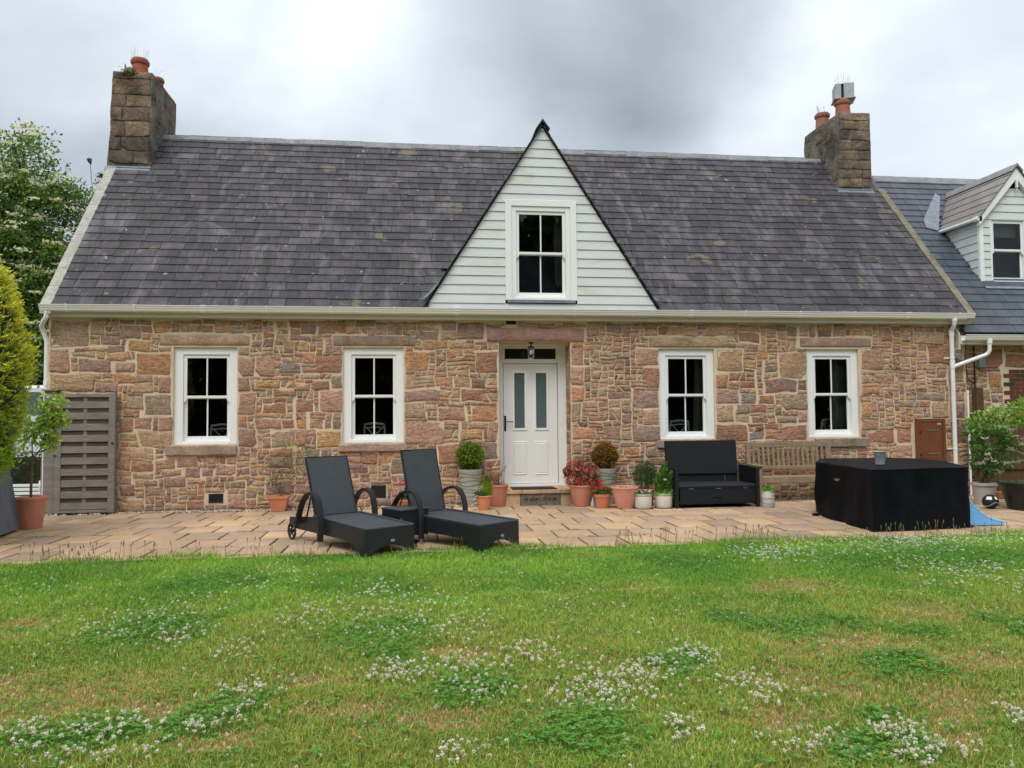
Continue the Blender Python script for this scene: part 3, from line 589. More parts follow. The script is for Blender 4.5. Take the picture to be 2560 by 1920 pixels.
# sash windows
def sash_window(parent, x0, z0, x1, z1, y=.0, bars=True, deep=0.0, sx=None, name='window', inner=(.115,.115,.10,.085)):
    """outer casing, top sash in front, bottom sash behind, horns, glazing bars, panes"""
    l, r_, t, b = inner
    w = MB(); Y0 = y+.045
    w.box(x0,Y0,z0,x0+l,y+.17,z1); w.box(x1-r_,Y0,z0,x1,y+.17,z1); w.box(x0+l,Y0,z1-t,x1-r_,y+.17,z1); w.box(x0+l,Y0-.0,z0,x1-r_,y+.17,z0+b*.55)
    w.box(x0+l,Y0-.02,z0-.002,x1-r_,Y0-.001,z0+.035)
    W = w.build(name, mWhite, parent, smooth=False, bevel=.004)
    X0, X1, Z0, Z1 = x0+l, x1-r_, z0+b*.55, z1-t; zm = (Z0+Z1)/2+.01; st = .052
    s = MB(); ys = Y0+.022
    s.box(X0+.002,ys,zm-.02,X0+st,ys+.035,Z1-.002); s.box(X1-st,ys,zm-.02,X1-.002,ys+.035,Z1-.002)
    s.box(X0+st,ys,Z1-.055,X1-st,ys+.035,Z1-.002); s.box(X0+st,ys,zm-.02,X1-st,ys+.035,zm+.02)
    if bars: s.box((X0+X1)/2-.011,ys+.004,zm+.02,(X0+X1)/2+.011,ys+.03,Z1-.055)
    for sx_, d in ((X0+.002,1),(X1-.002,-1)):          # horns
        s.prism([(sx_, zm-.02),(sx_+d*st, zm-.02),(sx_+d*st*.9, zm-.05),(sx_+d*st*.45, zm-.075),(sx_, zm-.09)], ys, ys+.035)
    s.build('top_sash', mWhite, W, smooth=False, bevel=.003)
    q = MB(); yq = ys+.04
    q.box(X0+.003,yq,Z0,X0+st,yq+.035,zm-.005); q.box(X1-st,yq,Z0,X1-.003,yq+.035,zm-.005)
    q.box(X0+st,yq,Z0,X1-st,yq+.035,Z0+.07); q.box(X0+st,yq,zm-.03,X1-st,yq+.035,zm-.0052)
    if bars: q.box((X0+X1)/2-.011,yq+.004,Z0+.07,(X0+X1)/2+.011,yq+.03,zm-.03)
    q.build('bottom_sash', mWhite, W, smooth=False, bevel=.003)
    xm = (X0+X1)/2
    cols = ((X0+st, xm-.011),(xm+.011, X1-st)) if bars else ((X0+st, X1-st),)
    for a, b_ in cols:
        for (za, zb, yy) in ((zm+.02, Z1-.055, ys+.017),(Z0+.07, zm-.03, yq+.017)):
            g = MB(); ry = RNG.uniform(-.0015,.0015)
            g.add([(a,yy+ry,za),(b_,yy,za),(b_,yy-ry,zb),(a,yy,zb)], [(0,1,2,3)]); g.build('pane', mGlass, W, smooth=False)
    return W
for o in OPEN[:4]: sash_window(cottage, *o, inner=(.135,.12,.115,.10))

# front door, recessed
DY = .40
door_l, door_r = 1.384, 2.592
dm = MB()
dm.box(door_l, DY, .30, 1.50, DY+.1, 2.735); dm.box(2.45, DY, .30, door_r, DY+.1, 2.735)
dm.box(1.50, DY, 2.655, 2.45, DY+.1, 2.735); dm.box(1.50, DY, 2.40, 2.45, DY+.1, 2.475); dm.box(1.50, DY, .30, 2.45, DY+.1, .345)
dm.box(1.50, DY+.001, 2.475, 1.53, DY+.09, 2.655); dm.box(2.42, DY+.001, 2.475, 2.45, DY+.09, 2.655)
dframe = dm.build('door_frame', mWhite, cottage, smooth=False, bevel=.004)
tg = MB(); tg.add([(1.53,DY+.04,2.475),(2.42,DY+.04,2.475),(2.42,DY+.04,2.655),(1.53,DY+.04,2.655)], [(0,1,2,3)]); tg.build('transom_pane', mGlassDark, dframe, smooth=False)
K = lambda x: x*1.0236
KZ = lambda z: 1.45+(z-1.45)*1.0236
lx0, lx1, lz0, lz1 = 1.512, 2.438, .352, 2.392
leafm = MB(); g1 = (K(1.656),KZ(1.293),K(1.828),KZ(2.217)); g2 = (K(2.022),KZ(1.293),K(2.200),KZ(2.217))
yf = DY+.03
ex = sorted([lx0,g1[0],g1[2],g2[0],g2[2],lx1]); ez = [lz0,g1[1],g1[3],lz1]
for i in range(5):
    for j in range(3):
        if j == 1 and i in (1,3): continue
        leafm.box(ex[i], yf, ez[j], ex[i+1], yf+.045, ez[j+1])
door = leafm.build('door', mWhite, cottage, smooth=False)
for g in (g1, g2):
    f = MB(); t = .036
    f.box(g[0]-t,yf-.014,g[1]-t,g[0],yf+.01,g[3]+t); f.box(g[2],yf-.014,g[1]-t,g[2]+t,yf+.01,g[3]+t)
    f.box(g[0],yf-.014,g[3],g[2],yf+.01,g[3]+t); f.box(g[0],yf-.014,g[1]-t,g[2],yf+.01,g[1])
    f.build('glazing_bead', mGutter, door, smooth=False, bevel=.005)
    p = MB(); p.add([(g[0],yf+.012,g[1]),(g[2],yf+.012,g[1]),(g[2],yf+.012,g[3]),(g[0],yf+.012,g[3])], [(0,1,2,3)]); p.build('pane', mFrost, door, smooth=False)
for a in ((1.631,.516,1.86,1.08),(1.992,.512,2.221,1.08)):
    x0,z0,x1,z1 = K(a[0]),KZ(a[1]),K(a[2]),KZ(a[3]); p = MB()
    def rect(x0,z0,x1,z1,y): return [(x0,y,z0),(x1,y,z0),(x1,y,z1),(x0,y,z1)]
    R_ = [rect(x0,z0,x1,z1,yf-.002), rect(x0+.016,z0+.016,x1-.016,z1-.016,yf-.012), rect(x0+.030,z0+.030,x1-.030,z1-.030,yf-.003), rect(x0+.044,z0+.044,x1-.044,z1-.044,yf-.011)]
    vs = [v for r_ in R_ for v in r_]; fs = [(k*4+i,k*4+(i+1)%4,(k+1)*4+(i+1)%4,(k+1)*4+i) for k in range(3) for i in range(4)] + [(12,13,14,15)]
    p.add(vs, fs); p.build('raised_panel', mWhite, door, smooth=False)
h = MB(); hx = K(1.498); h.box(hx-.016,yf-.012,KZ(1.25),hx+.016,yf,KZ(1.50)); h.tube([(hx,yf-.01,1.40),(hx,yf-.055,1.40),(hx+.02,yf-.06,1.40),(hx+.135,yf-.058,1.40)], .009, 8)
h.tube([(hx,yf-.02,1.31),(hx,yf-.002,1.31)], .011, 10); h.build('door_handle', mIron, door)
# door step
stp = MB(); stp.box(1.387, -.0, .235, 2.589, DY-.002, .30)
xs_ = [1.40,1.72,2.03,2.36,2.80]
for i in range(4): stp.box(xs_[i]+.003, -.265, .238, xs_[i+1]-.003, -.001 if i not in () else 0, .298)
step = stp.build('door_step', mPave, cottage, smooth=False, bevel=.006)
for a_, b_ in ((1.36,1.690),(2.362,2.80)): sb = MB(); sb.box(a_,-.235,G-.01,b_,-.002,.232); sb.build('step_riser', mPave, step, smooth=False, bevel=.006)
pq = MB(); pq.col = s2l(128,118,104); pq.box(1.695,-.240,G-.008,2.357,-.003,.230); plaque = pq.build('carved_stone', mLintel, step, smooth=False, bevel=.006)
# carved lettering: flat near-black strips on the stone, painted for the shade of cuts
def strokes(mb, segs, x, z, s, y, t=.007):
    for (ax, az, bx, bz) in segs:
        A = Vector((x+ax*s, 0, z+az*s)); B = Vector((x+bx*s, 0, z+bz*s)); d = (B-A); n = Vector((-d.z, 0, d.x)).normalized()*t/2
        mb.add([(A.x-n.x, y, A.z-n.z),(B.x-n.x, y, B.z-n.z),(B.x+n.x, y, B.z+n.z),(A.x+n.x, y, A.z+n.z)], [(0,1,2,3)])
def circ(cx, cz, r, n=8): return [(cx+r*math.cos(2*math.pi*i/n), cz+r*math.sin(2*math.pi*i/n), cx+r*math.cos(2*math.pi*(i+1)/n), cz+r*math.sin(2*math.pi*(i+1)/n)) for i in range(n)]
GL = {'1': ([(.1,0,.1,1)], .3), '8': (circ(.22,.25,.22)+circ(.22,.73,.2), .55), 'W': ([(0,1,.2,0),(.2,0,.4,.8),(.4,.8,.6,0),(.6,0,.8,1)], .9), 'D': ([(0,0,0,1),(0,1,.3,.9),(.3,.9,.45,.5),(.45,.5,.3,.1),(.3,.1,0,0)], .6),
      'M': ([(0,0,.05,1),(.05,1,.35,.3),(.35,.3,.65,1),(.65,1,.7,0)], .85), 'S': ([(.45,.9,.2,1),(.2,1,0,.8),(0,.8,.42,.35),(.42,.35,.25,0),(.25,0,0,.12)], .6), 'N': ([(0,0,0,1),(0,1,.5,0),(.5,0,.5,1)], .68), 'R': ([(0,0,0,1),(0,1,.35,.95),(.35,.95,.4,.65),(.4,.65,0,.5),(.1,.5,.45,0)], .6)}
let = MB(); x = 1.765; zz = .115; S_ = .058
HEART = [(0,0,-.4,.5),(-.4,.5,-.38,.8),(-.38,.8,-.2,.92),(-.2,.92,0,.7),(0,.7,.2,.92),(.2,.92,.38,.8),(.38,.8,.4,.5),(.4,.5,0,0)]
for ch in '18 WDMS':
    if ch == ' ': x += .02; continue
    strokes(let, GL[ch][0], x, zz, S_, -.2415, .008); x += GL[ch][1]*S_+.006
x += .03; strokes(let, HEART, x, zz, .062, -.2415, .009); x += .045; strokes(let, HEART, x, zz+.008, .062, -.2415, .009); x += .045
for ch in 'NSR': strokes(let, GL[ch][0], x, zz, S_*.9, -.2415, .0075); x += GL[ch][1]*S_+.006
x = 2.245
for ch in '11': strokes(let, GL[ch][0], x, zz, S_*1.1, -.2415, .008); x += .028
let.build('lettering', mDark, plaque, smooth=False)

# fascia, gutter, downpipes ------------------------------------------
fb = MB(); fb.box(XL-.02,-.125,3.075,XR+.02,-.10,3.235); fb.box(XL-.02,-.10,3.075,XR+.02,-.002,3.09); fb.build('fascia_board', mFascia, cottage, smooth=False)
gp = [(-.130,3.235),(-.130,3.175),(-.150,3.150),(-.205,3.146),(-.235,3.165),(-.243,3.195),(-.252,3.205),(-.258,3.235),(-.270,3.238),(-.270,3.247),(-.250,3.247),(-.247,3.235),(-.235,3.205),(-.222,3.175),(-.200,3.158),(-.155,3.160),(-.140,3.18),(-.138,3.235)]
gt = MB(); gt.prism(gp, XL-.04, XR+.03, 'x'); gutter = gt.build('gutter', mGutter, cottage, ang=.5)
for i in range(16):
    x = XL+.35+i*.985; b = MB(); s_ = 1.05
    big = [(-.13,3.25),(-.13,3.17),(-.152,3.143),(-.207,3.139),(-.242,3.16),(-.25,3.195),(-.262,3.203),(-.266,3.236),(-.277,3.238),(-.277,3.252)]
    b.prism(big, x-.014, x+.014 + (.05 if i % 4 == 2 else 0), 'x'); b.build('gutter_bracket', mGutter, gutter, smooth=False)
dp = MB(); dx = 9.488
dp.tube([(dx-.03,-.2,3.17),(dx-.03,-.2,3.08),(dx-.02,-.17,3.03),(dx,-.09,2.97),(dx,-.075,2.9),(dx,-.075,.06)], .037, 12)
dp.tube([(dx-.03,-.2,3.16),(dx-.03,-.2,3.11)], .047, 12); dp.tube([(dx,-.075,2.96),(dx,-.075,2.86)], .044, 12); dp.tube([(dx,-.075,2.42),(dx,-.075,2.28)], .044, 12)
dpo = dp.build('downpipe', mWhite, cottage)
for z in (2.47, .86):
    c = MB(); c.box(dx-.12,-.03,z-.012,dx+.06,-.006,z+.012); c.tube([(dx,-.075,z-.015),(dx,-.075,z+.015)], .043, 12); c.build('pipe_clip', mWhite, dpo)
dl = MB(); dl.tube([(XL+.05,-.2,3.15),(XL+.05,-.2,3.06),(XL-.02,-.13,3.0),(XL-.10,-.02,2.94),(XL-.075,.03,2.82),(XL-.045,.05,2.7),(XL-.042,.05,.06)], .036, 12)
dl.tube([(XL-.042,.05,2.1),(XL-.042,.05,2.03)], .043, 12); dl.build('downpipe', mWhite, cottage)

# main roof -----------------------------------------------------------
GY = -.145                                            # plane of the boarded gable
GX, GZ0, GZ1, GH = 2.121, 3.25, 6.345, 1.965          # gable centre, base, apex, half width
GK = GH/(GZ1-GZ0)
rf = MB(); 
rf.add([(XL-.03,EY-.01,roof_z(EY)-.03),(XR+.03,EY-.01,roof_z(EY)-.03),(XR+.03,RY,RZ-.03),(XL-.03,RY,RZ-.03)], [(0,1,2,3)])
rf.add([(XL-.03,2*RY-EY,roof_z(EY)-.03),(XR+.03,2*RY-EY,roof_z(EY)-.03),(XR+.03,RY,RZ-.03),(XL-.03,RY,RZ-.03)], [(0,1,2,3)])
rf.add([(XL-.03,EY,3.19),(XR+.03,EY,3.19),(XR+.03,EY,3.225),(XL-.03,EY,3.225)], [(0,1,2,3)])
roof = rf.build('roof', mSlateNew, cottage, smooth=False)
ang = math.atan(SL); ROWS = 25; SLEN = math.hypot(RY-EY, RZ-EZ); step_ = SLEN/ROWS
def slate_mesh(w, L, t=.008, seed=0):
    m = MB(); r = random.Random(seed); g = .0032
    x0, x1 = -w/2+g, w/2-g
    bl, br = r.uniform(-.003,.003), r.uniform(-.003,.003)
    m.add([(x0,bl,0),(x0+w*.5,(bl+br)/2+r.uniform(-.003,.003),0),(x1,br,0),(x1,L,-t),(x0,L,-t),(x0,bl,t),(x0+w*.5,(bl+br)/2,t),(x1,br,t),(x1,L,0),(x0,L,0)],
          [(0,1,6,5),(1,2,7,6),(2,3,8,7),(3,4,9,8),(4,0,5,9),(5,6,7,8,9),(4,3,2,1,0)]); return m
WID = (.27,.32,.38,.43); SM = {}
def slate_me(k, L, mat, seed):
    key = (k, round(L,3), mat.name, seed)
    if key not in SM: SM[key] = slate_mesh(WID[k], L, seed=seed).mesh('slate', mat, smooth=False)
    return SM[key]
SC_TINT = [(1,1,1),(1.2,1.15,1.13),(.80,.80,.82),(1.1,1.03,1.05),(.92,.95,1.0),(1.5,1.44,1.42),(.68,.67,.69),(1.05,1.0,.96)]
def lay_slates(parent, x0, x1, y0, z0, ang, rows, stp, keep, mat, limit, rng, tints=SC_TINT, jit=1.0):
    """courses of slates from the eaves up; the first `limit` laid (nearest the eye) are single parts"""
    M0 = Matrix.Translation((0, y0, z0)) @ Matrix.Rotation(ang, 4, 'X'); lap = Matrix.Rotation(-.034, 4, 'X'); L = stp*1.32
    cnt = 0; rest = MB(); off = org(parent)
    for r in range(rows):
        x = x0 - rng.uniform(0,.25)
        while x < x1:
            k = rng.choices((0,1,2,3), (2,4,4,2))[0]; w = WID[k]; cx = x+w/2; x += w
            if x-w < x0-.001 or x > x1+.001:              # cut slate at the verge
                lo, hi = max(x-w, x0), min(x, x1)
                if hi-lo < .05: continue
                cut = True
            else: lo, hi = x-w, x; cut = False
            yy = r*stp
            P = M0 @ Vector((0, yy, 0)); Pt = M0 @ Vector((0, yy+stp, 0))
            if not keep((lo+hi)/2, P.y, P.z, lo, hi, Pt): continue
            T = Matrix.Translation((cx, 0, 0)) @ M0 @ Matrix.Translation((0, yy+rng.uniform(-.007,.007)*jit-(.03*jit if rng.random() < .012 else 0), .012)) @ lap @ Matrix.Rotation(rng.uniform(-.006,.006)*jit, 4, 'Y')
            t = rng.choice(tints); q = rng.uniform(.88, 1.1); c = tuple(a*q for a in t)
            if cnt < limit and not cut:
                o = bpy.data.objects.new('slate', slate_me(k, L, mat, rng.randrange(4))); COL.objects.link(o); o.parent = parent
                T.translation -= off; o.matrix_local = T; o.color = (*c, 1); cnt += 1
            else:
                m = slate_mesh(hi-lo, L, seed=rng.randrange(99)); T2 = T.copy(); T2.translation.x = (lo+hi)/2
                rest.col = c; rest.add([T2 @ Vector(v) for v in m.v], m.f)
    if rest.v:
        o = rest.build('upper_slates', mat, parent, smooth=False); o['kind'] = 'stuff'
def keep_main(cx, y, z, lo, hi, Pt):
    if z < GZ1 and abs(cx-GX) < GK*(GZ1-z)-.12 and y < 2.45: return False
    if y > 2.2 and (hi < XL+.70 or lo > XR-.92) and False: return False
    return True
rr = random.Random(5)
lay_slates(roof, XL+.12, XR-.12, EY-.02, EZ+.004, ang, ROWS, step_, keep_main, mSlate, 300, rr)
# ridge tiles
rt = random.Random(9); x = XL+.6; 
while x < XR-.85:
    m = MB(); L = .45; m.prism([(RY-.15,RZ-.16),(RY-.135,RZ-.115),(RY-.04,RZ+.022),(RY,RZ+.04),(RY+.04,RZ+.022),(RY+.135,RZ-.115),(RY+.15,RZ-.16),(RY,RZ-.01)], x+.005, x+L, 'x'); dz_ = rt.uniform(-.008,.008); m.v = [(a, b, c+dz_+(a-x)*rt.choice((0,.012,-.012))*0) for a, b, c in m.v]
    o = m.build('ridge_tile', mRidge, roof, smooth=False); q = rt.uniform(.85,1.15); x += L
# verge copings
for xv0, xv1, mt in ((XL-.04, XL+.125, mCopingPale), (XR-.09, XR+.05, mCoping)):
    m = MB(); segs = 9
    for i in range(segs):
        y0 = EY-.03 + (2.36-EY)*i/segs; y1 = EY-.03 + (2.36-EY)*(i+1)/segs - .006; zz0, zz1 = roof_z(y0), roof_z(y1); j = RNG.uniform(-.004,.004)
        vs = [(xv0+j,y0,zz0-.10),(xv1+j,y0,zz0-.10),(xv1+j,y1,zz1-.10),(xv0+j,y1,zz1-.10),(xv0+j,y0,zz0+.05),(xv1+j,y0,zz0+.05),(xv1+j,y1,zz1+.05),(xv0+j,y1,zz1+.05)]
        m.add(vs, [(0,3,2,1),(4,5,6,7),(0,1,5,4),(1,2,6,5),(2,3,7,6),(3,0,4,7)])
    m.build('verge_coping', mt, roof, smooth=False, bevel=.008)

# lichen on the slates: flat crusts and pale rings
rl = random.Random(14)
def lichen(x, y, w, h, ring, col, name='lichen'):
    m = MB(); m.col = col; n = 18; zc = lambda yy: roof_z(yy)+.034
    ro = [1+.22*rl.uniform(-1,1)*(0 if ring else 1)+.06*rl.uniform(-1,1) for _ in range(n)]; out = []; inn = []
    for k in range(n):
        a = 2*math.pi*k/n; px_ = x+w*math.cos(a)*ro[k]; py_ = y+h*.65*math.sin(a)*ro[k]; out.append((px_, py_, zc(py_)))
        q = .66 if ring else .0; px_ = x+w*q*math.cos(a)*ro[k]; py_ = y+h*.65*q*math.sin(a)*ro[k]; inn.append((px_, py_, zc(py_)+.001))
    m.add(out+inn, [(k,(k+1)%n,n+(k+1)%n,n+k) for k in range(n)]); m.build(name, mLichen, roof, smooth=False)
mLichen = mk('lichen_mat', (1,1,1), .95, True, n=((20,.75,1.2),(60,.7,1.2)), spec=.1)
for i in range(46):
    x = rl.uniform(XL+.4, XR-.4); y = rl.uniform(.1, 2.6); z = roof_z(y)
    if abs(x-GX) < GK*(GZ1-z)+.15: continue
    if rl.random() < .55: lichen(x, y, rl.uniform(.05,.10), rl.uniform(.03,.05), True, s2l(156,152,138))
    else: lichen(x, y, rl.uniform(.05,.14), rl.uniform(.03,.06), False, s2l(134,126,98))
for x, y, w in ((5.0,1.35,.13),(5.35,1.1,.1),(8.05,1.25,.22),(8.3,.95,.12),(4.35,2.1,.12),(9.0,.75,.14),(6.2,1.9,.12),(7.2,1.7,.13),(6.1,.8,.08)): lichen(x, y, w, w*.55, False, s2l(142,130,92))
lichen(.42, .62, .075, .06, False, s2l(196,202,196)); lichen(4.42, -.12, .05, .05, False, s2l(210,208,200))

# front gable: boards, window, verge ---------------------------------
WX0, WX1, WZ0, WZ1 = 1.488, 2.685, 3.403, 5.075
hx_ = lambda z: GK*(GZ1-z)
gb = MB(); Yg = GY+.02; wa, wb_, wc, wd_ = WX0+.09, WX1-.09, WZ0+.0, WZ1-.09
gb.add([(GX-GH,Yg,GZ0-.06),(wa,Yg,GZ0-.06),(wa,Yg,wd_),(GX-hx_(wd_),Yg,wd_),(GX-GH,Yg,GZ0)], [(0,1,2,3,4)]); gb.add([(wb_,Yg,GZ0-.06),(GX+GH,Yg,GZ0-.06),(GX+GH,Yg,GZ0),(GX+hx_(wd_),Yg,wd_),(wb_,Yg,wd_)], [(0,1,2,3,4)])
gb.add([(GX-hx_(wd_),Yg,wd_),(GX+hx_(wd_),Yg,wd_),(GX,Yg,GZ1)], [(0,1,2)]); gb.add([(wa,Yg,GZ0-.06),(wb_,Yg,GZ0-.06),(wb_,Yg,wc),(wa,Yg,wc)], [(0,1,2,3)])
gable = gb.build('gable_wall', mDark, cottage, smooth=False)
#      # window surround, boards stop against it
def clip_tri(x0, x1, z0, z1, cx, apex, k, pad):
    """clip the strip [x0,x1]x[z0,z1] against a symmetric triangle"""
    f = lambda z: max(0., k*(apex-z)-pad)
    a0, a1, b0, b1 = max(x0, cx-f(z0)), max(x0, cx-f(z1)), min(x1, cx+f(z0)), min(x1, cx+f(z1))
    if b0-a0 < .03: return None
    P = [(a0, z0), (b0, z0)]
    if b1-a1 > .004: P += [(b1, z1), (a1, z1)]
    else: P += [(max(a0, min(b0, cx)), z1)]
    # keep the horizontal-cut corners where only part of the height is clipped
    if x0 > cx-f(z0) and x0 < cx-f(z1):
        zc = apex-(cx-x0+pad)/k; P = [(x0, z0), (b0, z0), (b1, z1), (a1, z1), (x0, zc)]
    if x1 < cx+f(z0) and x1 > cx+f(z1):
        zc = apex-(x1-cx+pad)/k; P = [(a0, z0), (x1, z0), (x1, zc), (b1, z1), (a1, z1)]
    return P
def board(parent, poly, z0, z1, y, name='cladding_board', lean=.016):
    m = MB(); n = len(poly)
    yf_ = lambda z: y - .010 - lean*(1-(z-z0)/(z1-z0))
    vs = [(p[0], yf_(p[1]), p[1]) for p in poly] + [(p[0], y+.004, p[1]) for p in poly]
    fs = [tuple(range(n))] + [(i, n+i, n+(i+1) % n, (i+1) % n) for i in range(n)]
    m.add(vs, fs); return m.build(name, mBoard, parent, smooth=False)
z = 3.195; BH = .1528
while z < GZ1-.08:
    z1 = z+BH-.003; spans = [(GX-GH, GX+GH)]
    if z+.075 < WZ1 and z1 > WZ0+.03: spans = [(GX-GH, WX0-.002), (WX1+.002, GX+GH)]
    for a, b in spans:
        P = clip_tri(a, b, z, min(z1, GZ1-.05), GX, GZ1, GK, .02)
        if P: board(gable, P, z, z+BH, GY)
    z += BH
sr = MB()
sr.box(WX0,GY-.035,WZ0,WX0+.105,GY+.019,WZ1); sr.box(WX1-.105,GY-.035,WZ0,WX1,GY+.019,WZ1); sr.box(WX0+.105,GY-.035,WZ1-.105,WX1-.105,GY+.019,WZ1)
sr.build('window_surround', mWhite, gable, smooth=False, bevel=.004)
gw = sash_window(cottage, WX0+.107, WZ0+.005, WX1-.107, WZ1-.107, y=GY-.06, inner=(.075,.075,.075,.11))
sl_ = MB(); sl_.box(WX0+.03,GY-.045,WZ0-.045,WX1-.03,GY-.02,WZ0-.001); sl_.build('lead_apron', mLead, gable, smooth=False)
vg = MB()
for s in (-1, 1):
    m = 16
    for i in range(m):
        t0, t1 = i/m, (i+1)/m-.004
        A = Vector((GX+s*(GH+.03)*(1-t0), 0, GZ0-.03+(GZ1+.02-GZ0)*t0)); B = Vector((GX+s*(GH+.03)*(1-t1), 0, GZ0-.03+(GZ1+.02-GZ0)*t1))
        nrm = Vector((s*(GZ1-GZ0), 0, GH)).normalized(); j = RNG.uniform(-.004,.004)
        A += nrm*j; B += nrm*j; tk = .018
        vg.add([(A.x,GY-.075+j,A.z),(B.x,GY-.075+j,B.z),(B.x+nrm.x*tk,GY-.075+j,B.z+nrm.z*tk),(A.x+nrm.x*tk,GY-.075+j,A.z+nrm.z*tk),(A.x,.25,A.z),(B.x,.25,B.z),(B.x+nrm.x*tk,.25,B.z+nrm.z*tk),(A.x+nrm.x*tk,.25,A.z+nrm.z*tk)],
               [(0,1,2,3),(7,6,5,4),(0,4,5,1),(1,5,6,2),(2,6,7,3),(3,7,4,0)])
vg.build('verge_slates', mIron, gable, smooth=False)
gr = MB()
for s in (-1, 1): gr.add([(GX+s*GH,GY-.03,GZ0),(GX,GY-.03,GZ1+.02),(GX,2.45,GZ1+.02),(GX+s*GH,-.12,GZ0)], [(0,1,2,3)])
gr.build('gable_roof', mSlateNew, cottage, smooth=False)
rc = MB(); rc.prism([(GX-.105,GZ1-.10),(GX-.115,GZ1-.085),(GX,GZ1+.085),(GX+.125,GZ1-.08),(GX+.11,GZ1-.105),(GX,GZ1+.04)], GY-.10, 2.48, 'y'); rc.build('gable_ridge', mIron, cottage, smooth=False)
for s in (-1, 1):                                     # lead valleys at the feet of the gable
    lm = MB(); x = GX+s*GH
    lm.add([(x-s*.02,-.05,GZ0-.01),(x+s*.14,-.19,GZ0-.01),(x+s*.10,-.14,GZ0+.09),(x-s*.36,.20,GZ0+.62),(x-s*.40,.05,GZ0+.60)], [(0,1,2,3,4)]); lm.build('lead_valley', mLead, roof, smooth=False)
fl = MB(); fl.add([(4.42+.0,roof_z(0)*0-.11,roof_z(-.11)+.035),(4.49,-.15,roof_z(-.15)+.035),(4.45,.0,roof_z(0)+.035),(4.41,.02,roof_z(.02)+.03)],[(0,1,2,3)]); 

# chimneys -------------------------------------------------------------
def chimney(x0b, x1b, x0t, x1t, zb, zt, yf_, yb_, rows, side, rng, label):
    m = MB(); m.col = s2l(128,120,108)
    n = 12; vs = []; fs = []
    for i in range(n+1):
        t = i/n; z = zb+(zt-zb)*t; xa = x0b+(x0t-x0b)*t; xb = x1b+(x1t-x1b)*t; k = 0.0
        if t > .93: k = -.0
        ring = []
        for u in np.linspace(0, 1, 5)[:-1]: ring.append((xa+(xb-xa)*u, yf_))
        for u in np.linspace(0, 1, 9)[:-1]: ring.append((xb, yf_+(yb_-yf_)*u))
        for u in np.linspace(0, 1, 5)[:-1]: ring.append((xb+(xa-xb)*u, yb_))
        for u in np.linspace(0, 1, 9)[:-1]: ring.append((xa, yb_+(yf_-yb_)*u))
        for (x, y) in ring:
            w = mnoise.noise_vector(Vector((x*3, y*3, z*3)))*.022 + mnoise.noise_vector(Vector((x*9, y*9, z*9)))*.01
            vs.append((x+w.x, y+w.y*.6, z+(w.z*.8 if i == n else 0)))
    N = len(ring)
    fs = [(i*N+k, i*N+(k+1) % N, (i+1)*N+(k+1) % N, (i+1)*N+k) for i in range(n) for k in range(N)] + [tuple(n*N+k for k in range(N))]
    m.add(vs, fs); ch = m.build('chimney', mChim, cottage, ang=1.2)
    # big squared blocks on the front face
    zc = max(zb, roof_z(yf_))+.10; i = 0
    while zc < zt-.03:
        h = min(rows*rng.uniform(.85,1.15), zt-zc); t = (zc-zb)/(zt-zb); xa = x0b+(x0t-x0b)*t+.012; xb = x1b+(x1t-x1b)*t-.012
        if zt-zc-h < rows*.45: h = zt-zc
        cuts = [xa, xa+(xb-xa)*rng.choice((.3,.38,.62,.72,.5)), xb] if rng.random() < .85 else [xa, xb]
        for a, b in zip(cuts, cuts[1:]):
            mm = MB(); c = rng.choice([s2l(146,128,110), s2l(138,121,106), s2l(130,116,105), s2l(152,131,110), s2l(124,111,103)]); mm_poly = stone_poly((a-.004, zc-.004, b+.004, zc+h+.004), 2, rng)
            stone_geo(mm, mm_poly, (lambda q_: tuple(v*q_ for v in c))(rng.uniform(.72,1.08)), rng, front(yf_-.012), (.004,.010)); mm.build('stone', mChim, ch, ang=1.1)
        zc += h
    # rubble showing through the render on the inner side
    xs_in = (x1b+x1t)/2 if side > 0 else (x0b+x0t)/2
    lst = pack(yf_+.03, 6.2, yb_-.03, zt-.05, [], [], rng, wmean=.3, hmean=.18); rng.shuffle(lst); lst = lst[:12]
    lst = [((b[0],b[1],b[2],b[3]), tuple(v*.9 for v in s2l(124,112,98)), t) for b, c, t in lst]
    for b, c, t in lst:
        def mp(y, z, d, side=side):
            tt = (z-zb)/(zt-zb); xx = (x1b+(x1t-x1b)*tt) if side > 0 else (x0b+(x0t-x0b)*tt); return (xx+side*(d*.6+.006), y, z)
        mm = MB(); stone_geo(mm, stone_poly(b, 2, rng), c, rng, mp, (.003,.010)); mm.build('stone', mChim, ch, ang=1.1)
    fls = MB(); fls.add([(x0b-.02,yf_-.10,roof_z(yf_-.10)+.035),(x1b+.02,yf_-.10,roof_z(yf_-.10)+.035),(x1b+.02,yf_-.0,roof_z(yf_)+.06),(x0b-.02,yf_-.0,roof_z(yf_)+.06)], [(0,1,2,3)]); fls.build('lead_flashing', mLead, ch, smooth=False)
    return ch
mChim = mk('chimney_stone_mat', (1,1,1), .95, True, n=((4,.72,1.2),(30,.75,1.2)), mixes=((s2l(64,60,54), 2.6, .46, .70, .75), (s2l(84,80,70), 4.5, .6, .75, .5), (s2l(196,192,176), 12, .69, .74, .7)), bump=((12,.05),(50,.015)), spec=.15)
chL = chimney(-5.655,-4.905,-5.575,-4.87, 5.95, 8.0, 2.27, 3.72, .27, 1, random.Random(3), '')
chR = chimney(8.79,9.56,8.87,9.555, 5.9, 7.84, 2.27, 3.72, .205, -1, random.Random(4), '')
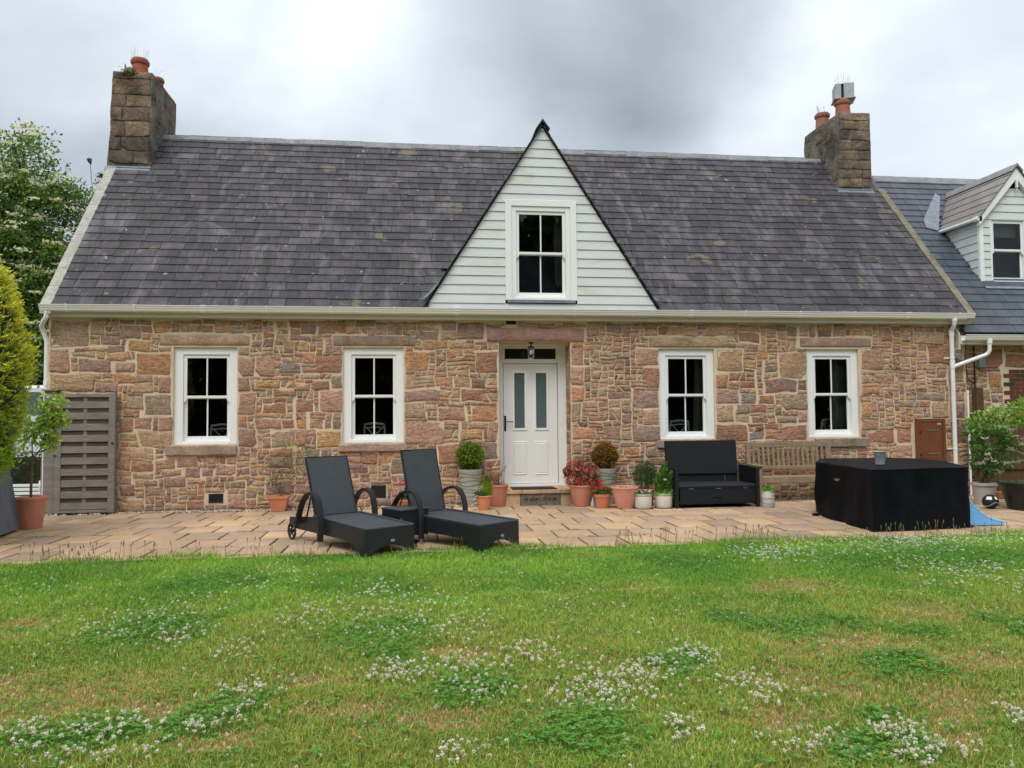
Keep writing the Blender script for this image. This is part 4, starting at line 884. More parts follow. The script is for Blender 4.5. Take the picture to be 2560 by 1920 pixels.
def chimney_pot(parent, x, y, z0, h, r, col, tilt=0):
    m = MB(); m.col = col
    prof = [(r*1.12,0),(r*1.1,.04),(r*.98,.08),(r*.9,h*.55),(r*.86,h*.78),(r*.98,h*.80),(r*1.05,h*.86),(r*1.04,h*.93),(r*.92,h*.95),(r*.90,h),(r*.74,h),(r*.70,h*.6)]
    m.lathe(prof, 20, (x, y, z0)); return m.build('chimney_pot', mTerra, parent)
def spikes(parent, x, y, z, r, n, rng):
    m = MB()
    for i in range(n):
        a = rng.uniform(0, 6.28); rr_ = r*rng.uniform(.6,1.0); px_, py_ = x+rr_*math.cos(a), y+rr_*math.sin(a); l = rng.uniform(.14,.24)
        m.tube([(px_,py_,z-.02),(px_+rng.uniform(-.04,.04)+.02*math.cos(a),py_,z+l)], .0028, 4)
    m.build('bird_spikes', mSteel, parent)
p1 = chimney_pot(chL, -5.29, 2.85, 7.98, .52, .165, s2l(158,86,66)); spikes(chL, -5.29, 2.85, 8.5, .16, 22, RNG)
chimney_pot(chL, -5.15, 3.42, 7.97, .42, .13, s2l(150,84,66)); spikes(chL, -5.13, 3.42, 8.38, .14, 8, RNG)
chimney_pot(chR, 9.30, 2.85, 7.82, .52, .17, s2l(160,98,80)); chimney_pot(chR, 9.16, 3.45, 7.8, .48, .16, s2l(152,104,86)); spikes(chR, 9.16, 3.45, 8.26, .1, 8, RNG)
cw = MB(); Mz = Matrix.Translation((9.35, 2.9, 8.36)) @ Matrix.Rotation(math.radians(-20), 4, 'Z') @ Matrix.Scale(.9, 4)
for (a, b, c, d) in ((-.22,-.215,-.045,-.205),(.03,-.215,.23,-.205)): pass
cw.box(-.02,-.19,.0,.215,-.18,.36, Mz); cw.box(-.215,-.19,.0,-.205,.19,.36, Mz); cw.box(-.02,.18,.0,.215,.19,.36, Mz); cw.box(.205,-.18,.0,.215,.18,.36, Mz); cw.box(-.215,-.19,.35,.215,.19,.36, Mz); cw.box(-.20,-.19,0,-.08,-.18,.36, Mz)
cw.box(-.25,-.22,-.012,.25,.22,0, Mz); cw.build('chimney_cowl', mGalv, chR, smooth=False)
cb = MB(); cb.box(-.1,-.15,.01,.17,.15,.345, Mz); cb.build('cowl_core', mDark, chR, smooth=False)
spikes(chR, 9.35, 2.9, 8.72, .15, 12, RNG)
ms = leaves('moss', np.array([(-5.27,2.24,7.98)])+NP.normal(size=(260,3))*[.07,.03,.04], NP.normal(size=(260,3))+[0,0,.8], .05, .02, np.array([.16,.17,.04])*NP.uniform(.6,1.2,(260,1)), mLeaf, chL)
# ------------------------------------------------------------------ the lower wing on the right
AX0, AX1, AY = 9.83, 14.6, .10
AEY, AEZ, ASL = -.10, 2.915, 1.20; ARY = 3.08; ARZ = AEZ+ASL*(ARY-AEY)
aroof = lambda y: AEZ+ASL*(y-AEY)
wing = anchored('house_wing', (11.8, .1, G), 'lower stone wing with a bluer slate roof and a small white boarded dormer', 'house')
m = MB(); m.add([(AX0,AY,-.02),(AX1,AY,-.02),(AX1,AY,2.85),(AX0,AY,2.85)], [(0,1,2,3)])
m.add([(AX1,AY,-.02),(AX1,6,-.02),(AX1,6,2.85),(AX1,ARY,ARZ-.1),(AX1,AY,2.85)], [(0,1,2,3,4)]); m.add([(AX0,6,-.02),(AX1,6,-.02),(AX1,6,2.85),(AX0,6,2.85)], [(0,1,2,3)])
awall = m.build('wall', mMortar, wing, smooth=False)
S2 = {'B':1}
brick_area = (10.60,1.35,11.6,2.30)
tr2 = [(10.22,2.28,10.62,2.66,'R'),(10.66,2.30,11.10,2.56,'R'),(10.30,1.95,10.56,2.22,'O'),(9.86,1.5,10.1,1.8,'R'),(10.1,1.7,10.35,1.92,'B')]
ra = random.Random(21)
tmp = SC_COL.copy()
alst = pack(AX0+.0, .06, 12.6, 2.80, [(10.42,.05,13,1.5), brick_area], tr2, ra, wmean=.26, hmean=.15)
alst = [(b, tuple(v*.85 for v in c), t) for b, c, t in alst]
stones(awall, alst, ra, front(AY), 160)
mBrick = mk('brick_mat', (1,1,1), .9, True, n=((30,.8,1.15),), bump=((50,.01),), spec=.15)
BMs = MB(); BMs.box(0,-.012,0,.215,.03,.065); bme = BMs.mesh('brick', mBrick, smooth=False)
zb_ = 1.36; row = 0
while zb_ < 2.26:
    x = 10.62+(.115 if row % 2 else 0)
    while x < 11.45:
        c = random.Random(int(x*100)+row).choice([(.13,.045,.035),(.10,.045,.038),(.07,.045,.045),(.14,.055,.042)])
        link('brick', bme, awall, Vector((x, AY, zb_))-org(awall), color=c); x += .228
    zb_ += .077; row += 1
m = MB(); m.add([(AX0-.13,AEY-.01,aroof(AEY)-.03),(AX1,AEY-.01,aroof(AEY)-.03),(AX1,ARY,ARZ-.03),(AX0-.13,ARY,ARZ-.03)], [(0,1,2,3)])
m.add([(AX0-.13,2*ARY,aroof(AEY)-.03),(AX1,2*ARY,aroof(AEY)-.03),(AX1,ARY,ARZ-.03),(AX0-.13,ARY,ARZ-.03)], [(0,1,2,3)])
aro = m.build('roof', mSlateNew, wing, smooth=False)
DX0, DXM, DX1, DFY, DZ0, DZE, DZA = 10.815, 11.572, 12.33, .82, 4.01, 5.27, 6.20
def keep_wing(cx, y, z, lo, hi, Pt):
    if z > DZ0-.12 and lo > DX0-.05+0 and cx < DX1 and z < DZE+.05: return False
    if z > DZE and z < DZA-.05:
        hw = (DZA-z)*(DX1-DXM)/(DZA-DZE)
        if abs(cx-DXM) < hw-.1: return False
    return cx < 13.6
NT = [(1,1,1),(1.1,1.08,1.06),(.9,.92,.95),(1.04,1.04,1.06),(.95,.96,1.0)]
lay_slates(aro, AX0-.12, 13.4, AEY-.02, AEZ+.004, math.atan(ASL), 24, math.hypot(ARY-AEY, ARZ-AEZ)/24, keep_wing, mSlateNew, 240, random.Random(31), NT, .4)
m = MB(); m.prism([(ARY-.16,ARZ-.17),(ARY-.14,ARZ-.11),(ARY,ARZ+.05),(ARY+.14,ARZ-.11),(ARY+.16,ARZ-.17),(ARY,ARZ)], AX0-.1, AX1, 'x'); m.build('ridge_tiles', mRidge, aro, smooth=False)
m = MB(); m.box(AX0-.20,AEY-.04+.02,2.71,AX1,AEY+.0,2.865); m.box(AX0-.20,-.08,2.71,AX1,AY-.002,2.725); m.build('fascia_board', mFascia, wing, smooth=False)
m = MB(); m.prism([(p[0]+.02, p[1]-.375) for p in gp], AX0-.18, AX1, 'x'); ag = m.build('gutter', mGutter, wing, ang=.5)
m = MB(); m.prism([(-.10,2.62),(-.10,2.90),(.0,3.02),(.0,2.62)], AX0-.215, AX0-.19, 'x'); m.build('gutter_end_box', mFascia, wing, smooth=False)
m = MB(); bx = 10.13
m.tube([(bx,-.19,2.79),(bx,-.19,2.60),(bx-.015,-.17,2.55),(bx-.05,-.15,2.52),(9.56,-.085,2.335),(9.49,-.075,2.31)], .034, 12); m.tube([(bx,-.19,2.80),(bx,-.19,2.72)], .046, 12); m.build('downpipe', mWhite, wing)
# dormer
dmr = MB(); dmr.add([(DX0,DFY+.02,DZ0-.02),(11.06,DFY+.02,DZ0-.02),(11.06,DFY+.02,DZE),(DX0,DFY+.02,DZE)], [(0,1,2,3)]); dmr.add([(11.77,DFY+.02,DZ0-.02),(DX1,DFY+.02,DZ0-.02),(DX1,DFY+.02,DZE),(11.77,DFY+.02,DZE)], [(0,1,2,3)]); dmr.add([(DX0,DFY+.02,DZE),(DX1,DFY+.02,DZE),(DXM,DFY+.02,DZA)], [(0,1,2)])
dyb = AEY+(DZE-AEZ)/ASL
for x in (DX0+.02, DX1-.02): dmr.add([(x,DFY+.02,DZ0-.05),(x,dyb+.05,DZE),(x,DFY+.02,DZE)], [(0,1,2)])
dor = dmr.build('dormer', mDark, wing, smooth=False)
z = DZ0-.01; k = 0
while z < DZE-.01:                                   # cheek boards
    z1 = min(z+.158, DZE); ya, yb2 = AEY+(z-AEZ)/ASL+.02, AEY+(z1-AEZ)/ASL+.02
    P = [(DFY+.01, z), (max(DFY+.03, ya), z), (max(DFY+.03, yb2), z1-.003), (DFY+.01, z1-.003)]
    m = MB(); xf = lambda zz: DX0+.004-.014*(1-(zz-z)/(z1-z+1e-6)); n = len(P)
    m.add([(xf(p[1]), p[0], p[1]) for p in P]+[(DX0+.018, p[0], p[1]) for p in P], [(3,2,1,0)]+[(i,(i+1) % n,n+(i+1) % n,n+i) for i in range(n)]); m.build('cladding_board', mBoard, dor, smooth=False); z = z1
wx0, wx1, wz0, wz1 = 11.035, 11.80, 4.0, 5.265
z = DZ0-.02
while z < DZA-.35:
    z1 = z+.155
    if z1 < wz1: spans = [(DX0+.07, wx0-.002),(wx1+.002, DX1-.07)]
    else: spans = [(DX0+.07, DX1-.07)]
    for a, b in spans:
        if z < DZE-.02 and z1 < DZE+.05: P = [(a,z),(b,z),(b,z1-.003),(a,z1-.003)]
        else: P = clip_tri(a, b, z, z1, DXM, DZA, (DX1-DXM)/(DZA-DZE), .13)
        if P: board(dor, P, z, z1, DFY)
    z = z1
m = MB(); m.box(DX0-.015,DFY-.03,DZ0-.03,DX0+.07,DFY+.03,DZE-.05); m.build('corner_board', mWhite, dor, smooth=False)
wd = sash_window(dor.parent, wx0, wz0, wx1, wz1, y=DFY-.06, bars=False, inner=(.04,.04,.05,.07))
wb = MB(); wb.box(wx0+.05, DFY+.5, wz0-.3, wx1, DFY+.51, wz1); wb.add([(wx0-.1,DFY+1.6,3.6),(wx1+.4,DFY+1.6,3.6),(wx1+.4,DFY+1.6,5.3),(wx0-.1,DFY+1.6,5.3)], [(0,1,2,3)])
m = MB(); m.add([(wx0+.07,DFY+.16,4.92),(wx1-.07,DFY+.16,4.92),(wx1-.07,DFY+.16,5.2),(wx0+.07,DFY+.16,5.2)], [(0,1,2,3)]); m.build('roller_blind', mCurtain, dor, smooth=False)
bt = MB(); tk = .155; kk = (DZA-DZE)/(DX1-DXM)
for s in (-1, 1):
    A = (DXM, DZA+.05); Bp = (DXM+s*(DX1-DXM+.06), DZE+.05-.06*kk)
    bt.add([(A[0],DFY-.10,A[1]),(Bp[0],DFY-.10,Bp[1]),(Bp[0],DFY-.10,Bp[1]-tk),(A[0],DFY-.10,A[1]-tk*1.5),(A[0],DFY-.02,A[1]),(Bp[0],DFY-.02,Bp[1]),(Bp[0],DFY-.02,Bp[1]-tk),(A[0],DFY-.02,A[1]-tk*1.5)],
           [(0,1,2,3),(4,7,6,5),(0,4,5,1),(1,5,6,2),(2,6,7,3),(3,7,4,0)])
    bt.box(Bp[0]-.06*(1+s*.0),DFY-.10,DZE-.10,Bp[0]+.06,DFY+.0,DZE-.01)
bt.build('barge_board', mWhite, dor, smooth=False)
m = MB(); m.box(DXM-.018,DFY-.115,DZA-.36,DXM+.018,DFY-.08,DZA-.17); m.add([(DXM-.02,DFY-.1,DZA-.36),(DXM+.02,DFY-.1,DZA-.36),(DXM,DFY-.1,DZA-.42)], [(0,1,2)]); m.build('finial', mWhite, dor, smooth=False)
# dormer roof: slates in courses along the slope, both sides
mSlWarm = mk('dormer_slate_mat', s2l(134,129,126), .55, True, n=((4,.85,1.15),(40,.9,1.1)), bump=((50,.003),), spec=.4)
yback = AEY+(DZA-AEZ)/ASL
for s in (-1, 1):
    e0 = Vector((DXM+s*(DX1-DXM+.10), 0, DZE-.10*kk+.06)); a0 = Vector((DXM, 0, DZA+.06)); d = (a0-e0); Ls = d.length; d.normalize(); nn = Vector((s*d.z, 0, abs(d.x)))
    base = MB(); base.add([(e0.x,DFY-.12,e0.z-.02),(a0.x,DFY-.12,a0.z-.02),(a0.x,yback+.1,a0.z-.02),(e0.x,AEY+(e0.z-AEZ)/ASL+.1,e0.z-.02)], [(0,1,2,3)]); base.build('dormer_roof', mSlWarm, wing, smooth=False)
    for r in range(6):
        p0 = e0+d*(Ls*r/6); p1 = e0+d*(Ls*(r+1.25)/6) if r < 5 else a0; ye = AEY+(p0.z-AEZ)/ASL+.05; y = DFY-.13+(0 if r % 2 else -.0); first = True
        yv = y
        while yv < ye:
            w = .30 if not (first and r % 2) else .15; first = False; y2 = min(yv+w-.004, ye+.05)
            mm = MB(); q = RNG.uniform(.88,1.1)
            o1 = nn*.016; o2 = nn*.002; th = nn*.008
            vs = [p0+o1, p1+o2]; V = []
            for yy in (yv, y2):
                for p in (p0+o1, p1+o2, p1+o2-th, p0+o1-th): V.append((p.x, yy, p.z))
            mm.col = (q,q,q); mm.add(V, [(0,1,5,4),(1,2,6,5),(2,3,7,6),(3,0,4,7),(0,3,2,1),(4,5,6,7)])
            mm.build('slate', mSlWarm, dor, smooth=False); yv += w
m = MB(); m.prism([(DXM-.13,DZA-.04),(DXM,DZA+.115),(DXM+.13,DZA-.04),(DXM+.11,DZA-.05),(DXM,DZA+.07),(DXM-.11,DZA-.05)], DFY-.14, yback+.12, 'y'); m.build('dormer_ridge', mRidge, dor, smooth=False)
m = MB(); m.tube([(DX0-.10,DFY-.12,DZE-.06),(DX0-.10,dyb-.05,DZE-.06)], .035, 8); m.build('dormer_gutter', mWhite, dor)
m = MB(); yy = AEY+(5.2-AEZ)/ASL; off = .075
m.add([(DX0-.13,yy-.03,aroof(yy-.03)+off),(DX0-.36,yy+.03,aroof(yy+.03)+off),(DX0-.30,yy+.2,aroof(yy+.2)+off),(11.28,2.66,aroof(2.66)+off),(11.34,2.58,aroof(2.58)+off)], [(0,1,2,3,4)]); m.build('lead_valley', mLead, dor, smooth=False)
m = MB(); m.add([(DX0-.06,DFY-.20,aroof(DFY-.20)+off),(DX1,DFY-.20,aroof(DFY-.20)+off),(DX1,DFY+.0,DZ0+.02),(DX0+.1,DFY+.0,DZ0+.02)], [(0,1,2,3)]); m.build('lead_apron', mLead, dor, smooth=False)

# things fixed to the walls -------------------------------------------------
mb_ = anchored('meter_cupboard', (9.05, 0, .64), 'brown meter cupboard let into the stone wall beside the white downpipe', 'cupboard')
m = MB(); m.box(8.775,-.055,.635,8.83,.02,1.395); m.box(9.28,-.055,.635,9.335,.02,1.395); m.box(8.83,-.055,1.335,9.28,.02,1.395); m.box(8.83,-.055,.635,9.28,.02,.69); m.build('frame', mBrownDoor, mb_, smooth=False, bevel=.005)
m = MB(); m.box(8.833,-.047,.693,9.277,.01,1.332); md = m.build('door', mBrownDoor, mb_, smooth=False, bevel=.006)
m = MB(); m.box(8.985,-.056,1.185,9.16,-.0475,1.195); m.box(8.985,-.056,.775,9.16,-.0475,.785); m.tube([(9.19,-.048,1.19),(9.19,-.058,1.19)],.012,10); m.tube([(9.19,-.048,.78),(9.19,-.058,.78)],.012,10); m.build('catch', mSteel, md, smooth=False)
m = MB(); m.box(9.17,-.052,1.285,9.25,-.0476,1.318); m.build('label_plate', mGalv, md, smooth=False)
m = MB(); m.box(8.836,-.06,1.145,8.87,-.0476,1.175); m.box(8.836,-.06,.745,8.87,-.0476,.775); m.build('hinge', mIron, md, smooth=False)

jb = anchored('junction_box', (10.13, .1, 2.3), 'grey electrical junction box on the wing wall under its slanting white pipe', 'electrical box')
m = MB(); m.box(10.08,.02,2.30,10.215,.098,2.50); m.build('box', mGreyPl, jb, smooth=False, bevel=.01); m = MB(); m.box(10.09,.010,2.31,10.205,.0195,2.49); m.build('lid', mGreyPl, jb, smooth=False, bevel=.004)
sn = anchored('security_light', (9.63, 0, 2.45), 'small dark grey sensor light on the corner stones behind the downpipe', 'light')
m = MB(); M_ = Matrix.Translation((9.625,-.07,2.49)) @ Matrix.Rotation(.5,4,'Y') @ Matrix.Rotation(.3,4,'X'); m.box(-.05,-.03,-.045,.05,.03,.045,M_); m.build('housing', mGreyPl, sn, smooth=False, bevel=.006)
m = MB(); m.tube([(9.61,-.05,2.47),(9.60,-.0,2.46)],.012,8); m.build('bracket', mIron, sn)
cbm = MB(); cbm.tube([(9.80,-.03,3.0),(9.79,-.03,2.7),(9.765,-.03,2.5),(9.79,-.03,2.3),(9.86,.04,2.12),(9.96,.07,2.05),(10.03,.08,2.05)],.008,6); cbm.tube([(10.03,.07,2.75),(10.03,.07,1.6)],.013,6); cbm.tube([(10.0,.07,2.05),(9.90,.05,1.9),(9.87,.05,1.8)],.007,6)
tag(cbm.build('cable', mIron), 'black cables looping down the corner where the two walls meet', 'cable')
vpm = MB(); vpm.tube([(9.655,-.22,1.86),(9.655,-.22,G)],.018,10); vp = anchored('vent_pipe', (9.655,-.22,G), 'thin white upright pipe beside the wooden fence post', 'pipe'); vpm.build('pipe', mGutter, vp)
m = MB(); m.tube([(9.655,-.22,1.885),(9.655,-.22,1.83)],.024,10); m.build('pipe_cap', mGutter, vp); m = MB(); m.tube([(9.655,-.22,1.1),(9.72,-.24,1.1)],.01,8); m.build('pipe_clip', mGutter, vp)

ln = anchored('porch_lantern', (1.945,.12,2.735), 'clear glass lantern hanging from the lintel above the front door', 'lantern')
m = MB(); m.lathe([(.001,0),(.045,0),(.045,-.012),(.012,-.03),(.012,-.06),(.045,-.07),(.058,-.095),(.05,-.10),(.001,-.10)], 16, (1.945,.12,2.735)); m.build('mount', mIron, ln)
m = MB(); m.lathe([(.050,-.10),(.062,-.14),(.060,-.22),(.045,-.27),(.02,-.285),(.001,-.287)], 16, (1.945,.12,2.735)); m.build('glass', mLampGlass, ln)
m = MB(); m.ball((1.945,.12,2.735-.17), .03, 10, 8, (1,1,1.4)); m.build('bulb', mGlaze, ln)
cg = MB()
for k in range(4):
    a = math.pi/4+k*math.pi/2; cg.tube([(1.945+.055*math.cos(a),.12+.055*math.sin(a),2.635),(1.945+.066*math.cos(a),.12+.066*math.sin(a),2.59),(1.945+.064*math.cos(a),.12+.064*math.sin(a),2.52),(1.945+.02*math.cos(a),.12+.02*math.sin(a),2.448)],.003,5)
cg.build('cage', mIron, ln)
mt = root('doormat', (1.93,-.0,.30), 0, 'thin black doormat lying on the step under the front door', 'doormat')
m = MB(); m.add([(-.36,-.20,.0),(.38,-.20,.0),(.36,.20,.0),(-.34,.20,.0),(-.36,-.20,.012),(.38,-.20,.012),(.36,.20,.012),(-.34,.20,.012)], [(0,3,2,1),(4,5,6,7),(0,1,5,4),(1,2,6,5),(2,3,7,6),(3,0,4,7)]); m.build('mat', mMat, mt, smooth=False)

# white cross-back chairs and curtains inside --------------------------------
def chair():
    r = root('dining_chair', (0,0,.3), 0, '', 'chair', 'white chairs behind the windows')
    m = MB(); m.lathe([(.001,.44),(.2,.44),(.21,.455),(.2,.47),(.001,.47)], 18); m.build('seat', mChair, r)
    for x, y in ((-.16,-.15),(.16,-.15),(-.15,.16),(.15,.16)):
        m = MB(); m.tube([(x*1.1,y*1.1,0),(x,y,.45)], .014, 8); m.build('leg', mChair, r)
    m = MB(); hoop = [(-.15,.17,.45),(-.155,.19,.7),(-.16,.2,.90),(-.15,.21,.955),(0,.215,.975),(.15,.21,.955),(.16,.2,.90),(.155,.19,.7),(.15,.17,.45)]
    m.tube(hoop, .017, 8); bk = m.build('backrest', mChair, r)
    m = MB(); m.tube([(-.15,.2,.93),(-.04,.205,.82),(.04,.205,.72),(.15,.19,.58)], .011, 6); m.tube([(.15,.2,.93),(.04,.205,.82),(-.04,.205,.72),(-.15,.19,.58)], .011, 6)
    m.tube([(-.155,.195,.90),(0,.21,.915),(.155,.195,.90)], .011, 6); m.build('cross_brace', mChair, bk)
    return r
ch0 = chair()
CH = [(-3.17,.68,.25,'white cross-back chair seen through the leftmost ground-floor window','L'),(-.60,.68,-.3,'white round-back chair seen through the window behind the sun loungers',''),
      (4.60,.68,.1,'white chair nearest the glass in the window above the black storage bench',''),(7.28,.70,.6,'white curved chair in the left pane of the window above the wooden bench',''),(7.72,.74,-.5,'white curved chair in the right pane of the window above the wooden bench','')]
for i, (x, y, a, l, _) in enumerate(CH):
    c = ch0 if i == 0 else copy_tree(ch0); c.scale = (1.12,1.12,1.13); c.location = (x, y, .3); c.rotation_euler = (0,0,a+math.pi); c['label'] = l
def curtain(x, y, z0, z1, w0, w1, label, s=1):
    m = MB(); n = 22; rows = 6; vs = []
    for j in range(rows+1):
        t = j/rows; z = z0+(z1-z0)*t; w = w0+(w1-w0)*t
        for i in range(n+1): vs.append((x+s*w*i/n, y+.02*math.sin(i*1.9+.4*t)+.01*math.sin(i*.7), z))
    m.add(vs, [(j*(n+1)+i, j*(n+1)+i+1, (j+1)*(n+1)+i+1, (j+1)*(n+1)+i) for j in range(rows) for i in range(n)]); return tag(m.build('curtain', mCurtain), label, 'curtain', 'curtains behind the windows')
curtain(5.02,.33,1.0,2.6,.20,.14,'pale curtain gathered at the right of the window above the black storage bench',-1)
curtain(7.68,.33,1.0,2.6,.30,.26,'pale curtain at the right of the window above the wooden bench',-1)
curtain(2.55,.22,3.5,4.95,.16,.19,'pale curtain at the right of the upstairs gable window',-1)
tb = root('desk_lamp', (2.35,.55,3.55), 0, 'white dome lamp standing inside the upstairs gable window', 'lamp')
m = MB(); m.lathe([(.001,0),(.07,0),(.07,.012),(.012,.02),(.012,.14),(.001,.14)], 14); m.build('base', mChair, tb); m = MB(); m.lathe([(.001,.27),(.06,.26),(.11,.20),(.12,.13)], 16); m.build('lamp_shade', mChair, tb)

# wooden gate at the left corner ----------------------------------------------
gate = anchored('wooden_gate', (-5.0,-.12,G), 'weathered grey slatted gate standing open against the left end of the cottage', 'gate')
gy = -.12; gx0, gx1, gz0, gz1 = -5.415, -4.555, .075, 1.885
m = MB(); m.box(gx0-.01,gy-.035,gz0,gx0+.085,gy+.035,gz1); m.build('stile', mWood, gate, smooth=False, bevel=.004)
m = MB(); m.box(gx1-.095,gy-.035,gz0,gx1,gy+.035,gz1+.015); m.build('stile', mWood, gate, smooth=False, bevel=.004)
m = MB(); m.box(gx0+.085,gy-.03,gz1-.05,gx1-.095,gy+.03,gz1-.002); m.build('top_rail', mWood, gate, smooth=False, bevel=.003)
m = MB(); m.box(gx0+.085,gy-.03,gz0+.003,gx1-.095,gy+.03,gz0+.045); m.build('bottom_rail', mWood, gate, smooth=False, bevel=.003)
m = MB(); m.box(-5.02,gy-.0122,gz0+.046,-4.97,gy-.0068,gz1-.051); m.build('centre_batten', mWood, gate, smooth=False)
nf = 10; pitch = (gz1-gz0-.10)/nf
for i in range(nf):
    z = gz0+.05+i*pitch; m = MB(); m.box(gx0+.086,gy-.027+RNG.uniform(-.002,.002),z+.003,gx1-.096,gy-.0125,z+.107); m.build('slat', mWood, gate, smooth=False, bevel=.003)
    m = MB(); m.box(gx0+.086,gy-.0065,z+.085,gx1-.096,gy+.006,min(z+.085+.107, gz1-.051)); m.build('recessed_slat', mWoodIn, gate, smooth=False)
m = MB(); m.tube([(gx1-.05,gy-.037,1.13),(gx1-.02,gy-.05,1.13)],.012,8); m.tube([(gx0+.0,gy-.036,.95),(gx0+.0,gy-.05,.95)],.012,8); m.tube([(gx0+.0,gy-.036,1.06),(gx0+.0,gy-.05,1.06)],.012,8); m.build('bolt', mIron, gate)
gp_ = anchored('gate_post', (-5.52,-.06,G), 'stout weathered post with a flat cap holding the slatted gate', 'post')
m = MB(); m.box(-5.59,-.13,G,-5.435,.03,1.93); m.build('post', mWood, gp_, smooth=False, bevel=.004); m = MB(); m.box(-5.615,-.155,1.931,-5.41,.055,1.957); m.build('post_cap', mWood, gp_, smooth=False, bevel=.004)
m = MB(); m.box(-5.70,.05,G,-5.60,.15,1.45); tag(m.build('fence_post', mWood, smooth=False), 'narrow grey post just left of the gate post', 'post')

# fence on the right ------------------------------------------------------------
fn = anchored('panel_fence', (10.6,-.35,G), 'brown boarded fence behind the flowering shrub in front of the lower wing', 'fence')
m = MB(); m.box(9.70,-.38,G,9.83,-.25,1.93); m.build('fence_post', mFence, fn, smooth=False, bevel=.005)
m = MB(); m.box(9.831,-.36,1.385,12.8,-.27,1.43); m.build('top_rail', mFence, fn, smooth=False, bevel=.004)
x = 9.835
while x < 12.7:
    m = MB(); m.box(x,-.33+RNG.uniform(-.003,.003),G+.05,x+.118,-.30,1.384); o = m.build('board', mFence, fn, smooth=False); x += .121
m = MB(); m.box(9.831,-.36,.5,12.8,-.331-.003,.58); m.box(9.831,-.40,G,12.8,-.29-.0,.098); m.build('gravel_board', mFence, fn, smooth=False)
br = MB(); br.col = s2l(150,92,72); br.box(9.72,-.78,G,12.6,-.56,G+.10); tag(br.build('planter_kerb', mTerra, smooth=False, bevel=.008), 'low terracotta coloured kerb running behind the pots at the right', 'kerb')
# ------------------------------------------------------------------ sun loungers
def lounger(top_y, top_z):
    r = root('sun_lounger', (0,0,G), 0, '', 'sun lounger', 'black wicker sun loungers on the patio')
    W = .61
    side = [(0,.0),(.07,.0),(.12,.035),(.22,.085),(.36,.115),(.6,.125),(1.1,.125),(1.78,.13),(1.78,.25),(1.5,.275),(1.18,.30),(.6,.285),(0,.268)]
    for x in (.0, W-.025):
        m = MB(); m.prism(side, x, x+.025, 'x'); m.build('side_panel', mWickerSide, r, smooth=False, bevel=.004)
    m = MB(); m.prism([(.0255,0),(.06,0),(.12,.045),(.22,.085),(.305,.095),(.39,.085),(.49,.045),(.55,0),(W-.0255,0),(W-.0255,.266),(.0255,.266)], 0.001, .026, 'y'); fp = m.build('foot_panel', mWickerSide, r, smooth=False)
    m = MB(); M_ = Matrix.Translation((.305+.03,-.004,.135)); m.lathe([(.001,-.003),(.026,-.003),(.028,0),(.026,.003),(.001,.003)], 16); m.v = [tuple(M_ @ (Matrix.Rotation(math.pi/2,4,'X') @ Vector((v[0],v[1]*.55,v[2])))) for v in m.v]; m.build('badge', mGalv, fp)
    m = MB(); P = [(0.002,.270),(.3,.279),(.6,.290),(.9,.301),(1.17,.305)]; 
    for (a, b), (c, d) in zip(P, P[1:]): m.box(.026,a,b-.02,W-.026,c,b) if False else m.add([(.027,a,b),(W-.027,a,b),(W-.027,c,d),(.027,c,d),(.027,a,b-.02),(W-.027,a,b-.02),(W-.027,c,d-.02),(.027,c,d-.02)], [(0,1,2,3),(7,6,5,4),(0,4,5,1),(2,6,7,3)])
    m.build('seat', mSling, r, ang=.5)
    m = MB(); rail = [(y, z+.006) for y, z in P]
    for x in (.014, W-.014): m.tube([(x, y, z) for y, z in rail], .013, 8)
    m.tube([(.014,.012,.274),(W-.014,.012,.274)], .013, 8); m.build('seat_edge', mSling, r)
    y0, z0 = 1.165, .31
    d = Vector((0, top_y-y0, top_z-z0)); L = d.length; an = math.atan2(d.z, d.y); M_ = Matrix.Translation((0,y0,z0)) @ Matrix.Rotation(an, 4, 'X')
    m = MB(); m.box(.045,0,-.035,W-.045,L,0,M_); bk = m.build('backrest', mSling, r, smooth=False, bevel=.008)
    m = MB(); M2 = lambda x,y,z: tuple(M_ @ Vector((x,y,z)))
    m.tube([M2(.04,0,-.012),M2(.04,L+.004,-.012),M2(W-.04,L+.004,-.012),M2(W-.04,0,-.012)], .015, 8); m.build('back_edge', mWickerSide, bk)
    m = MB(); m.tube([M2(.09,.38,-.04),(.09,1.52,.22)], .010, 6); m.tube([M2(W-.09,.38,-.04),(W-.09,1.52,.22)], .010, 6); m.build('back_strut', mBlackPl, r)
    path = [(.90,.055),(.895,.25),(.905,.38),(.935,.475),(.985,.545),(1.06,.58),(1.15,.578),(1.24,.545),(1.32,.48),(1.39,.39),(1.435,.29),(1.445,.20)]
    for x in (-.042, W+.042):
        m = MB(); m.band([(x,y,z) for y,z in path], .072, .026, (1,0,0)); ar = m.build('armrest', mWickerSide, r, ang=.6, bevel=.006)
        m = MB()
        for yy in (.885,.915): m.tube([(x-.022+ (yy-.885)*1.4,yy,.058),(x-.022+(yy-.885)*1.4,yy,0)], .008, 8)
        m.build('foot', mSteel, ar)
    for x in (-.02, W+.02):
        m = MB(); c = Vector((x,1.67,.095)); R = .092
        ring = [(x, 1.67+R*math.cos(t), .095+R*math.sin(t)) for t in np.linspace(0, 2*math.pi, 25)]; m.tube(ring, .013, 8, cap=False)
        wh = m.build('wheel', mBlackPl, r); m = MB()
        for k in range(5):
            t = k*2*math.pi/5+.3; m.tube([tuple(c), (x,1.67+R*math.cos(t),.095+R*math.sin(t))], .009, 6)
        m.tube([(x-.02,1.67,.095),(x+.02,1.67,.095)], .022, 10); m.build('spokes', mBlackPl, wh)
    for x in (.008, W-.008): 
        m = MB(); m.tube([(x,.012,.03),(x,.012,0)], .009, 8); m.build('foot', mSteel, r)
    return r
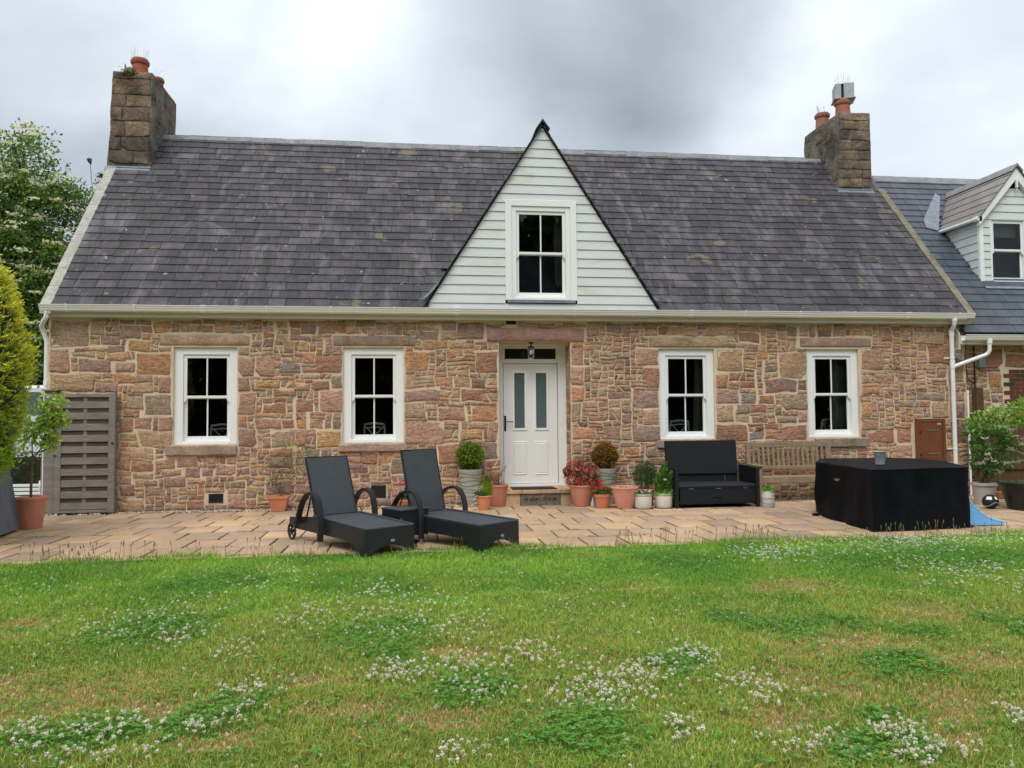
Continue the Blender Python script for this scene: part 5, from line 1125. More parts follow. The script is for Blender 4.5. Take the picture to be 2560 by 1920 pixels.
L1 = lounger(1.425, .965); L1.location = (-.513,-4.555,G); L1.rotation_euler = (0,0,math.radians(33.4)); L1['label'] = 'left one of two black wicker sun loungers, wheel towards the wooden gate'
L2 = lounger(1.34, 1.035); L2.location = (.685,-4.47,G); L2.rotation_euler = (0,0,math.radians(40.3)); L2['label'] = 'right one of two black wicker sun loungers, with the steeper backrest nearest the door'
st = root('side_table', (-.11,-3.62,G), math.radians(36), 'small square black wicker table between the two sun loungers', 'table')
m = MB(); m.box(-.20,-.20,.375,.20,.20,.395); m.build('table_top', mSling, st, smooth=False, bevel=.006)
for a, b in (((-.19,-.19),(.19,-.175)),((-.19,.175),(.19,.19)),((-.19,-.1745),(-.175,.1745)),((.175,-.1745),(.19,.1745))):
    m = MB(); m.box(a[0],a[1],.09,b[0],b[1],.374); m.build('apron', mWickerSide, st, smooth=False)
for x in (-.18,.18):
    for y in (-.18,.18): m = MB(); m.tube([(x,y,.3),(x,y,.0)], .012, 8); m.build('leg', mSteel, st)
m = MB(); m.lathe([(.001,-.003),(.022,-.003),(.024,0),(.022,.003),(.001,.003)], 14); m.v = [tuple(Matrix.Translation((.08,-.194,.15)) @ (Matrix.Rotation(math.pi/2,4,'X') @ Vector((v[0],v[1]*.55,v[2])))) for v in m.v]; m.build('badge', mGalv, st)

# ------------------------------------------------------------------ black storage bench (sofa)
sf = root('storage_bench', (4.665,-.80,G), math.radians(0), 'black wicker two-seat storage bench with a high back against the wall', 'bench')
hx = .685
for s in (-1, 1):
    a, b = (hx-.055, hx) if s > 0 else (-hx, -hx+.055)
    m = MB(); m.prism([(-.335,.0),(-.28,.0),(-.28,.03),(.30,.03),(.30,0),(.35,0),(.35,.625),(-.335,.61)], a, b, 'x'); m.build('armrest', mWickerDk, sf, smooth=False, bevel=.006)
m = MB(); M_ = Matrix.Translation((0,.30,.475)) @ Matrix.Rotation(math.radians(-7),4,'X'); m.box(-.615,-.02,.0,.60,.025,.55,M_); m.build('backrest', mWickerDk, sf, smooth=False, bevel=.008)
m = MB(); m.box(-hx+.056,-.31,.325,hx-.056,.30,.355); m.build('seat', mWicker, sf, smooth=False, bevel=.006)
m = MB(); m.box(-hx+.0555,-.305,.30,hx-.0555,-.285,.322); m.box(-.60,-.30,.05,-.575,-.27,.30); m.box(-.574,-.297,.055,.625,-.28,.075); m.box(-.60,.30,.03,.60,.34,.62); m.build('frame', mWickerDk, sf, smooth=False)
m = MB(); m.box(-.573,-.30,.078,-.05,-.28,.298); m.box(.05,-.30,.078,.625,-.28,.298); m.box(-.05,-.30,.16,.05,-.28,.298); m.box(-.05,-.30,.078,.05,-.28,.10); dw = m.build('drawer', mWickerDk, sf, smooth=False)
m = MB(); m.box(-.049,-.285,.101,.049,-.272,.159); m.build('handle_recess', mDark, dw, smooth=False)
for x in (-.42,.02,.46): m = MB(); m.box(x-.035,-.306,.292,x+.035,-.3005,.299); m.build('catch', mSteel, dw, smooth=False)
m = MB(); m.tube([(.30,.1,.36),(.305,.14,.46)], .010, 6); m.build('strut', mBlackPl, sf)

# ------------------------------------------------------------------ teak bench
tbn = root('garden_bench', (6.33,-.35,G), 0, 'weathered slatted wooden garden bench between the black bench and the covered table', 'bench')
hw = .76
for x in (-hw, hw-.06):
    m = MB(); m.prism([(.12,0),(.18,0),(.17,.40),(.235,.96),(.18,.97),(.12,.40)], x, x+.06, 'x'); m.build('back_leg', mTeak, tbn, smooth=False, bevel=.004)
    m = MB(); m.box(x,-.28,0,x+.06,-.22,.585); m.build('front_leg', mTeak, tbn, smooth=False, bevel=.004)
    m = MB(); m.box(x-.015,-.31,.586,x+.075,.19,.615); m.build('armrest', mTeak, tbn, smooth=False, bevel=.006)
    m = MB(); m.box(x+.01,-.22,.33,x+.05,.13,.39); m.build('side_rail', mTeak, tbn, smooth=False)
tl = lambda z: .12+(z-.4)*.105
m = MB(); m.box(-hw+.061,tl(.93)-.0,.885,hw-.061,tl(.93)+.035,.965); m.build('top_rail', mTeak, tbn, smooth=False, bevel=.006)
m = MB(); m.box(-hw+.061,tl(.55),.515,hw-.061,tl(.55)+.035,.575); m.build('lower_rail', mTeak, tbn, smooth=False, bevel=.006)
x = -hw+.10
while x < hw-.1:
    m = MB(); m.add([(x,tl(.575),.575),(x+.038,tl(.575),.575),(x+.038,tl(.885),.885),(x,tl(.885),.885),(x,tl(.575)+.02,.575),(x+.038,tl(.575)+.02,.575),(x+.038,tl(.885)+.02,.885),(x,tl(.885)+.02,.885)], [(0,1,2,3),(7,6,5,4),(0,4,5,1),(1,5,6,2),(2,6,7,3),(3,7,4,0)]); m.build('back_slat', mTeak, tbn, smooth=False); x += .088
for i in range(5): m = MB(); m.box(-hw+.0,-.27+i*.082,.391,hw,-.27+i*.082+.062,.412); m.build('seat_slat', mTeak, tbn, smooth=False, bevel=.004)
m = MB(); m.box(-hw+.061,-.275,.315,hw-.061,-.245,.39); m.build('front_rail', mTeak, tbn, smooth=False, bevel=.004)

# ------------------------------------------------------------------ covered garden table
ct = anchored('covered_table', (6.5,-2.7,G), 'large garden table hidden under a black waterproof cover at the right edge of the patio', 'table cover')
foot = [(5.475,-3.92),(6.86,-3.775),(7.60,-2.25),(7.55,-1.60),(7.10,-1.36),(6.20,-1.40),(5.70,-2.20)]
per = []
for i in range(len(foot)):
    a, b = Vector(foot[i]), Vector(foot[(i+1) % len(foot)]); n = max(2, int((b-a).length/.055))
    for k in range(n): per.append(a.lerp(b, k/n))
N = len(per); cx_, cy_ = 6.5, -2.6; vs = []; zl = [.055,.11,.18,.26,.34,.42,.5,.58,.66,.72,.765,.79,.80]
for j, z in enumerate(zl):
    for i, p in enumerate(per):
        t = (.8-z)/.75; a = Vector((p.x-cx_, p.y-cy_, 0)).normalized()
        fo = mnoise.noise(Vector((p.x*3.1+p.y*3.2, z*1.9, 3.3)))*.065*min(1,t*2.2) + (.022*math.sin(p.y*9+z*4)*min(1,t*2)*(1 if p.x < 5.75 else 0)) + mnoise.noise(Vector((p.x*9+p.y*7, z*3-p.x, 7)))*.010*min(1, t*3)
        drape = -.05*math.exp(-((p.x-5.62)**2+(p.y+2.9)**2)/.15)*math.exp(-((z-.45)/.2)**2)
        k = (0 if z < .795 else -.006) + fo + drape
        vs.append((p.x+a.x*k, p.y+a.y*k, z + (mnoise.noise(Vector((p.x*2,p.y*2,0)))*.008 if z > .75 else 0)))
rings = len(zl)
for q in (.96,.8,.55,.3):
    for p in per: vs.append((cx_+(p.x-cx_)*q, cy_+(p.y-cy_)*q, .802 - .012*(1-q) + mnoise.noise(Vector((p.x*q*2.5, p.y*q*2.5, 4)))*.012*(1-q*.5)))
    rings += 1
vs.append((cx_, cy_, .792))
fs = [(j*N+i, j*N+(i+1) % N, (j+1)*N+(i+1) % N, (j+1)*N+i) for j in range(rings-1) for i in range(N)] + [((rings-1)*N+i, (rings-1)*N+(i+1) % N, rings*N) for i in range(N)]
m = MB(); m.add(vs, fs); m.build('cover', mCover, ct, ang=1.2)
hm = MB(); hm.tube([(p.x+(p.x-cx_)*.002, p.y+(p.y-cy_)*.002, .797+mnoise.noise(Vector((p.x*2,p.y*2,0)))*.008) for p in per[:40]], .006, 6); hm.build('seam', mCover, ct)
m = MB(); M_ = Matrix.Translation((5.575,-2.98,.60)) @ Matrix.Rotation(math.radians(-85),4,'Z'); m.box(-.035,-.012,-.01,.035,-.004,.012,M_); m.box(-.05,-.02,.012,.05,-.002,.02,M_); m.build('vent_flap', mGreyPl, ct, smooth=False)
for p in ((5.66,-2.3),(5.56,-3.86),(6.90,-3.74)): m = MB(); m.ball((p[0]-.03,p[1],G+.018),.05,10,6,(1.3,1,.35)); m.build('hem_weight', mCover, ct)
bk = root('bucket', (6.19,-2.98,.803), 0, 'small galvanised metal bucket standing on the black covered table', 'bucket')
m = MB(); m.lathe([(.001,0),(.058,0),(.060,.01),(.078,.165),(.083,.17),(.078,.174),(.072,.165),(.055,.02),(.001,.02)], 24); m.build('pail', mGalv, bk)
m = MB(); m.lathe([(.001,.15),(.071,.15)], 20); m.build('soil', mSoil, bk)
m = MB(); m.tube([(-.08,0,.165),(-.085,.0,.15),(-.06,-.055,.12),(0,-.078,.11)],.003,5); m.build('handle', mSteel, bk)

# ------------------------------------------------------------------ blue slide, helmet toy, tub
sd = anchored('toy_slide', (7.1,-3.4,G), 'light blue plastic toy slide poking out behind the black covered table', 'slide')
prof = [(6.70,.60),(6.80,.50),(6.90,.415),(7.0,.31),(7.10,.215),(7.2,.15),(7.30,.115),(7.38,.10),(7.42,.085)]
m = MB()
for yy0, yy1 in ((-3.66,-3.625),(-3.28,-3.245)):
    P = [(x, z-.01) for x, z in prof]; m.prism(P+[(7.42,.052),(6.70,.052)], yy0, yy1, 'y')
m.build('side_wall', mBlue, sd, smooth=False, bevel=.012)
m = MB(); n = len(prof); m.add([(x,-3.624,z-.06) for x,z in prof]+[(x,-3.281,z-.06) for x,z in prof], [(i,i+1,n+i+1,n+i) for i in range(n-1)]); m.build('chute', mBlue, sd)
m = MB(); m.tube([(x,-3.642,z) for x,z in prof], .02, 8); m.tube([(x,-3.262,z) for x,z in prof], .02, 8); m.build('rim', mBlue, sd)
hl = anchored('toy_helmet', (8.56,-2.02,G), 'small black and white toy helmet on the ground by the black tub', 'toy')
m = MB(); m.ball((8.56,-2.02,G+.105),.108,20,14,(1.05,1,.97)); m.build('shell', mBlackPl, hl)
mm_ = MB()
for a0, a1 in ((3.5,4.25),(4.75,5.15)):
    P = []; n = 8
    for i in range(n+1):
        a = a0+(a1-a0)*i/n
        for e in (.35,.80): P.append((8.56+.1165*math.cos(a)*math.cos(e), -2.02+.112*math.sin(a)*math.cos(e), G+.105+.109*math.sin(e)))
    mm_.add(P, [(2*i,2*i+2,2*i+3,2*i+1) for i in range(n)])
mm_.build('stripe', mWhite, hl)
m = MB(); m.tube([(8.56+.118*math.cos(a),-2.02+.115*math.sin(a),G+.07+.03*math.sin(3*a)) for a in np.linspace(3.4,5.9,12)],.008,6); m.build('visor_rim', mGreyPl, hl)

# ------------------------------------------------------------------ pots and plants
def flowers(name, P, size, cols, parent, petals=5, up=(0,-.3,1)):
    n = len(P); P = np.repeat(np.asarray(P, float), petals, 0); C = np.repeat(np.asarray(cols, float), petals, 0)
    D = NP.normal(size=(n*petals, 3)); U = np.repeat(unit(NP.normal(size=(n,3))*.5+np.array(up)), petals, 0); D = unit(D - U*(D*U).sum(1, keepdims=True)) + U*.35
    return leaves(name, P, D, size*NP.uniform(.8,1.2,n*petals), size*.75, C*NP.uniform(.85,1.12,(n*petals,1)), mPetal, parent, .1)
def shell(c, R, n, inner=.55):
    d = unit(NP.normal(size=(n,3))); r = NP.uniform(inner**3, 1, n)**(1/3); return np.array(c)+d*np.array(R)*r[:,None], d
def lcol(c, n, v=.25): return np.array(c)*NP.uniform(1-v,1+v,(n,1))*NP.uniform(.92,1.08,(n,3))
def potted(x, y, prof, col, mat, label, name='potted_plant', soil_z=None, n=28, cat='potted plant', jit=0, group=None):
    r = root(name, (x, y, G), 0, label, cat, group)
    m = MB(); m.col = col; m.lathe(prof, n); p = m.build('pot', mat, r, ang=.6)
    if soil_z:
        rr_ = [q for q in prof if q[1] > soil_z-.06]; m = MB(); R = min(q[0] for q in prof[len(prof)//2:] if q[0] > .02)
        m.lathe([(.001,soil_z+.004),(R,soil_z)], n); m.build('soil', mSoil, r)
    return r
def terra(r, h, rb, rim=.03, t=.012, roll=True):
    P = [(.001,0),(rb,0),(rb+.002,.006)]
    for k in range(1, 8): u = k/8; P.append((rb+(r*.93-rb)*(u**.8), h*.80*u+.0))
    P += [(r*.93,h*.80),(r*.945,h*.805),(r*.95,h*.84),(r*.955,h*.86)]
    P += [(r,h*.90),(r+.006,h*.95),(r,h),(r-.012,h+.002),(r-.022,h*.97),(r*.86,h*.88),(r*.85,h*.80)]
    return P
TC, TC2, TC3 = s2l(200,134,112), s2l(204,134,98), s2l(190,122,102)
GR = dict(box=s2l(84,108,34), dk=s2l(40,74,30), lime=s2l(150,176,44), mid=s2l(82,124,48), red=s2l(120,72,30))
def box_ball(x, y, R, h, label, cols, zc):
    prof = [(.001,0),(R*.72,0),(R*.74,.01),(R*.84,h*.45),(R*.97,h*.93),(R,h*.96),(R,h),(R-.015,h),(R-.02,h*.93),(R*.9,h*.9)]
    r = potted(x, y, prof, s2l(168,172,160), mGlaze, label, soil_z=h*.92)
    m = MB()
    for k in range(9):
        zc_ = h*(.08+.1*k); am = .012
        pts = []
        for i in range(33):
            a = 2*math.pi*i/32; z = zc_+am*math.sin(a*2+k*1.7)+am*.5*math.sin(a*3+k); rad = np.interp(z, [0,h*.45,h*.93,h], [R*.725,R*.84,R*.97,R])+.001
            pts.append((rad*math.cos(a), rad*math.sin(a), z))
        m.tube(pts, .0035, 5, cap=False)
    m.build('groove_line', mIron, r)
    m = MB(); m.tube([(0,0,h*.9),(0.01,0,zc-G)], .012, 6); m.col = (.1,.07,.05); m.build('stem', mBark, r)
    P, d = shell((0,0,zc-G), (R*1.06,R*1.06,R*1.04), 5200, .80); P += d*(NP.normal(size=(5200,1))*.014+.035*np.array([mnoise.noise(Vector(q*3.2+d[0]*5)) for q in d])[:,None])
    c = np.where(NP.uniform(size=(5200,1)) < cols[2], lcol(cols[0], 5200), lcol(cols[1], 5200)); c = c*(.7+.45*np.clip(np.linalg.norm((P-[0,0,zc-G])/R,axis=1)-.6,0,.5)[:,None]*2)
    leaves('foliage', P, d+NP.normal(size=d.shape)*.8, .032, .017, c, mLeaf, r)
    m = MB(); m.ball((0,0,zc-G), R*.80, 14, 10); m.col = (.02,.03,.01); m.c = [(.02,.03,.01)]*len(m.v); m.build('shade_core', mBark, r)  # solid near-black ball stands in for the shade inside the leaves
    return r
box_ball(.885,-.20,.195,.60,'clipped green box ball in a tall grey lined planter left of the front door',(s2l(98,124,42),s2l(140,156,52),.6),.865)
box_ball(3.10,-.24,.185,.58,'reddish-brown clipped ball in a tall grey lined planter right of the front door',(s2l(112,112,42),s2l(156,92,44),.5),.835)
def stems(name, base, tips, parent, r0=.006, col=(.10,.07,.05), bend=.1):
    m = MB(); m.col = col
    for b, t in zip(base, tips):
        b, t = Vector(b), Vector(t); mid = b.lerp(t,.5)+Vector((RNG.uniform(-bend,bend),RNG.uniform(-bend,bend),0))*(t-b).length
        m.tube([b, mid, t], [r0, r0*.7, r0*.35], 5)
    m.build(name, mBark, parent)
def rootpts(n, c, r): return [(c[0]+RNG.uniform(-r,r), c[1]+RNG.uniform(-r,r), c[2]) for _ in range(n)]
# terracotta pot with bare stems left of the step
r = potted(1.335,-.20, terra(.165,.34,.115), TC3, mTerra, 'large terracotta pot of bare twiggy stems beside the left of the step', soil_z=.30)
tips = [(RNG.uniform(-.16,.17),RNG.uniform(-.08,.08),RNG.uniform(.42,.66)) for _ in range(16)]; stems('stems', rootpts(16,(0,0,.30),.05), tips, r, .005, (.13,.09,.07), .25)
P = np.array(tips)[NP.integers(0,16,90)]*NP.uniform(.75,1,(90,1)); leaves('foliage', P, NP.normal(size=(90,3)), .025, .012, lcol(s2l(150,90,60),90), mLeaf, r)
P = np.array([(-.06,.0,.33)])+NP.normal(size=(160,3))*[.06,.05,.07]; leaves('dry_leaves', P, NP.normal(size=(160,3))+[0,0,.8], .03, .014, lcol(s2l(126,96,52),160), mLeaf, r)
# small pot: dwarf conifer and white flowers
r = potted(1.065,-.66, terra(.118,.215,.085), TC2, mTerra, 'small terracotta pot with a lime-green dwarf conifer and white flowers beside the lounger', soil_z=.19)
n = 3000; u = NP.uniform(0,1,n); a = NP.uniform(0,6.28,n); rad = .10*np.sqrt(NP.uniform(.3,1,n))*np.clip(np.sin(np.pi*np.clip(u*.75+.22,0,1)),.05,1)*(1-u*.4); P = np.stack([.045+rad*np.cos(a), rad*np.sin(a), .20+.30*u], 1)
leaves('conifer', P, np.stack([np.cos(a)*.5, np.sin(a)*.5, np.ones(n)],1)+NP.normal(size=(n,3))*.25, .035, .008, lcol(GR['lime'],n)*(.6+.6*(rad/.1))[:,None], mLeaf, r)
n = 700; P = np.array([-.05,-.02,.20])+NP.uniform(-1,1,(n,3))*[.07,.06,.02]; leaves('foliage', P, NP.normal(size=(n,3))*.45+[0,0,1.2], NP.uniform(.05,.12,n), .008, lcol(s2l(96,132,74),n), mLeaf, r)
P = np.array([-.07,-.04,.33])+NP.normal(size=(16,3))*[.05,.03,.03]; flowers('flowers', P, .016, np.tile([.8,.8,.74],(16,1)), r)
P = np.array([-.14,-.09,.16])+NP.normal(size=(12,3))*[.02,.02,.06]; o_ = flowers('trailing_flowers', P, .02, np.tile([.8,.8,.76],(12,1)), r); o_['kind'] = 'stuff'
# azalea
r = potted(2.655,-.45, terra(.20,.335,.125), TC, mTerra, 'big terracotta pot overflowing with a pink-red azalea right of the step', soil_z=.29)
sub_ = np.array([(-.15,.0,.44,.13),(-.12,-.02,.62,.12),(.04,.02,.66,.13),(.16,-.02,.55,.13),(.18,.02,.42,.10),(0,-.08,.46,.16),(-.23,-.02,.55,.07),(.0,.06,.52,.17),(.10,-.1,.36,.09),(-.06,-.1,.35,.09)])
def blobs_pts(n, inner):
    k = NP.integers(0, len(sub_), n); q, d = shell((0,0,0), (1,1,1), n, inner); return sub_[k,:3]+q*sub_[k,3:4], d
n = 3600; P, d = blobs_pts(n, .4); leaves('foliage', P, d+NP.normal(size=(n,3))*.6+[0,0,.3], .030, .013, np.where(NP.uniform(size=(n,1))<.7, lcol(s2l(74,96,44),n), lcol(s2l(150,96,62),n)), mLeaf, r)
n = 520; P, d = blobs_pts(n, .85); P = P[(P[:,2]>.32)]; flowers('flowers', P, .024, lcol(s2l(236,104,120),len(P),.22)+.0, r)
n = 90; P, d = blobs_pts(n, .9); flowers('pale_flowers', P, .022, lcol(s2l(242,176,176),n,.12), r)
stems('stems', rootpts(9,(0,0,.29),.05), [tuple(p) for p in shell((0,0,.5),(.22,.18,.18),9,.7)[0]], r, .008)
# geranium
r = potted(2.92,-.76, [(.001,0),(.10,0),(.105,.01),(.128,.17),(.138,.172),(.142,.215),(.13,.216),(.125,.18),(.11,.17)], TC2, mTerra, 'orange terracotta pot of bright red geraniums in front of the right grey planter', soil_z=.185)
n = 420; P, d = shell((0,0,.24), (.15,.13,.06), n, .3); leaves('foliage', P, d*.5+NP.normal(size=(n,3))*.5+[0,0,.4], .045, .042, lcol(s2l(88,124,66),n), mLeaf, r)
cl_ = [(-.12,-.05,.27),(-.06,-.07,.31),(.02,-.08,.28),(.08,-.05,.30),(-.14,-.03,.33),(-.01,.0,.36),(.10,-.02,.26),(.03,-.09,.23),(-.02,.03,.40)]
P = np.vstack([np.array(c)+NP.normal(size=(14,3))*.017 for c in cl_]); flowers('flowers', P, .018, lcol(s2l(234,62,50),len(P),.15), r); stems('stems', [(c[0]*.4,c[1]*.4,.18) for c in cl_], cl_, r, .003, (.12,.2,.05))
# wide terracotta pot
r = potted(3.245,-.90, terra(.212,.335,.125,.04), s2l(210,150,128), mTerra, 'wide terracotta pot with a broad pale rim between the geraniums and the white pots', soil_z=.27)
n = 130; P = np.array([0,0,.285])+NP.normal(size=(n,3))*[.09,.08,.012]; leaves('foliage', P, NP.normal(size=(n,3))*.5+[0,0,.8], .05, .014, lcol(s2l(96,104,56),n), mLeaf, r)
P = np.array([-.15,-.02,.33])+NP.normal(size=(10,3))*[.03,.03,.02]; flowers('flowers', P, .013, lcol(s2l(150,110,160),10), r)
# trailing weed at its foot
# white pots
def white_pot(x, y, label):
    r = potted(x, y, [(.001,0),(.125,0),(.130,.008),(.133,.19),(.131,.192)], s2l(222,220,208), mGlaze, label, soil_z=.0)
    m = MB(); m.col = s2l(168,182,158); m.lathe([(.1325,.192),(.136,.196),(.137,.222),(.133,.229),(.125,.228),(.122,.20)], 28); m.build('rim', mGlaze, r); m = MB(); m.lathe([(.001,.205),(.122,.203)], 24); m.build('soil', mSoil, r)
    m = MB(); m.lathe([(.001,-.0),(.15,.0),(.155,.012),(.148,.012),(.001,.006)], 24); m.v = [(a,b,c-.001) for a,b,c in m.v]; m.build('saucer', mIron, r)
    return r
r = white_pot(3.505,-1.0,'white glazed pot of low white cyclamen next to the wide terracotta pot')
n = 130; P = np.array([0,0,.215])+NP.normal(size=(n,3))*[.06,.05,.02]; leaves('foliage', P, NP.normal(size=(n,3))*.5+[0,0,.5], .04, .03, lcol(s2l(86,112,70),n), mLeaf, r); P = np.array([0,-.02,.255])+NP.normal(size=(14,3))*[.06,.04,.02]; flowers('flowers', P, .028, np.tile([.78,.7,.68],(14,1)), r); 
r = white_pot(3.845,-.98,'white glazed pot of tall leafy green stems standing against the black bench')
n = 900; u = NP.uniform(0,1,n); k = NP.integers(0,7,n); bx_ = np.array([-.05,.03,.06,-.01,.08,-.08,.0])[k]; hh_ = np.array([.40,.62,.44,.52,.36,.28,.60])[k]
P = np.stack([bx_*(1+u*1.0), NP.normal(size=n)*.01+np.array([0,.03,-.03,.05,.02,-.04,.0])[k], .21+hh_*u*.8], 1); a = NP.uniform(0,6.28,n)
leaves('foliage', P, np.stack([np.cos(a),np.sin(a),.55+u*.6],1), .085*(1.05-.5*u), .017, lcol(s2l(92,140,56),n), mLeaf, r)
n = 300; P = np.array([0,-.02,.21])+NP.normal(size=(n,3))*[.07,.05,.012]; leaves('ground_leaves', P, NP.normal(size=(n,3))*.6+[0,-.1,.8], .08, .014, lcol(s2l(120,166,62),n), mLeaf, r)
P = np.array([[.0,-.06,.44],[.015,-.06,.43],[-.01,-.065,.45]]); flowers('flowers', P, .022, np.tile([.8,.8,.76],(3,1)), r)
r = potted(3.67,-.66, terra(.125,.27,.09), TC2, mTerra, 'terracotta pot with a feathery dark green plant behind the two white pots', soil_z=.24)
n = 2600; P, d = shell((-.02,0,.47), (.20,.16,.22), n, .2); leaves('foliage', P, d*.4+NP.normal(size=(n,3))*.4+[0,0,.8], .05, .007, lcol(s2l(58,98,48),n), mLeaf, r)
stems('stems', rootpts(6,(0,0,.24),.03), [(RNG.uniform(-.1,.1),RNG.uniform(-.05,.05),.6) for _ in range(6)], r, .004, (.08,.14,.04))
# ornament bottle
r = root('bottle_ornament', (2.80,-.62,G), 0, 'small pale bottle-shaped ornament between the azalea pot and the geraniums', 'ornament')
m = MB(); m.col = s2l(196,206,214); m.lathe([(.001,0),(.03,0),(.034,.02),(.03,.07),(.016,.10),(.013,.14),(.016,.15),(.001,.152)], 14); m.build('bottle', mGlaze, r)
# pot under the first window, with a thin climber
r = root('potted_plant', (-2.095,-.23,G), 0, 'square terracotta pot with a thin leafy climber against the wall left of the sun loungers', 'potted plant')
m = MB(); m.col = TC2
def sq(z, w): return [(-w,-w*.8,z),(w,-w*.8,z),(w,w*.8,z),(-w,w*.8,z)]
R_ = [sq(0,.098),sq(.19,.138),sq(.192,.150),sq(.235,.153),sq(.235,.138),sq(.20,.132)]; vs = [v for q in R_ for v in q]; m.add(vs, [(k*4+i,k*4+(i+1)%4,(k+1)*4+(i+1)%4,(k+1)*4+i) for k in range(5) for i in range(4)]+[(3,2,1,0)]); m.build('pot', mTerra, r, smooth=False, bevel=.006)
m = MB(); m.add(sq(.205,.133), [(0,1,2,3)]); m.build('soil', mSoil, r, smooth=False)
tips = [(-.12,.10,.55),(.02,.12,.75),(.16,.14,.86),(.28,.15,.96),(.42,.16,1.0),(-.02,.12,.62),(.10,.12,.98),(-.2,.12,.72),(.55,.16,.92)]; stems('stems', rootpts(9,(0,.03,.2),.03), tips, r, .004, (.12,.10,.06), .15)
P = np.vstack([np.array(t)*NP.uniform(.55,1.02)+NP.normal(size=(10,3))*[.05,.015,.05] for t in tips for _ in range(3)]); P[:,2] = np.maximum(P[:,2],.25); leaves('foliage', P, NP.normal(size=P.shape), .038, .024, lcol(s2l(104,124,52),len(P)), mLeaf, r)
P = np.array([.13,.12,.98])+NP.normal(size=(14,3))*[.03,.01,.03]; leaves('young_leaves', P, NP.normal(size=P.shape), .045, .03, lcol(s2l(150,190,60),14), mLeaf, r)
# terracotta bowl with pink geranium behind the loungers
r = potted(-.165,-.42, [(.001,0),(.10,0),(.15,.13),(.165,.135),(.168,.165),(.155,.167),(.145,.14)], TC2, mTerra, 'terracotta bowl with a pink geranium seen between the two sun loungers', soil_z=.14)
n = 260; P, d = shell((.03,0,.21), (.12,.10,.06), n, .2); leaves('foliage', P, NP.normal(size=(n,3))*.5+[0,0,.4], .045, .04, lcol(s2l(98,122,62),n), mLeaf, r)
cl_ = [(.03,-.03,.42),(.10,-.02,.44),(-.05,-.02,.40),(.12,-.04,.39)]; P = np.vstack([np.array(c)+NP.normal(size=(14,3))*.02 for c in cl_]); flowers('flowers', P, .02, lcol(s2l(236,96,150),len(P),.12), r); stems('stems', [(c[0]*.4,0,.15) for c in cl_], cl_, r, .003, (.12,.2,.05))
# stoneware jar
r = potted(5.475,-1.14, [(.001,0),(.095,0),(.1,.01),(.1,.19),(.088,.215),(.085,.225),(.09,.235),(.088,.245),(.078,.24),(.075,.22)], s2l(196,192,186), mGlaze, 'grey stoneware jar with a small green plant at the right end of the black bench', soil_z=.215)
m = MB()
for z in (.05,.12,.135,.19): m.lathe([(.1012 if z<.19 else .0995,z),(.1012 if z<.19 else .0995,z+.004)], 28)
m.tube([(.03+.022*math.cos(a),-.0985+.006,.165+.022*math.sin(a)) for a in np.linspace(-.5,3.6,10)],.004,5); m.build('blue_line', mIron, r)
n = 60; P = np.array([0,0,.24])+NP.normal(size=(n,3))*[.03,.03,.02]; leaves('foliage', P, NP.normal(size=(n,3))*.7+[0,0,.8], .07, .04, lcol(s2l(120,170,70),n), mLeaf, r)
# right corner: pale pot with a flowering shrub
r = potted(8.84,-1.55, [(.001,0),(.125,0),(.13,.02),(.17,.30),(.19,.305),(.195,.345),(.18,.347),(.165,.31)], s2l(190,188,180), mGlaze, 'tall shrub with creamy white flower heads in a pale grey pot by the fence', soil_z=.31)
n = 5200; P, d = shell((.16,0,1.0), (.42,.34,.58), n, .2); keepm = np.array([mnoise.noise(Vector(p*4.3)) for p in P]) > .02; P, d = P[keepm], d[keepm]; n = len(P)
cc = lcol(s2l(70,104,48),n)*(1)[...] if False else np.where((P[:,2:3]+NP.normal(size=(n,1))*.2)>1.25, lcol(s2l(160,194,90),n), lcol(s2l(88,130,60),n)); leaves('foliage', P, d*.5+NP.normal(size=(n,3))*.6+[0,0,.2], .075, .030, cc, mLeaf, r)
fc = shell((.15,-.08,1.04), (.42,.34,.56), 50, .85)[0]; fc = fc[fc[:,1] < .12]; P = np.vstack([c+NP.normal(size=(16,3))*[.035,.03,.012] for c in fc]); flowers('flowers', P, .018, lcol((.72,.70,.55),len(P),.1), r, 4)
stems('stems', rootpts(12,(0,0,.31),.06), [tuple(p) for p in shell((.1,0,1.0),(.38,.25,.45),12,.6)[0]], r, .009, (.10,.08,.05))
# black tub with a young tree
r = potted(9.03,-2.22, [(.001,0),(.27,0),(.275,.01),(.37,.355),(.40,.36),(.405,.40),(.385,.403),(.36,.36)], (.014,.015,.016), mGlaze, 'young tree growing in a large black tub at the far right of the patio', soil_z=.355)
m = MB(); m.col = s2l(150,140,120); m.tube([(-.02,0,.35),(.0,.0,.7),(.03,0,1.1),(.06,0,1.6)], [.024,.02,.014,.006], 8)
for a, b in (((.0,0,.72),(-.24,-.05,.78)),((.0,0,.8),(-.3,.05,.95)),((.03,0,1.1),(.3,.1,1.4)),((.03,0,1.05),(-.2,.0,1.5)),((.04,0,1.3),(.2,-.1,1.7))): m.tube([a, tuple((Vector(a)+Vector(b))/2+Vector((0,0,-.02))), b], [.009,.006,.003], 5)
m.build('trunk', mBark, r)
n = 520; P, d = shell((.05,0,1.42), (.34,.25,.22), n, .2); leaves('crown', P, d*.3+NP.normal(size=(n,3))*.5+[0,0,-.1], .10, .035, lcol(s2l(140,176,72),n), mLeaf, r)
n = 420; P = np.array([0,0,.375])+NP.uniform(-1,1,(n,3))*[.27,.24,.015]; leaves('weeds', P, NP.normal(size=(n,3))*.7+[0,0,.7], .05, .012, lcol(s2l(86,110,48),n), mLeaf, r)
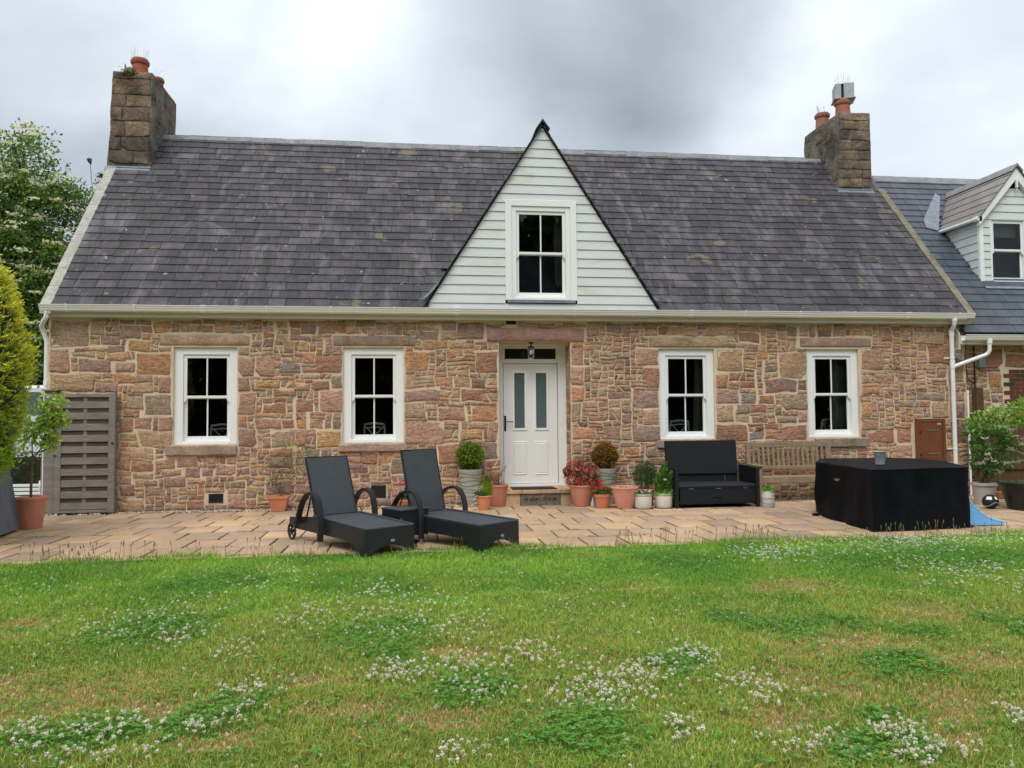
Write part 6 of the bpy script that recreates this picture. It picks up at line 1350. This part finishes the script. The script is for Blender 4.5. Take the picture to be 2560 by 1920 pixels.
# left: terracotta pot with young tree
r = potted(-5.065,-1.62, terra(.195,.42,.13,.04), s2l(208,136,112), mTerra, 'young leafy tree in a large terracotta pot beside the wooden gate', soil_z=.36)
m = MB(); m.col = s2l(112,92,74); m.tube([(0,0,.36),(.0,0,.75),(.02,0,.93)], [.018,.017,.015], 8)
br_ = [((.01,0,.9),(.14,0,1.10),(.20,0,1.6)),((.01,0,.92),(.0,0,1.15),(.12,.02,1.75)),((.01,0,.88),(-.1,0,1.0),(-.12,.05,1.45)),((.05,0,1.0),(.22,0,1.05),(.30,0,1.3)),((.16,0,1.2),(.27,0,1.5),(.33,0,1.78)),((.1,0,1.35),(.25,0,1.45),(.42,0,1.5))]
for p in br_: m.tube(p, [.010,.007,.003], 5)
m.build('trunk', mBark, r)
pts = np.vstack([np.array(p[1])*(1-t)+np.array(p[2])*t for p in br_ for t in NP.uniform(0.1,1.05,(150,1))]); P = (pts-[0,0,.9])*[.92,.92,.93]+[0,0,.9]+NP.normal(size=pts.shape)*[.05,.05,.05]
leaves('crown', P, NP.normal(size=P.shape)+[0,0,-.15], .078, .042, lcol(s2l(172,200,92),len(P)), mLeaf, r)
# grey covered thing at the left edge
gc = anchored('covered_barbecue', (-5.35,-2.1,G), 'tall grey fabric cover over a garden item half hidden behind the golden conifer', 'cover')
vs = []; base = [(-5.75,-2.62),(-5.02,-2.62),(-4.985,-2.45),(-5.12,-1.75),(-5.75,-1.75)]; per = []
for i in range(5):
    a, b = Vector(base[i]), Vector(base[(i+1) % 5])
    for k in range(8): per.append(a.lerp(b, k/8))
N = len(per); zs__ = [.06,.14,.3,.5,.7,.85,.95,1.0,1.02]; c0 = Vector((-5.45,-2.15))
for z in zs__:
    t = (z-.05)/.97; sc = 1-.34*t**1.0-(.06 if z > 1.0 else 0)
    for p in per:
        q = c0+(p-c0)*sc; k = mnoise.noise(Vector((p.x*5,p.y*5,z*2)))*.03*(1-t*.6); vs.append((q.x+k, q.y+k*.6, z+(.03 if z < .07 and p.x > -5.1 else 0)))
m = MB(); n = len(zs__); m.add(vs, [(j*N+i,j*N+(i+1)%N,(j+1)*N+(i+1)%N,(j+1)*N+i) for j in range(n-1) for i in range(N)]+[tuple((n-1)*N+i for i in range(N))]); m.build('cover', mGreyCover, gc, ang=1.0)

# golden conifer ------------------------------------------------------
cf = anchored('golden_conifer', (-5.42,-3.25,.03), 'dense golden-green conifer filling the left edge of the garden', 'conifer')
def cz(z): return np.interp(z, [.25,.6,1.0,1.7,2.15,2.75,3.15,3.6,3.9], [.30,.58,.80,.97,.99,.88,.74,.46,.14])
m = MB(); m.lathe([(float(cz(z))*.84, z) for z in np.linspace(.3,3.8,16)], 24, (-5.42,-3.25,0), jit=.05); m.c = [(.02,.035,.006)]*len(m.v); m.build('inner_shade_core', mBark, cf)  # solid dark core fills the gaps, coloured as the conifer's inner shade
m = MB(); m.c = []; m.col = (.09,.06,.04); m.tube([(-5.42,-3.25,0),(-5.42,-3.25,.7)], .07, 10); m.build('trunk', mBark, cf)
ns = 10500; K_ = 9; z = NP.uniform(.28,3.9,ns); a = NP.uniform(0,2*math.pi,ns); r0 = cz(z); lump = np.array([mnoise.noise(Vector((math.cos(q)*2.6, math.sin(q)*2.6, w*2.6))) for q, w in zip(a, z)])
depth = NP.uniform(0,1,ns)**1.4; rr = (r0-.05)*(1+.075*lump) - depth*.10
B0 = np.stack([-5.42+rr*np.cos(a), -3.25+rr*np.sin(a), z], 1); D0 = unit(np.stack([np.cos(a), np.sin(a), .55+0*a], 1)+NP.normal(size=(ns,3))*.5); S0 = unit(np.cross(D0, unit(NP.normal(size=(ns,3)))))
t = np.tile(np.linspace(0,1,K_), ns)[:,None]; sg = np.tile(np.where(np.arange(K_) % 2, 1., -1.), ns)[:,None]; Bx, Dx, Sx = np.repeat(B0,K_,0), np.repeat(D0,K_,0), np.repeat(S0,K_,0); Ln = np.repeat(NP.uniform(.07,.125,ns),K_)[:,None]
P = Bx+Dx*Ln*t; D = Dx*.9+Sx*sg*(.75-.5*t)+NP.normal(size=P.shape)*.12
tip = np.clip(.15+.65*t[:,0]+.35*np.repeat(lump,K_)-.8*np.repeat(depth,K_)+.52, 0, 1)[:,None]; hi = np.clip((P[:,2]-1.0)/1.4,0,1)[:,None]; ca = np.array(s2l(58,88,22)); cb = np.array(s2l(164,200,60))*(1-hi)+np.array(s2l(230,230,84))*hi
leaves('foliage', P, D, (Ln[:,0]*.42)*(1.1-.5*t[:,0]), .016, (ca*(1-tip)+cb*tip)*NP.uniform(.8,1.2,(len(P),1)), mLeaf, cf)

# elder tree in flower behind the house ---------------------------------
def tree(name, label, cat, base, blobs, nclump, nleaf, ll, lw, cols, umb=0, seed=1, trunk=(.16,), group=None):
    global NP
    NP = np.random.default_rng(seed); t = anchored(name, base, label, cat, group)
    m = MB(); m.col = (.10,.085,.065); b = Vector(base)
    for bx_, by_, bz_, rx, ry, rz in blobs:
        c = Vector((bx_,by_,bz_)); m.tube([b+Vector((RNG.uniform(-.1,.1),RNG.uniform(-.1,.1),0)), b.lerp(c,.4)+Vector((RNG.uniform(-.3,.3),0,.2)), c, c+Vector((0,0,rz*.6))], [trunk[0],trunk[0]*.6,trunk[0]*.3,.02], 7)
        for _ in range(5):
            d = Vector(unit(NP.normal(size=(1,3)))[0]); m.tube([c, c+Vector((d.x*rx*.5,d.y*ry*.5,abs(d.z)*rz*.5)), c+Vector((d.x*rx*.9,d.y*ry*.9,d.z*rz*.9))], [.04,.025,.01], 5)
    m.build('trunk', mBark, t)
    vol = np.array([q[3]*q[4]*q[5] for q in blobs]); idx = NP.choice(len(blobs), nclump, p=vol/vol.sum()); B = np.array(blobs)[idx]
    d = unit(NP.normal(size=(nclump,3))); rr = NP.uniform(.25,1,nclump)**.5; cc = B[:,:3]+d*B[:,3:]*rr[:,None]
    P = np.repeat(cc, nleaf, 0)+NP.normal(size=(nclump*nleaf,3))*np.array([.17,.17,.11])*(blobs[0][3]/1.6)**.5; n = len(P)
    w = np.repeat(NP.uniform(0,1,nclump), nleaf)[:,None]; c = np.array(cols[0])*(1-w)+np.array(cols[1])*w
    leaves('crown', P, NP.normal(size=(n,3))*.8+np.repeat(d,nleaf,0)*.5+[0,0,-.15], NP.uniform(.7,1.2,n)*ll, lw, c*NP.uniform(.75,1.2,(n,1)), mLeaf, t)
    if umb:
        k = np.where((rr > .72) & (d[:,1] < .5) & (d[:,2] > -.6))[0]; k = NP.permutation(k)[:umb]; U = cc[k]+d[k]*.1+[0,-.08,.12]
        P = np.repeat(U, 26, 0)+NP.normal(size=(len(U)*26,3))*np.array([.085,.085,.014])*np.repeat(NP.uniform(.6,1.15,len(U)),26)[:,None]; flowers('blossom', P, .036, lcol((.90,.88,.66),len(P),.06), t, 4, (0,-.2,1))
    return t
blobs = [(-9.9,4.9,4.6,1.9,1.6,1.5),(-8.9,4.7,5.7,1.25,1.2,1.3),(-8.3,4.8,3.6,1.35,1.2,1.3),(-8.35,4.9,6.8,.75,.8,.85),(-7.55,5.2,6.1,.75,.7,.6),(-9.2,4.8,2.6,1.7,1.3,1.3),(-8.1,4.6,4.8,.95,1.0,1.0),(-7.05,5.2,6.2,.35,.35,.35)]
tree('elder_tree', 'tall elder tree covered in flat cream blossom behind the left end of the cottage', 'tree', (-9.0,5.2,0), blobs, 1500, 58, .10, .046, (s2l(66,100,42), s2l(128,160,66)), 800, 5)
sp_ = MB(); sp_.col = (.1,.09,.06); sp_.tube([(-6.5,5.4,6.2),(-6.9,5.4,6.75),(-7.25,5.4,7.25)], [.014,.009,.004], 5)
tree('elder_sapling', 'thin leafy shoots showing just left of the left chimney', 'tree', (-6.3,5.4,0), [(-6.42,5.4,6.55,.22,.2,.45),(-6.55,5.4,5.9,.3,.25,.4),(-7.2,5.4,7.28,.10,.1,.10),(-6.95,5.4,6.95,.1,.1,.12)], 34, 24, .07, .03, (s2l(96,120,48), s2l(150,166,80)), 0, 6, (.02,))
# what shows through the gap beside the gate
hd = anchored('hedge', (-7.6,2.2,0), 'dark clipped hedge glimpsed behind the young potted tree', 'hedge')
n = 5000; P = np.stack([NP.uniform(-9.0,-5.95,n), NP.uniform(1.5,2.1,n), NP.uniform(.05,.92,n)],1); leaves('foliage', P, NP.normal(size=(n,3)), .06, .03, lcol(s2l(72,84,32),n), mLeaf, hd); m = MB(); m.box(-8.9,1.6,0,-6.0,2.0,.85); m.c = [(.02,.03,.01)]*8; m.build('shade_core', mBark, hd)  # plain dark box inside the leaves, coloured as the hedge's inner shade
sb_ = anchored('slatted_bench', (-6.4,.7,G), 'white slatted bench half hidden behind the large terracotta pot at the left', 'bench')
for i in range(4): m = MB(); m.box(-7.2,.60+i*.012,.24+i*.062,-5.93,.625+i*.012,.24+i*.062+.045); m.build('slat', mWhite, sb_, smooth=False, bevel=.003)
for x in (-7.15,-6.0): m = MB(); m.box(x,.66,G,x+.05,.72,.52); m.build('leg', mWhite, sb_, smooth=False)
# parked white vehicle
pv = anchored('parked_van', (-8.6,5.2,0), 'white van parked beyond the hedge at the left, mostly hidden by leaves', 'van')
m = MB(); m.prism([(-9.8,.35),(-9.75,1.2),(-9.4,2.15),(-6.45,2.2),(-6.0,1.55),(-5.35,1.3),(-5.22,1.1),(-5.2,.38)], 3.4, 5.2, 'y'); vb = m.build('body', mCarPaint, pv, smooth=False, bevel=.05)
m = MB(); m.add([(-6.45,3.385,2.05),(-7.6,3.385,2.05),(-7.6,3.385,1.62),(-6.2,3.385,1.62)], [(0,1,2,3)]); m.build('side_window', mFrost, pv, smooth=False); m = MB(); m.add([(-6.42,3.45,2.14),(-6.42,5.15,2.14),(-6.0,5.15,1.58),(-6.0,3.45,1.58)], [(0,1,2,3)]); m.v = [(x+.03,y,z+.02) for x,y,z in m.v]; m.build('windscreen', mFrost, pv, smooth=False)
for x in (-7.25,-9.0):
    m = MB(); m.lathe([(.18,-.1),(.32,-.1),(.34,-.06),(.34,.06),(.32,.1),(.18,.1)], 24); m.v = [(x+a, 3.45+c, .34+b) for a,b,c in m.v]; w_ = m.build('wheel', mRubber, pv); m = MB(); m.lathe([(.001,-.09),(.18,-.09)], 20); m.v = [(x+a, 3.45+c, .34+b) for a,b,c in m.v]; m.build('rim', mGalv, w_)
# dark close-boarded fence and trees behind
bf = anchored('boarded_fence', (-9,7.6,0), 'tall dark boarded fence behind the elder tree at the left', 'fence')
x = -14.
while x < -5.4: m = MB(); m.box(x,7.5+RNG.uniform(-.01,.01),0,x+.195,7.54,3.35); m.build('board', mFence, bf, smooth=False); x += .2
# ------------------------------------------------------------------ lawn
NP = np.random.default_rng(77)
LY0, LY1, LX0, LX1, GS = -11.2, -4.10, -6.2, 9.0, .05
gxs = np.arange(LX0, LX1+GS, GS); gys = np.arange(LY0, LY1+GS, GS)
NZ = {}
for key, sc, off in (('a',.9,0),('b',2.6,7),('c',7.,13),('h',3.5,21)):
    NZ[key] = np.array([[mnoise.noise(Vector((x*sc, y*sc, off+.5))) for x in gxs] for y in gys])
def nz(key, x, y):
    i = np.clip((y-LY0)/GS, 0, len(gys)-1.01); j = np.clip((x-LX0)/GS, 0, len(gxs)-1.01); i0 = i.astype(int); j0 = j.astype(int); fi, fj = i-i0, j-j0; A = NZ[key]
    return A[i0,j0]*(1-fi)*(1-fj)+A[i0+1,j0]*fi*(1-fj)+A[i0,j0+1]*(1-fi)*fj+A[i0+1,j0+1]*fi*fj
def patches(lst, x, y, soft=.75):
    x = x+nz('c',x,y)*.16+nz('b',x,y)*.15; y = y+nz('b',x,y)*.25+nz('c',x,y)*.16; f = np.zeros_like(x)
    for e in lst:
        d = np.hypot((x-e[0])/max(e[2],.05), (y-e[1])/max(e[3],.05)); f = np.maximum(f, np.clip((1.25-d)/soft, 0, 1))
    return f
def edge_y(x): return -4.275 + .05*np.sin(x*1.9) + .03*np.sin(x*5.3+1)
def lz(x, y): return .028+.012*nz('b', x, y)
C_BR, C_MID, C_DK, C_OL, C_ST = [np.array(s2l(*c)) for c in ((158,198,78),(126,172,66),(98,150,60),(172,178,86),(216,190,124))]
def lawn_color(x, y, rnd):
    cl = patches(CLOVER_PATCH, x, y); dr = patches(DRY_PATCH, x, y, .8)*(1-cl*.8)
    near = np.clip((-5.6-y)/2.2, 0, 1); mixa = np.clip(.5+nz('a',x,y)*1.3+nz('b',x,y)*.8, 0, 1)
    c = C_MID*(1-mixa[:,None])+C_BR*mixa[:,None]
    ol = np.clip(near*.85+nz('b',x,y)*.7-.05, 0, 1)*(1-cl); c = c*(1-ol[:,None]*.8)+C_OL*ol[:,None]*.8
    c = c*(1-cl[:,None]*.55)+C_DK*cl[:,None]*.55
    dd = np.clip(dr*(.75+nz('c',x,y)), 0, 1); st = (rnd < dd*.72+near*.10)[:,None]
    return np.where(st, C_ST*(.75+.4*NP.uniform(size=(len(x),1))), c), cl, dr
gxx, gyy = np.meshgrid(gxs, gys); xf, yf2 = gxx.ravel(), gyy.ravel()
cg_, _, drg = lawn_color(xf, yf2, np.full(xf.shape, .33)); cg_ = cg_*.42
zz_ = lz(xf, yf2); zz_ = np.where(yf2 > -4.29, -.012, zz_)
nx_, ny_ = len(gxs), len(gys); idx = np.arange(nx_*ny_).reshape(ny_, nx_)
F = np.stack([idx[:-1,:-1], idx[:-1,1:], idx[1:,1:], idx[1:,:-1]], -1).reshape(-1,4)
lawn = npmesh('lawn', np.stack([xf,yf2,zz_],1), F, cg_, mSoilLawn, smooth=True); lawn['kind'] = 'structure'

def sample(n, dens):
    dy = NP.uniform(2.6, 8.45, n*3); w0, w1 = -.50*dy-1.1, .87*dy+1.1; x = w0+(w1-w0)*NP.uniform(size=n*3)
    wgt = (w1-w0)*dens(dy); k = NP.uniform(size=n*3) < wgt/wgt.max(); x, dy = x[k][:n], dy[k][:n]
    return x, dy-12.63
def blades(name, x, y, h, w, col, lean, mat, zbase=None, n_seg=2, az=None):
    n = len(x); z = lz(x, y) if zbase is None else zbase; a = NP.uniform(0, 2*math.pi, n) if az is None else az; L = lean*h
    s = np.stack([-np.sin(a), np.cos(a), 0*a], 1)*(w/2)[:,None]; d = np.stack([np.cos(a), np.sin(a), 0*a], 1)
    tw = NP.uniform(0,2*math.pi,n); s = np.stack([np.cos(tw), np.sin(tw), 0*tw],1)*(w/2)[:,None]
    b = np.stack([x,y,z-.004],1); m = b+d*(L*.3)[:,None]+np.stack([0*x,0*x,h*.6],1); t = b+d*L[:,None]+np.stack([0*x,0*x,h*np.sqrt(np.clip(1-lean**2*.5,.15,1))],1)
    V = np.stack([b-s, b+s, m+s*.8, m-s*.8, t], 1).reshape(-1,3); i = np.arange(n)[:,None]*5
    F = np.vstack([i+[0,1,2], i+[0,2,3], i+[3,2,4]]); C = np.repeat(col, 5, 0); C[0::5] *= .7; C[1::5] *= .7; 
    return npmesh(name, V, F, C, mat)
NB = 470000
x, y = sample(NB, lambda dy: np.clip(1.75-.15*dy, .5, 2)); k = y < edge_y(x)+NP.normal(size=len(x))*.012; x, y = x[k], y[k]
rnd = NP.uniform(size=len(x)); c, cl, dr = lawn_color(x, y, rnd); n = len(x)
h = (.026+.014*np.clip(nz('h',x,y)*1.6+.4,0,1)+.018*NP.uniform(size=n)**2)*(1-.42*dr)*(1-.25*cl); h *= np.where(NP.uniform(size=n) < .03, 1.7, 1)
h *= 1+.55*np.clip((y+4.6)/.4, 0, 1)
c = c*NP.uniform(.72,1.28,(n,1))*np.stack([NP.uniform(.9,1.12,n), np.ones(n), NP.uniform(.85,1.1,n)],1)
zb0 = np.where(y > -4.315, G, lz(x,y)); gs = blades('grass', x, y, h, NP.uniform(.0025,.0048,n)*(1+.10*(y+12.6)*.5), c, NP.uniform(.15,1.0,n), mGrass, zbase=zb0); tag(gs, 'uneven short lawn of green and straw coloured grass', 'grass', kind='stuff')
# clover leaves
x, y = sample(150000, lambda dy: np.clip(1.75-.15*dy,.5,2)); f = patches(CLOVER_PATCH, x, y); k = (NP.uniform(size=len(x)) < f*.30+.05+.10*(nz('b',x,y) > .15)) & (y < edge_y(x)-.03); x, y, f = x[k], y[k], f[k]
n = len(x); P = np.repeat(np.stack([x,y,lz(x,y)+NP.uniform(.018,.045,n)+.012*f],1), 3, 0); a = np.repeat(NP.uniform(0,6.28,n),3)+np.tile([0,2.09,4.19],n)
D = np.stack([np.cos(a),np.sin(a),NP.uniform(-.1,.35,3*n)],1); Wv = np.stack([-np.sin(a),np.cos(a),0*a],1); L = np.repeat(NP.uniform(.010,.017,n),3)[:,None]
V = np.stack([P, P+D*L*.6+Wv*L*.5, P+D*L*1.05+Wv*L*.15, P+D*L*1.05-Wv*L*.15, P+D*L*.6-Wv*L*.5],1).reshape(-1,3); F = np.arange(15*n).reshape(3*n,5)
cc = np.repeat(np.array(s2l(100,150,60))*NP.uniform(.75,1.3,(3*n,1)), 5, 0)
co = npmesh('clover_leaves', V, F, cc, mGrass); tag(co, 'dark green clover leaves spreading in patches through the lawn', 'clover', kind='stuff')
# flower heads
def heads(name, pts, r, col, z0, squash, label, cat, stem=True, petals=14):
    V = []; F = []; C = []; cnt = 0
    P, D, Cc, Ls = [], [], [], []
    for (x, y, rr, c, h) in pts:
        U = unit(NP.normal(size=(petals,3))+[0,0,.55]); P.append(np.tile([x,y,h],(petals,1))+U*rr*.25*[1,1,squash]); D.append(U*[1,1,squash]); Cc.append(np.array(c)*NP.uniform(.82,1.1,(petals,1))*np.where(U[:,2:3] < .15, [.92,.78,.72], [1,1,1])); Ls.append(np.full(petals, rr))
    P, D, Cc, Ls = np.vstack(P), np.vstack(D), np.vstack(Cc), np.concatenate(Ls)
    return tag(leaves(name, P, D, Ls*1.0, Ls*.62, Cc, mPetal, None, .1), label, cat, kind='stuff')
pts = []; ptsd = []; ptsb = []
def scat(lst, mult=1.0):
    for e in lst:
        m = int(e[4]*mult); a = NP.uniform(0,6.28,m); q = np.sqrt(NP.uniform(0,1,m))*(1.15+.38*NP.normal(size=m))
        for ai, qi in zip(a, q): yield e[0]+e[2]*qi*math.cos(ai), e[1]+e[3]*qi*math.sin(ai)
for x, y in scat(CLOVER_FLOWERS, 1.25):
    if y < -4.35: pts.append((x, y, NP.uniform(.0065,.0115), [(.88,.87,.78),(.86,.83,.74),(.82,.70,.62)][NP.choice(3,p=[.6,.28,.12])], .03+NP.uniform(.035,.065)))
xg, yg = sample(1300, lambda dy: 1+0*dy)
for x, y in zip(xg, yg):
    if y < -4.5 and NP.uniform() < .75: pts.append((x, y, NP.uniform(.006,.009), (.86,.82,.72), .03+NP.uniform(.03,.05)))
for x, y in scat(DAISIES, 1.5):
    if y < -4.3: ptsd.append((x, y, NP.uniform(.008,.014), (.88,.88,.84), .03+NP.uniform(.03,.055)))
for x, y in scat(BUTTERCUPS):
    if y < -4.4: ptsb.append((x, y, NP.uniform(.008,.013), (.78,.60,.02), .03+NP.uniform(.04,.07)))
heads('clover_flowers', pts, 0, None, 0, .85, 'round white clover flower heads scattered over the lawn', 'clover flowers', petals=16)
heads('daisies', ptsd, 0, None, 0, .4, 'small white daisies thick in the lawn at the right', 'daisies', petals=9)
heads('buttercups', ptsb, 0, None, 0, .5, 'scattered yellow buttercups in the lawn', 'buttercups', petals=7)
al = pts+ptsb; x = np.array([p[0] for p in al]); y = np.array([p[1] for p in al]); hh = np.array([p[4] for p in al])
sx = blades('flower_stems', x, y, hh-lz(x,y), np.full(len(x),.003), np.tile(np.array(s2l(96,130,60)),(len(x),1)), np.full(len(x),.02), mGrass); tag(sx, 'thin green stems under the clover and buttercup heads', 'flower stems', kind='stuff')
# tufts and seed heads along the paving edge
tf = []
x = NP.uniform(-5.0, 8.2, 2600); x = x[NP.uniform(size=len(x)) < .45+.5*np.clip(nz('b', x, np.full(len(x),-4.3))*2+.3,0,1)]; y = edge_y(x)+NP.normal(size=len(x))*.03
bl = blades('edge_grass', x, y, NP.uniform(.045,.12,len(x)), np.full(len(x),.0045), np.array(s2l(120,150,62))*NP.uniform(.7,1.2,(len(x),1)), NP.uniform(.1,.6,len(x)), mGrass, zbase=np.full(len(x),.035)); tag(bl, 'longer ragged grass along the edge of the paving', 'grass', kind='stuff')
sd_x = np.concatenate([NP.normal(-3.45,.25,34), NP.uniform(-3,-.9,30), NP.uniform(2.2,4.2,60), NP.uniform(5.2,7.0,46), NP.normal(.55,.1,8), NP.normal(.9,.1,6)]); sd_y = -4.2+NP.uniform(-.12,.10,len(sd_x))
hgt = NP.uniform(.08,.2,len(sd_x)); m = MB()
for X_, Y_, H_ in zip(sd_x, sd_y, hgt):
    m.col = s2l(150,136,88) if NP.uniform() < .6 else s2l(128,140,74); lx_, ly_ = NP.uniform(-.03,.03,2); m.tube([(X_,Y_,.03),(X_+lx_*.5,Y_+ly_*.5,.03+H_*.6),(X_+lx_,Y_+ly_,.03+H_)], .0016, 4)
    m.tube([(X_+lx_,Y_+ly_,.03+H_-.028),(X_+lx_*1.1,Y_+ly_*1.1,.03+H_+.008)], .0042, 5)
tag(m.build('seed_heads', mGrass), 'dry grass seed heads standing up along the paving edge', 'seed heads', kind='stuff')
# weeds in paving joints
wx = NP.uniform(-5, 7, 70); wyk = NP.integers(1, 7, 70); wy = np.array(yb)[wyk]; P = np.repeat(np.stack([wx,wy,np.full(70,G-.005)],1), 10, 0)+NP.normal(size=(700,3))*[.03,.006,.002]
o = leaves('joint_weeds', P, NP.normal(size=(700,3))*.6+[0,0,.9], .018, .008, lcol(s2l(110,130,52),700), mLeaf); tag(o, 'tiny green weeds growing in the paving joints', 'weeds', kind='stuff')

# wood behind the photographer, which the window panes mirror -------------------
NP = np.random.default_rng(3)
n = 40000; cx = NP.uniform(-30,34,260); chh = NP.uniform(9,14.5,260); k = NP.integers(0,260,n); zt = NP.uniform(0,1,n)**.8*chh[k]
P = np.stack([cx[k]+NP.normal(size=n)*1.3*(1.2-zt/chh[k]*.8), -31+NP.normal(size=n)*1.2+2*np.sin(cx[k]), zt],1)
o = leaves('far_trees', P, NP.normal(size=(n,3)), .8, .55, lcol(s2l(86,108,50),n), mLeaf); tag(o, 'line of dark trees closing the far side of the garden', 'trees', kind='stuff')
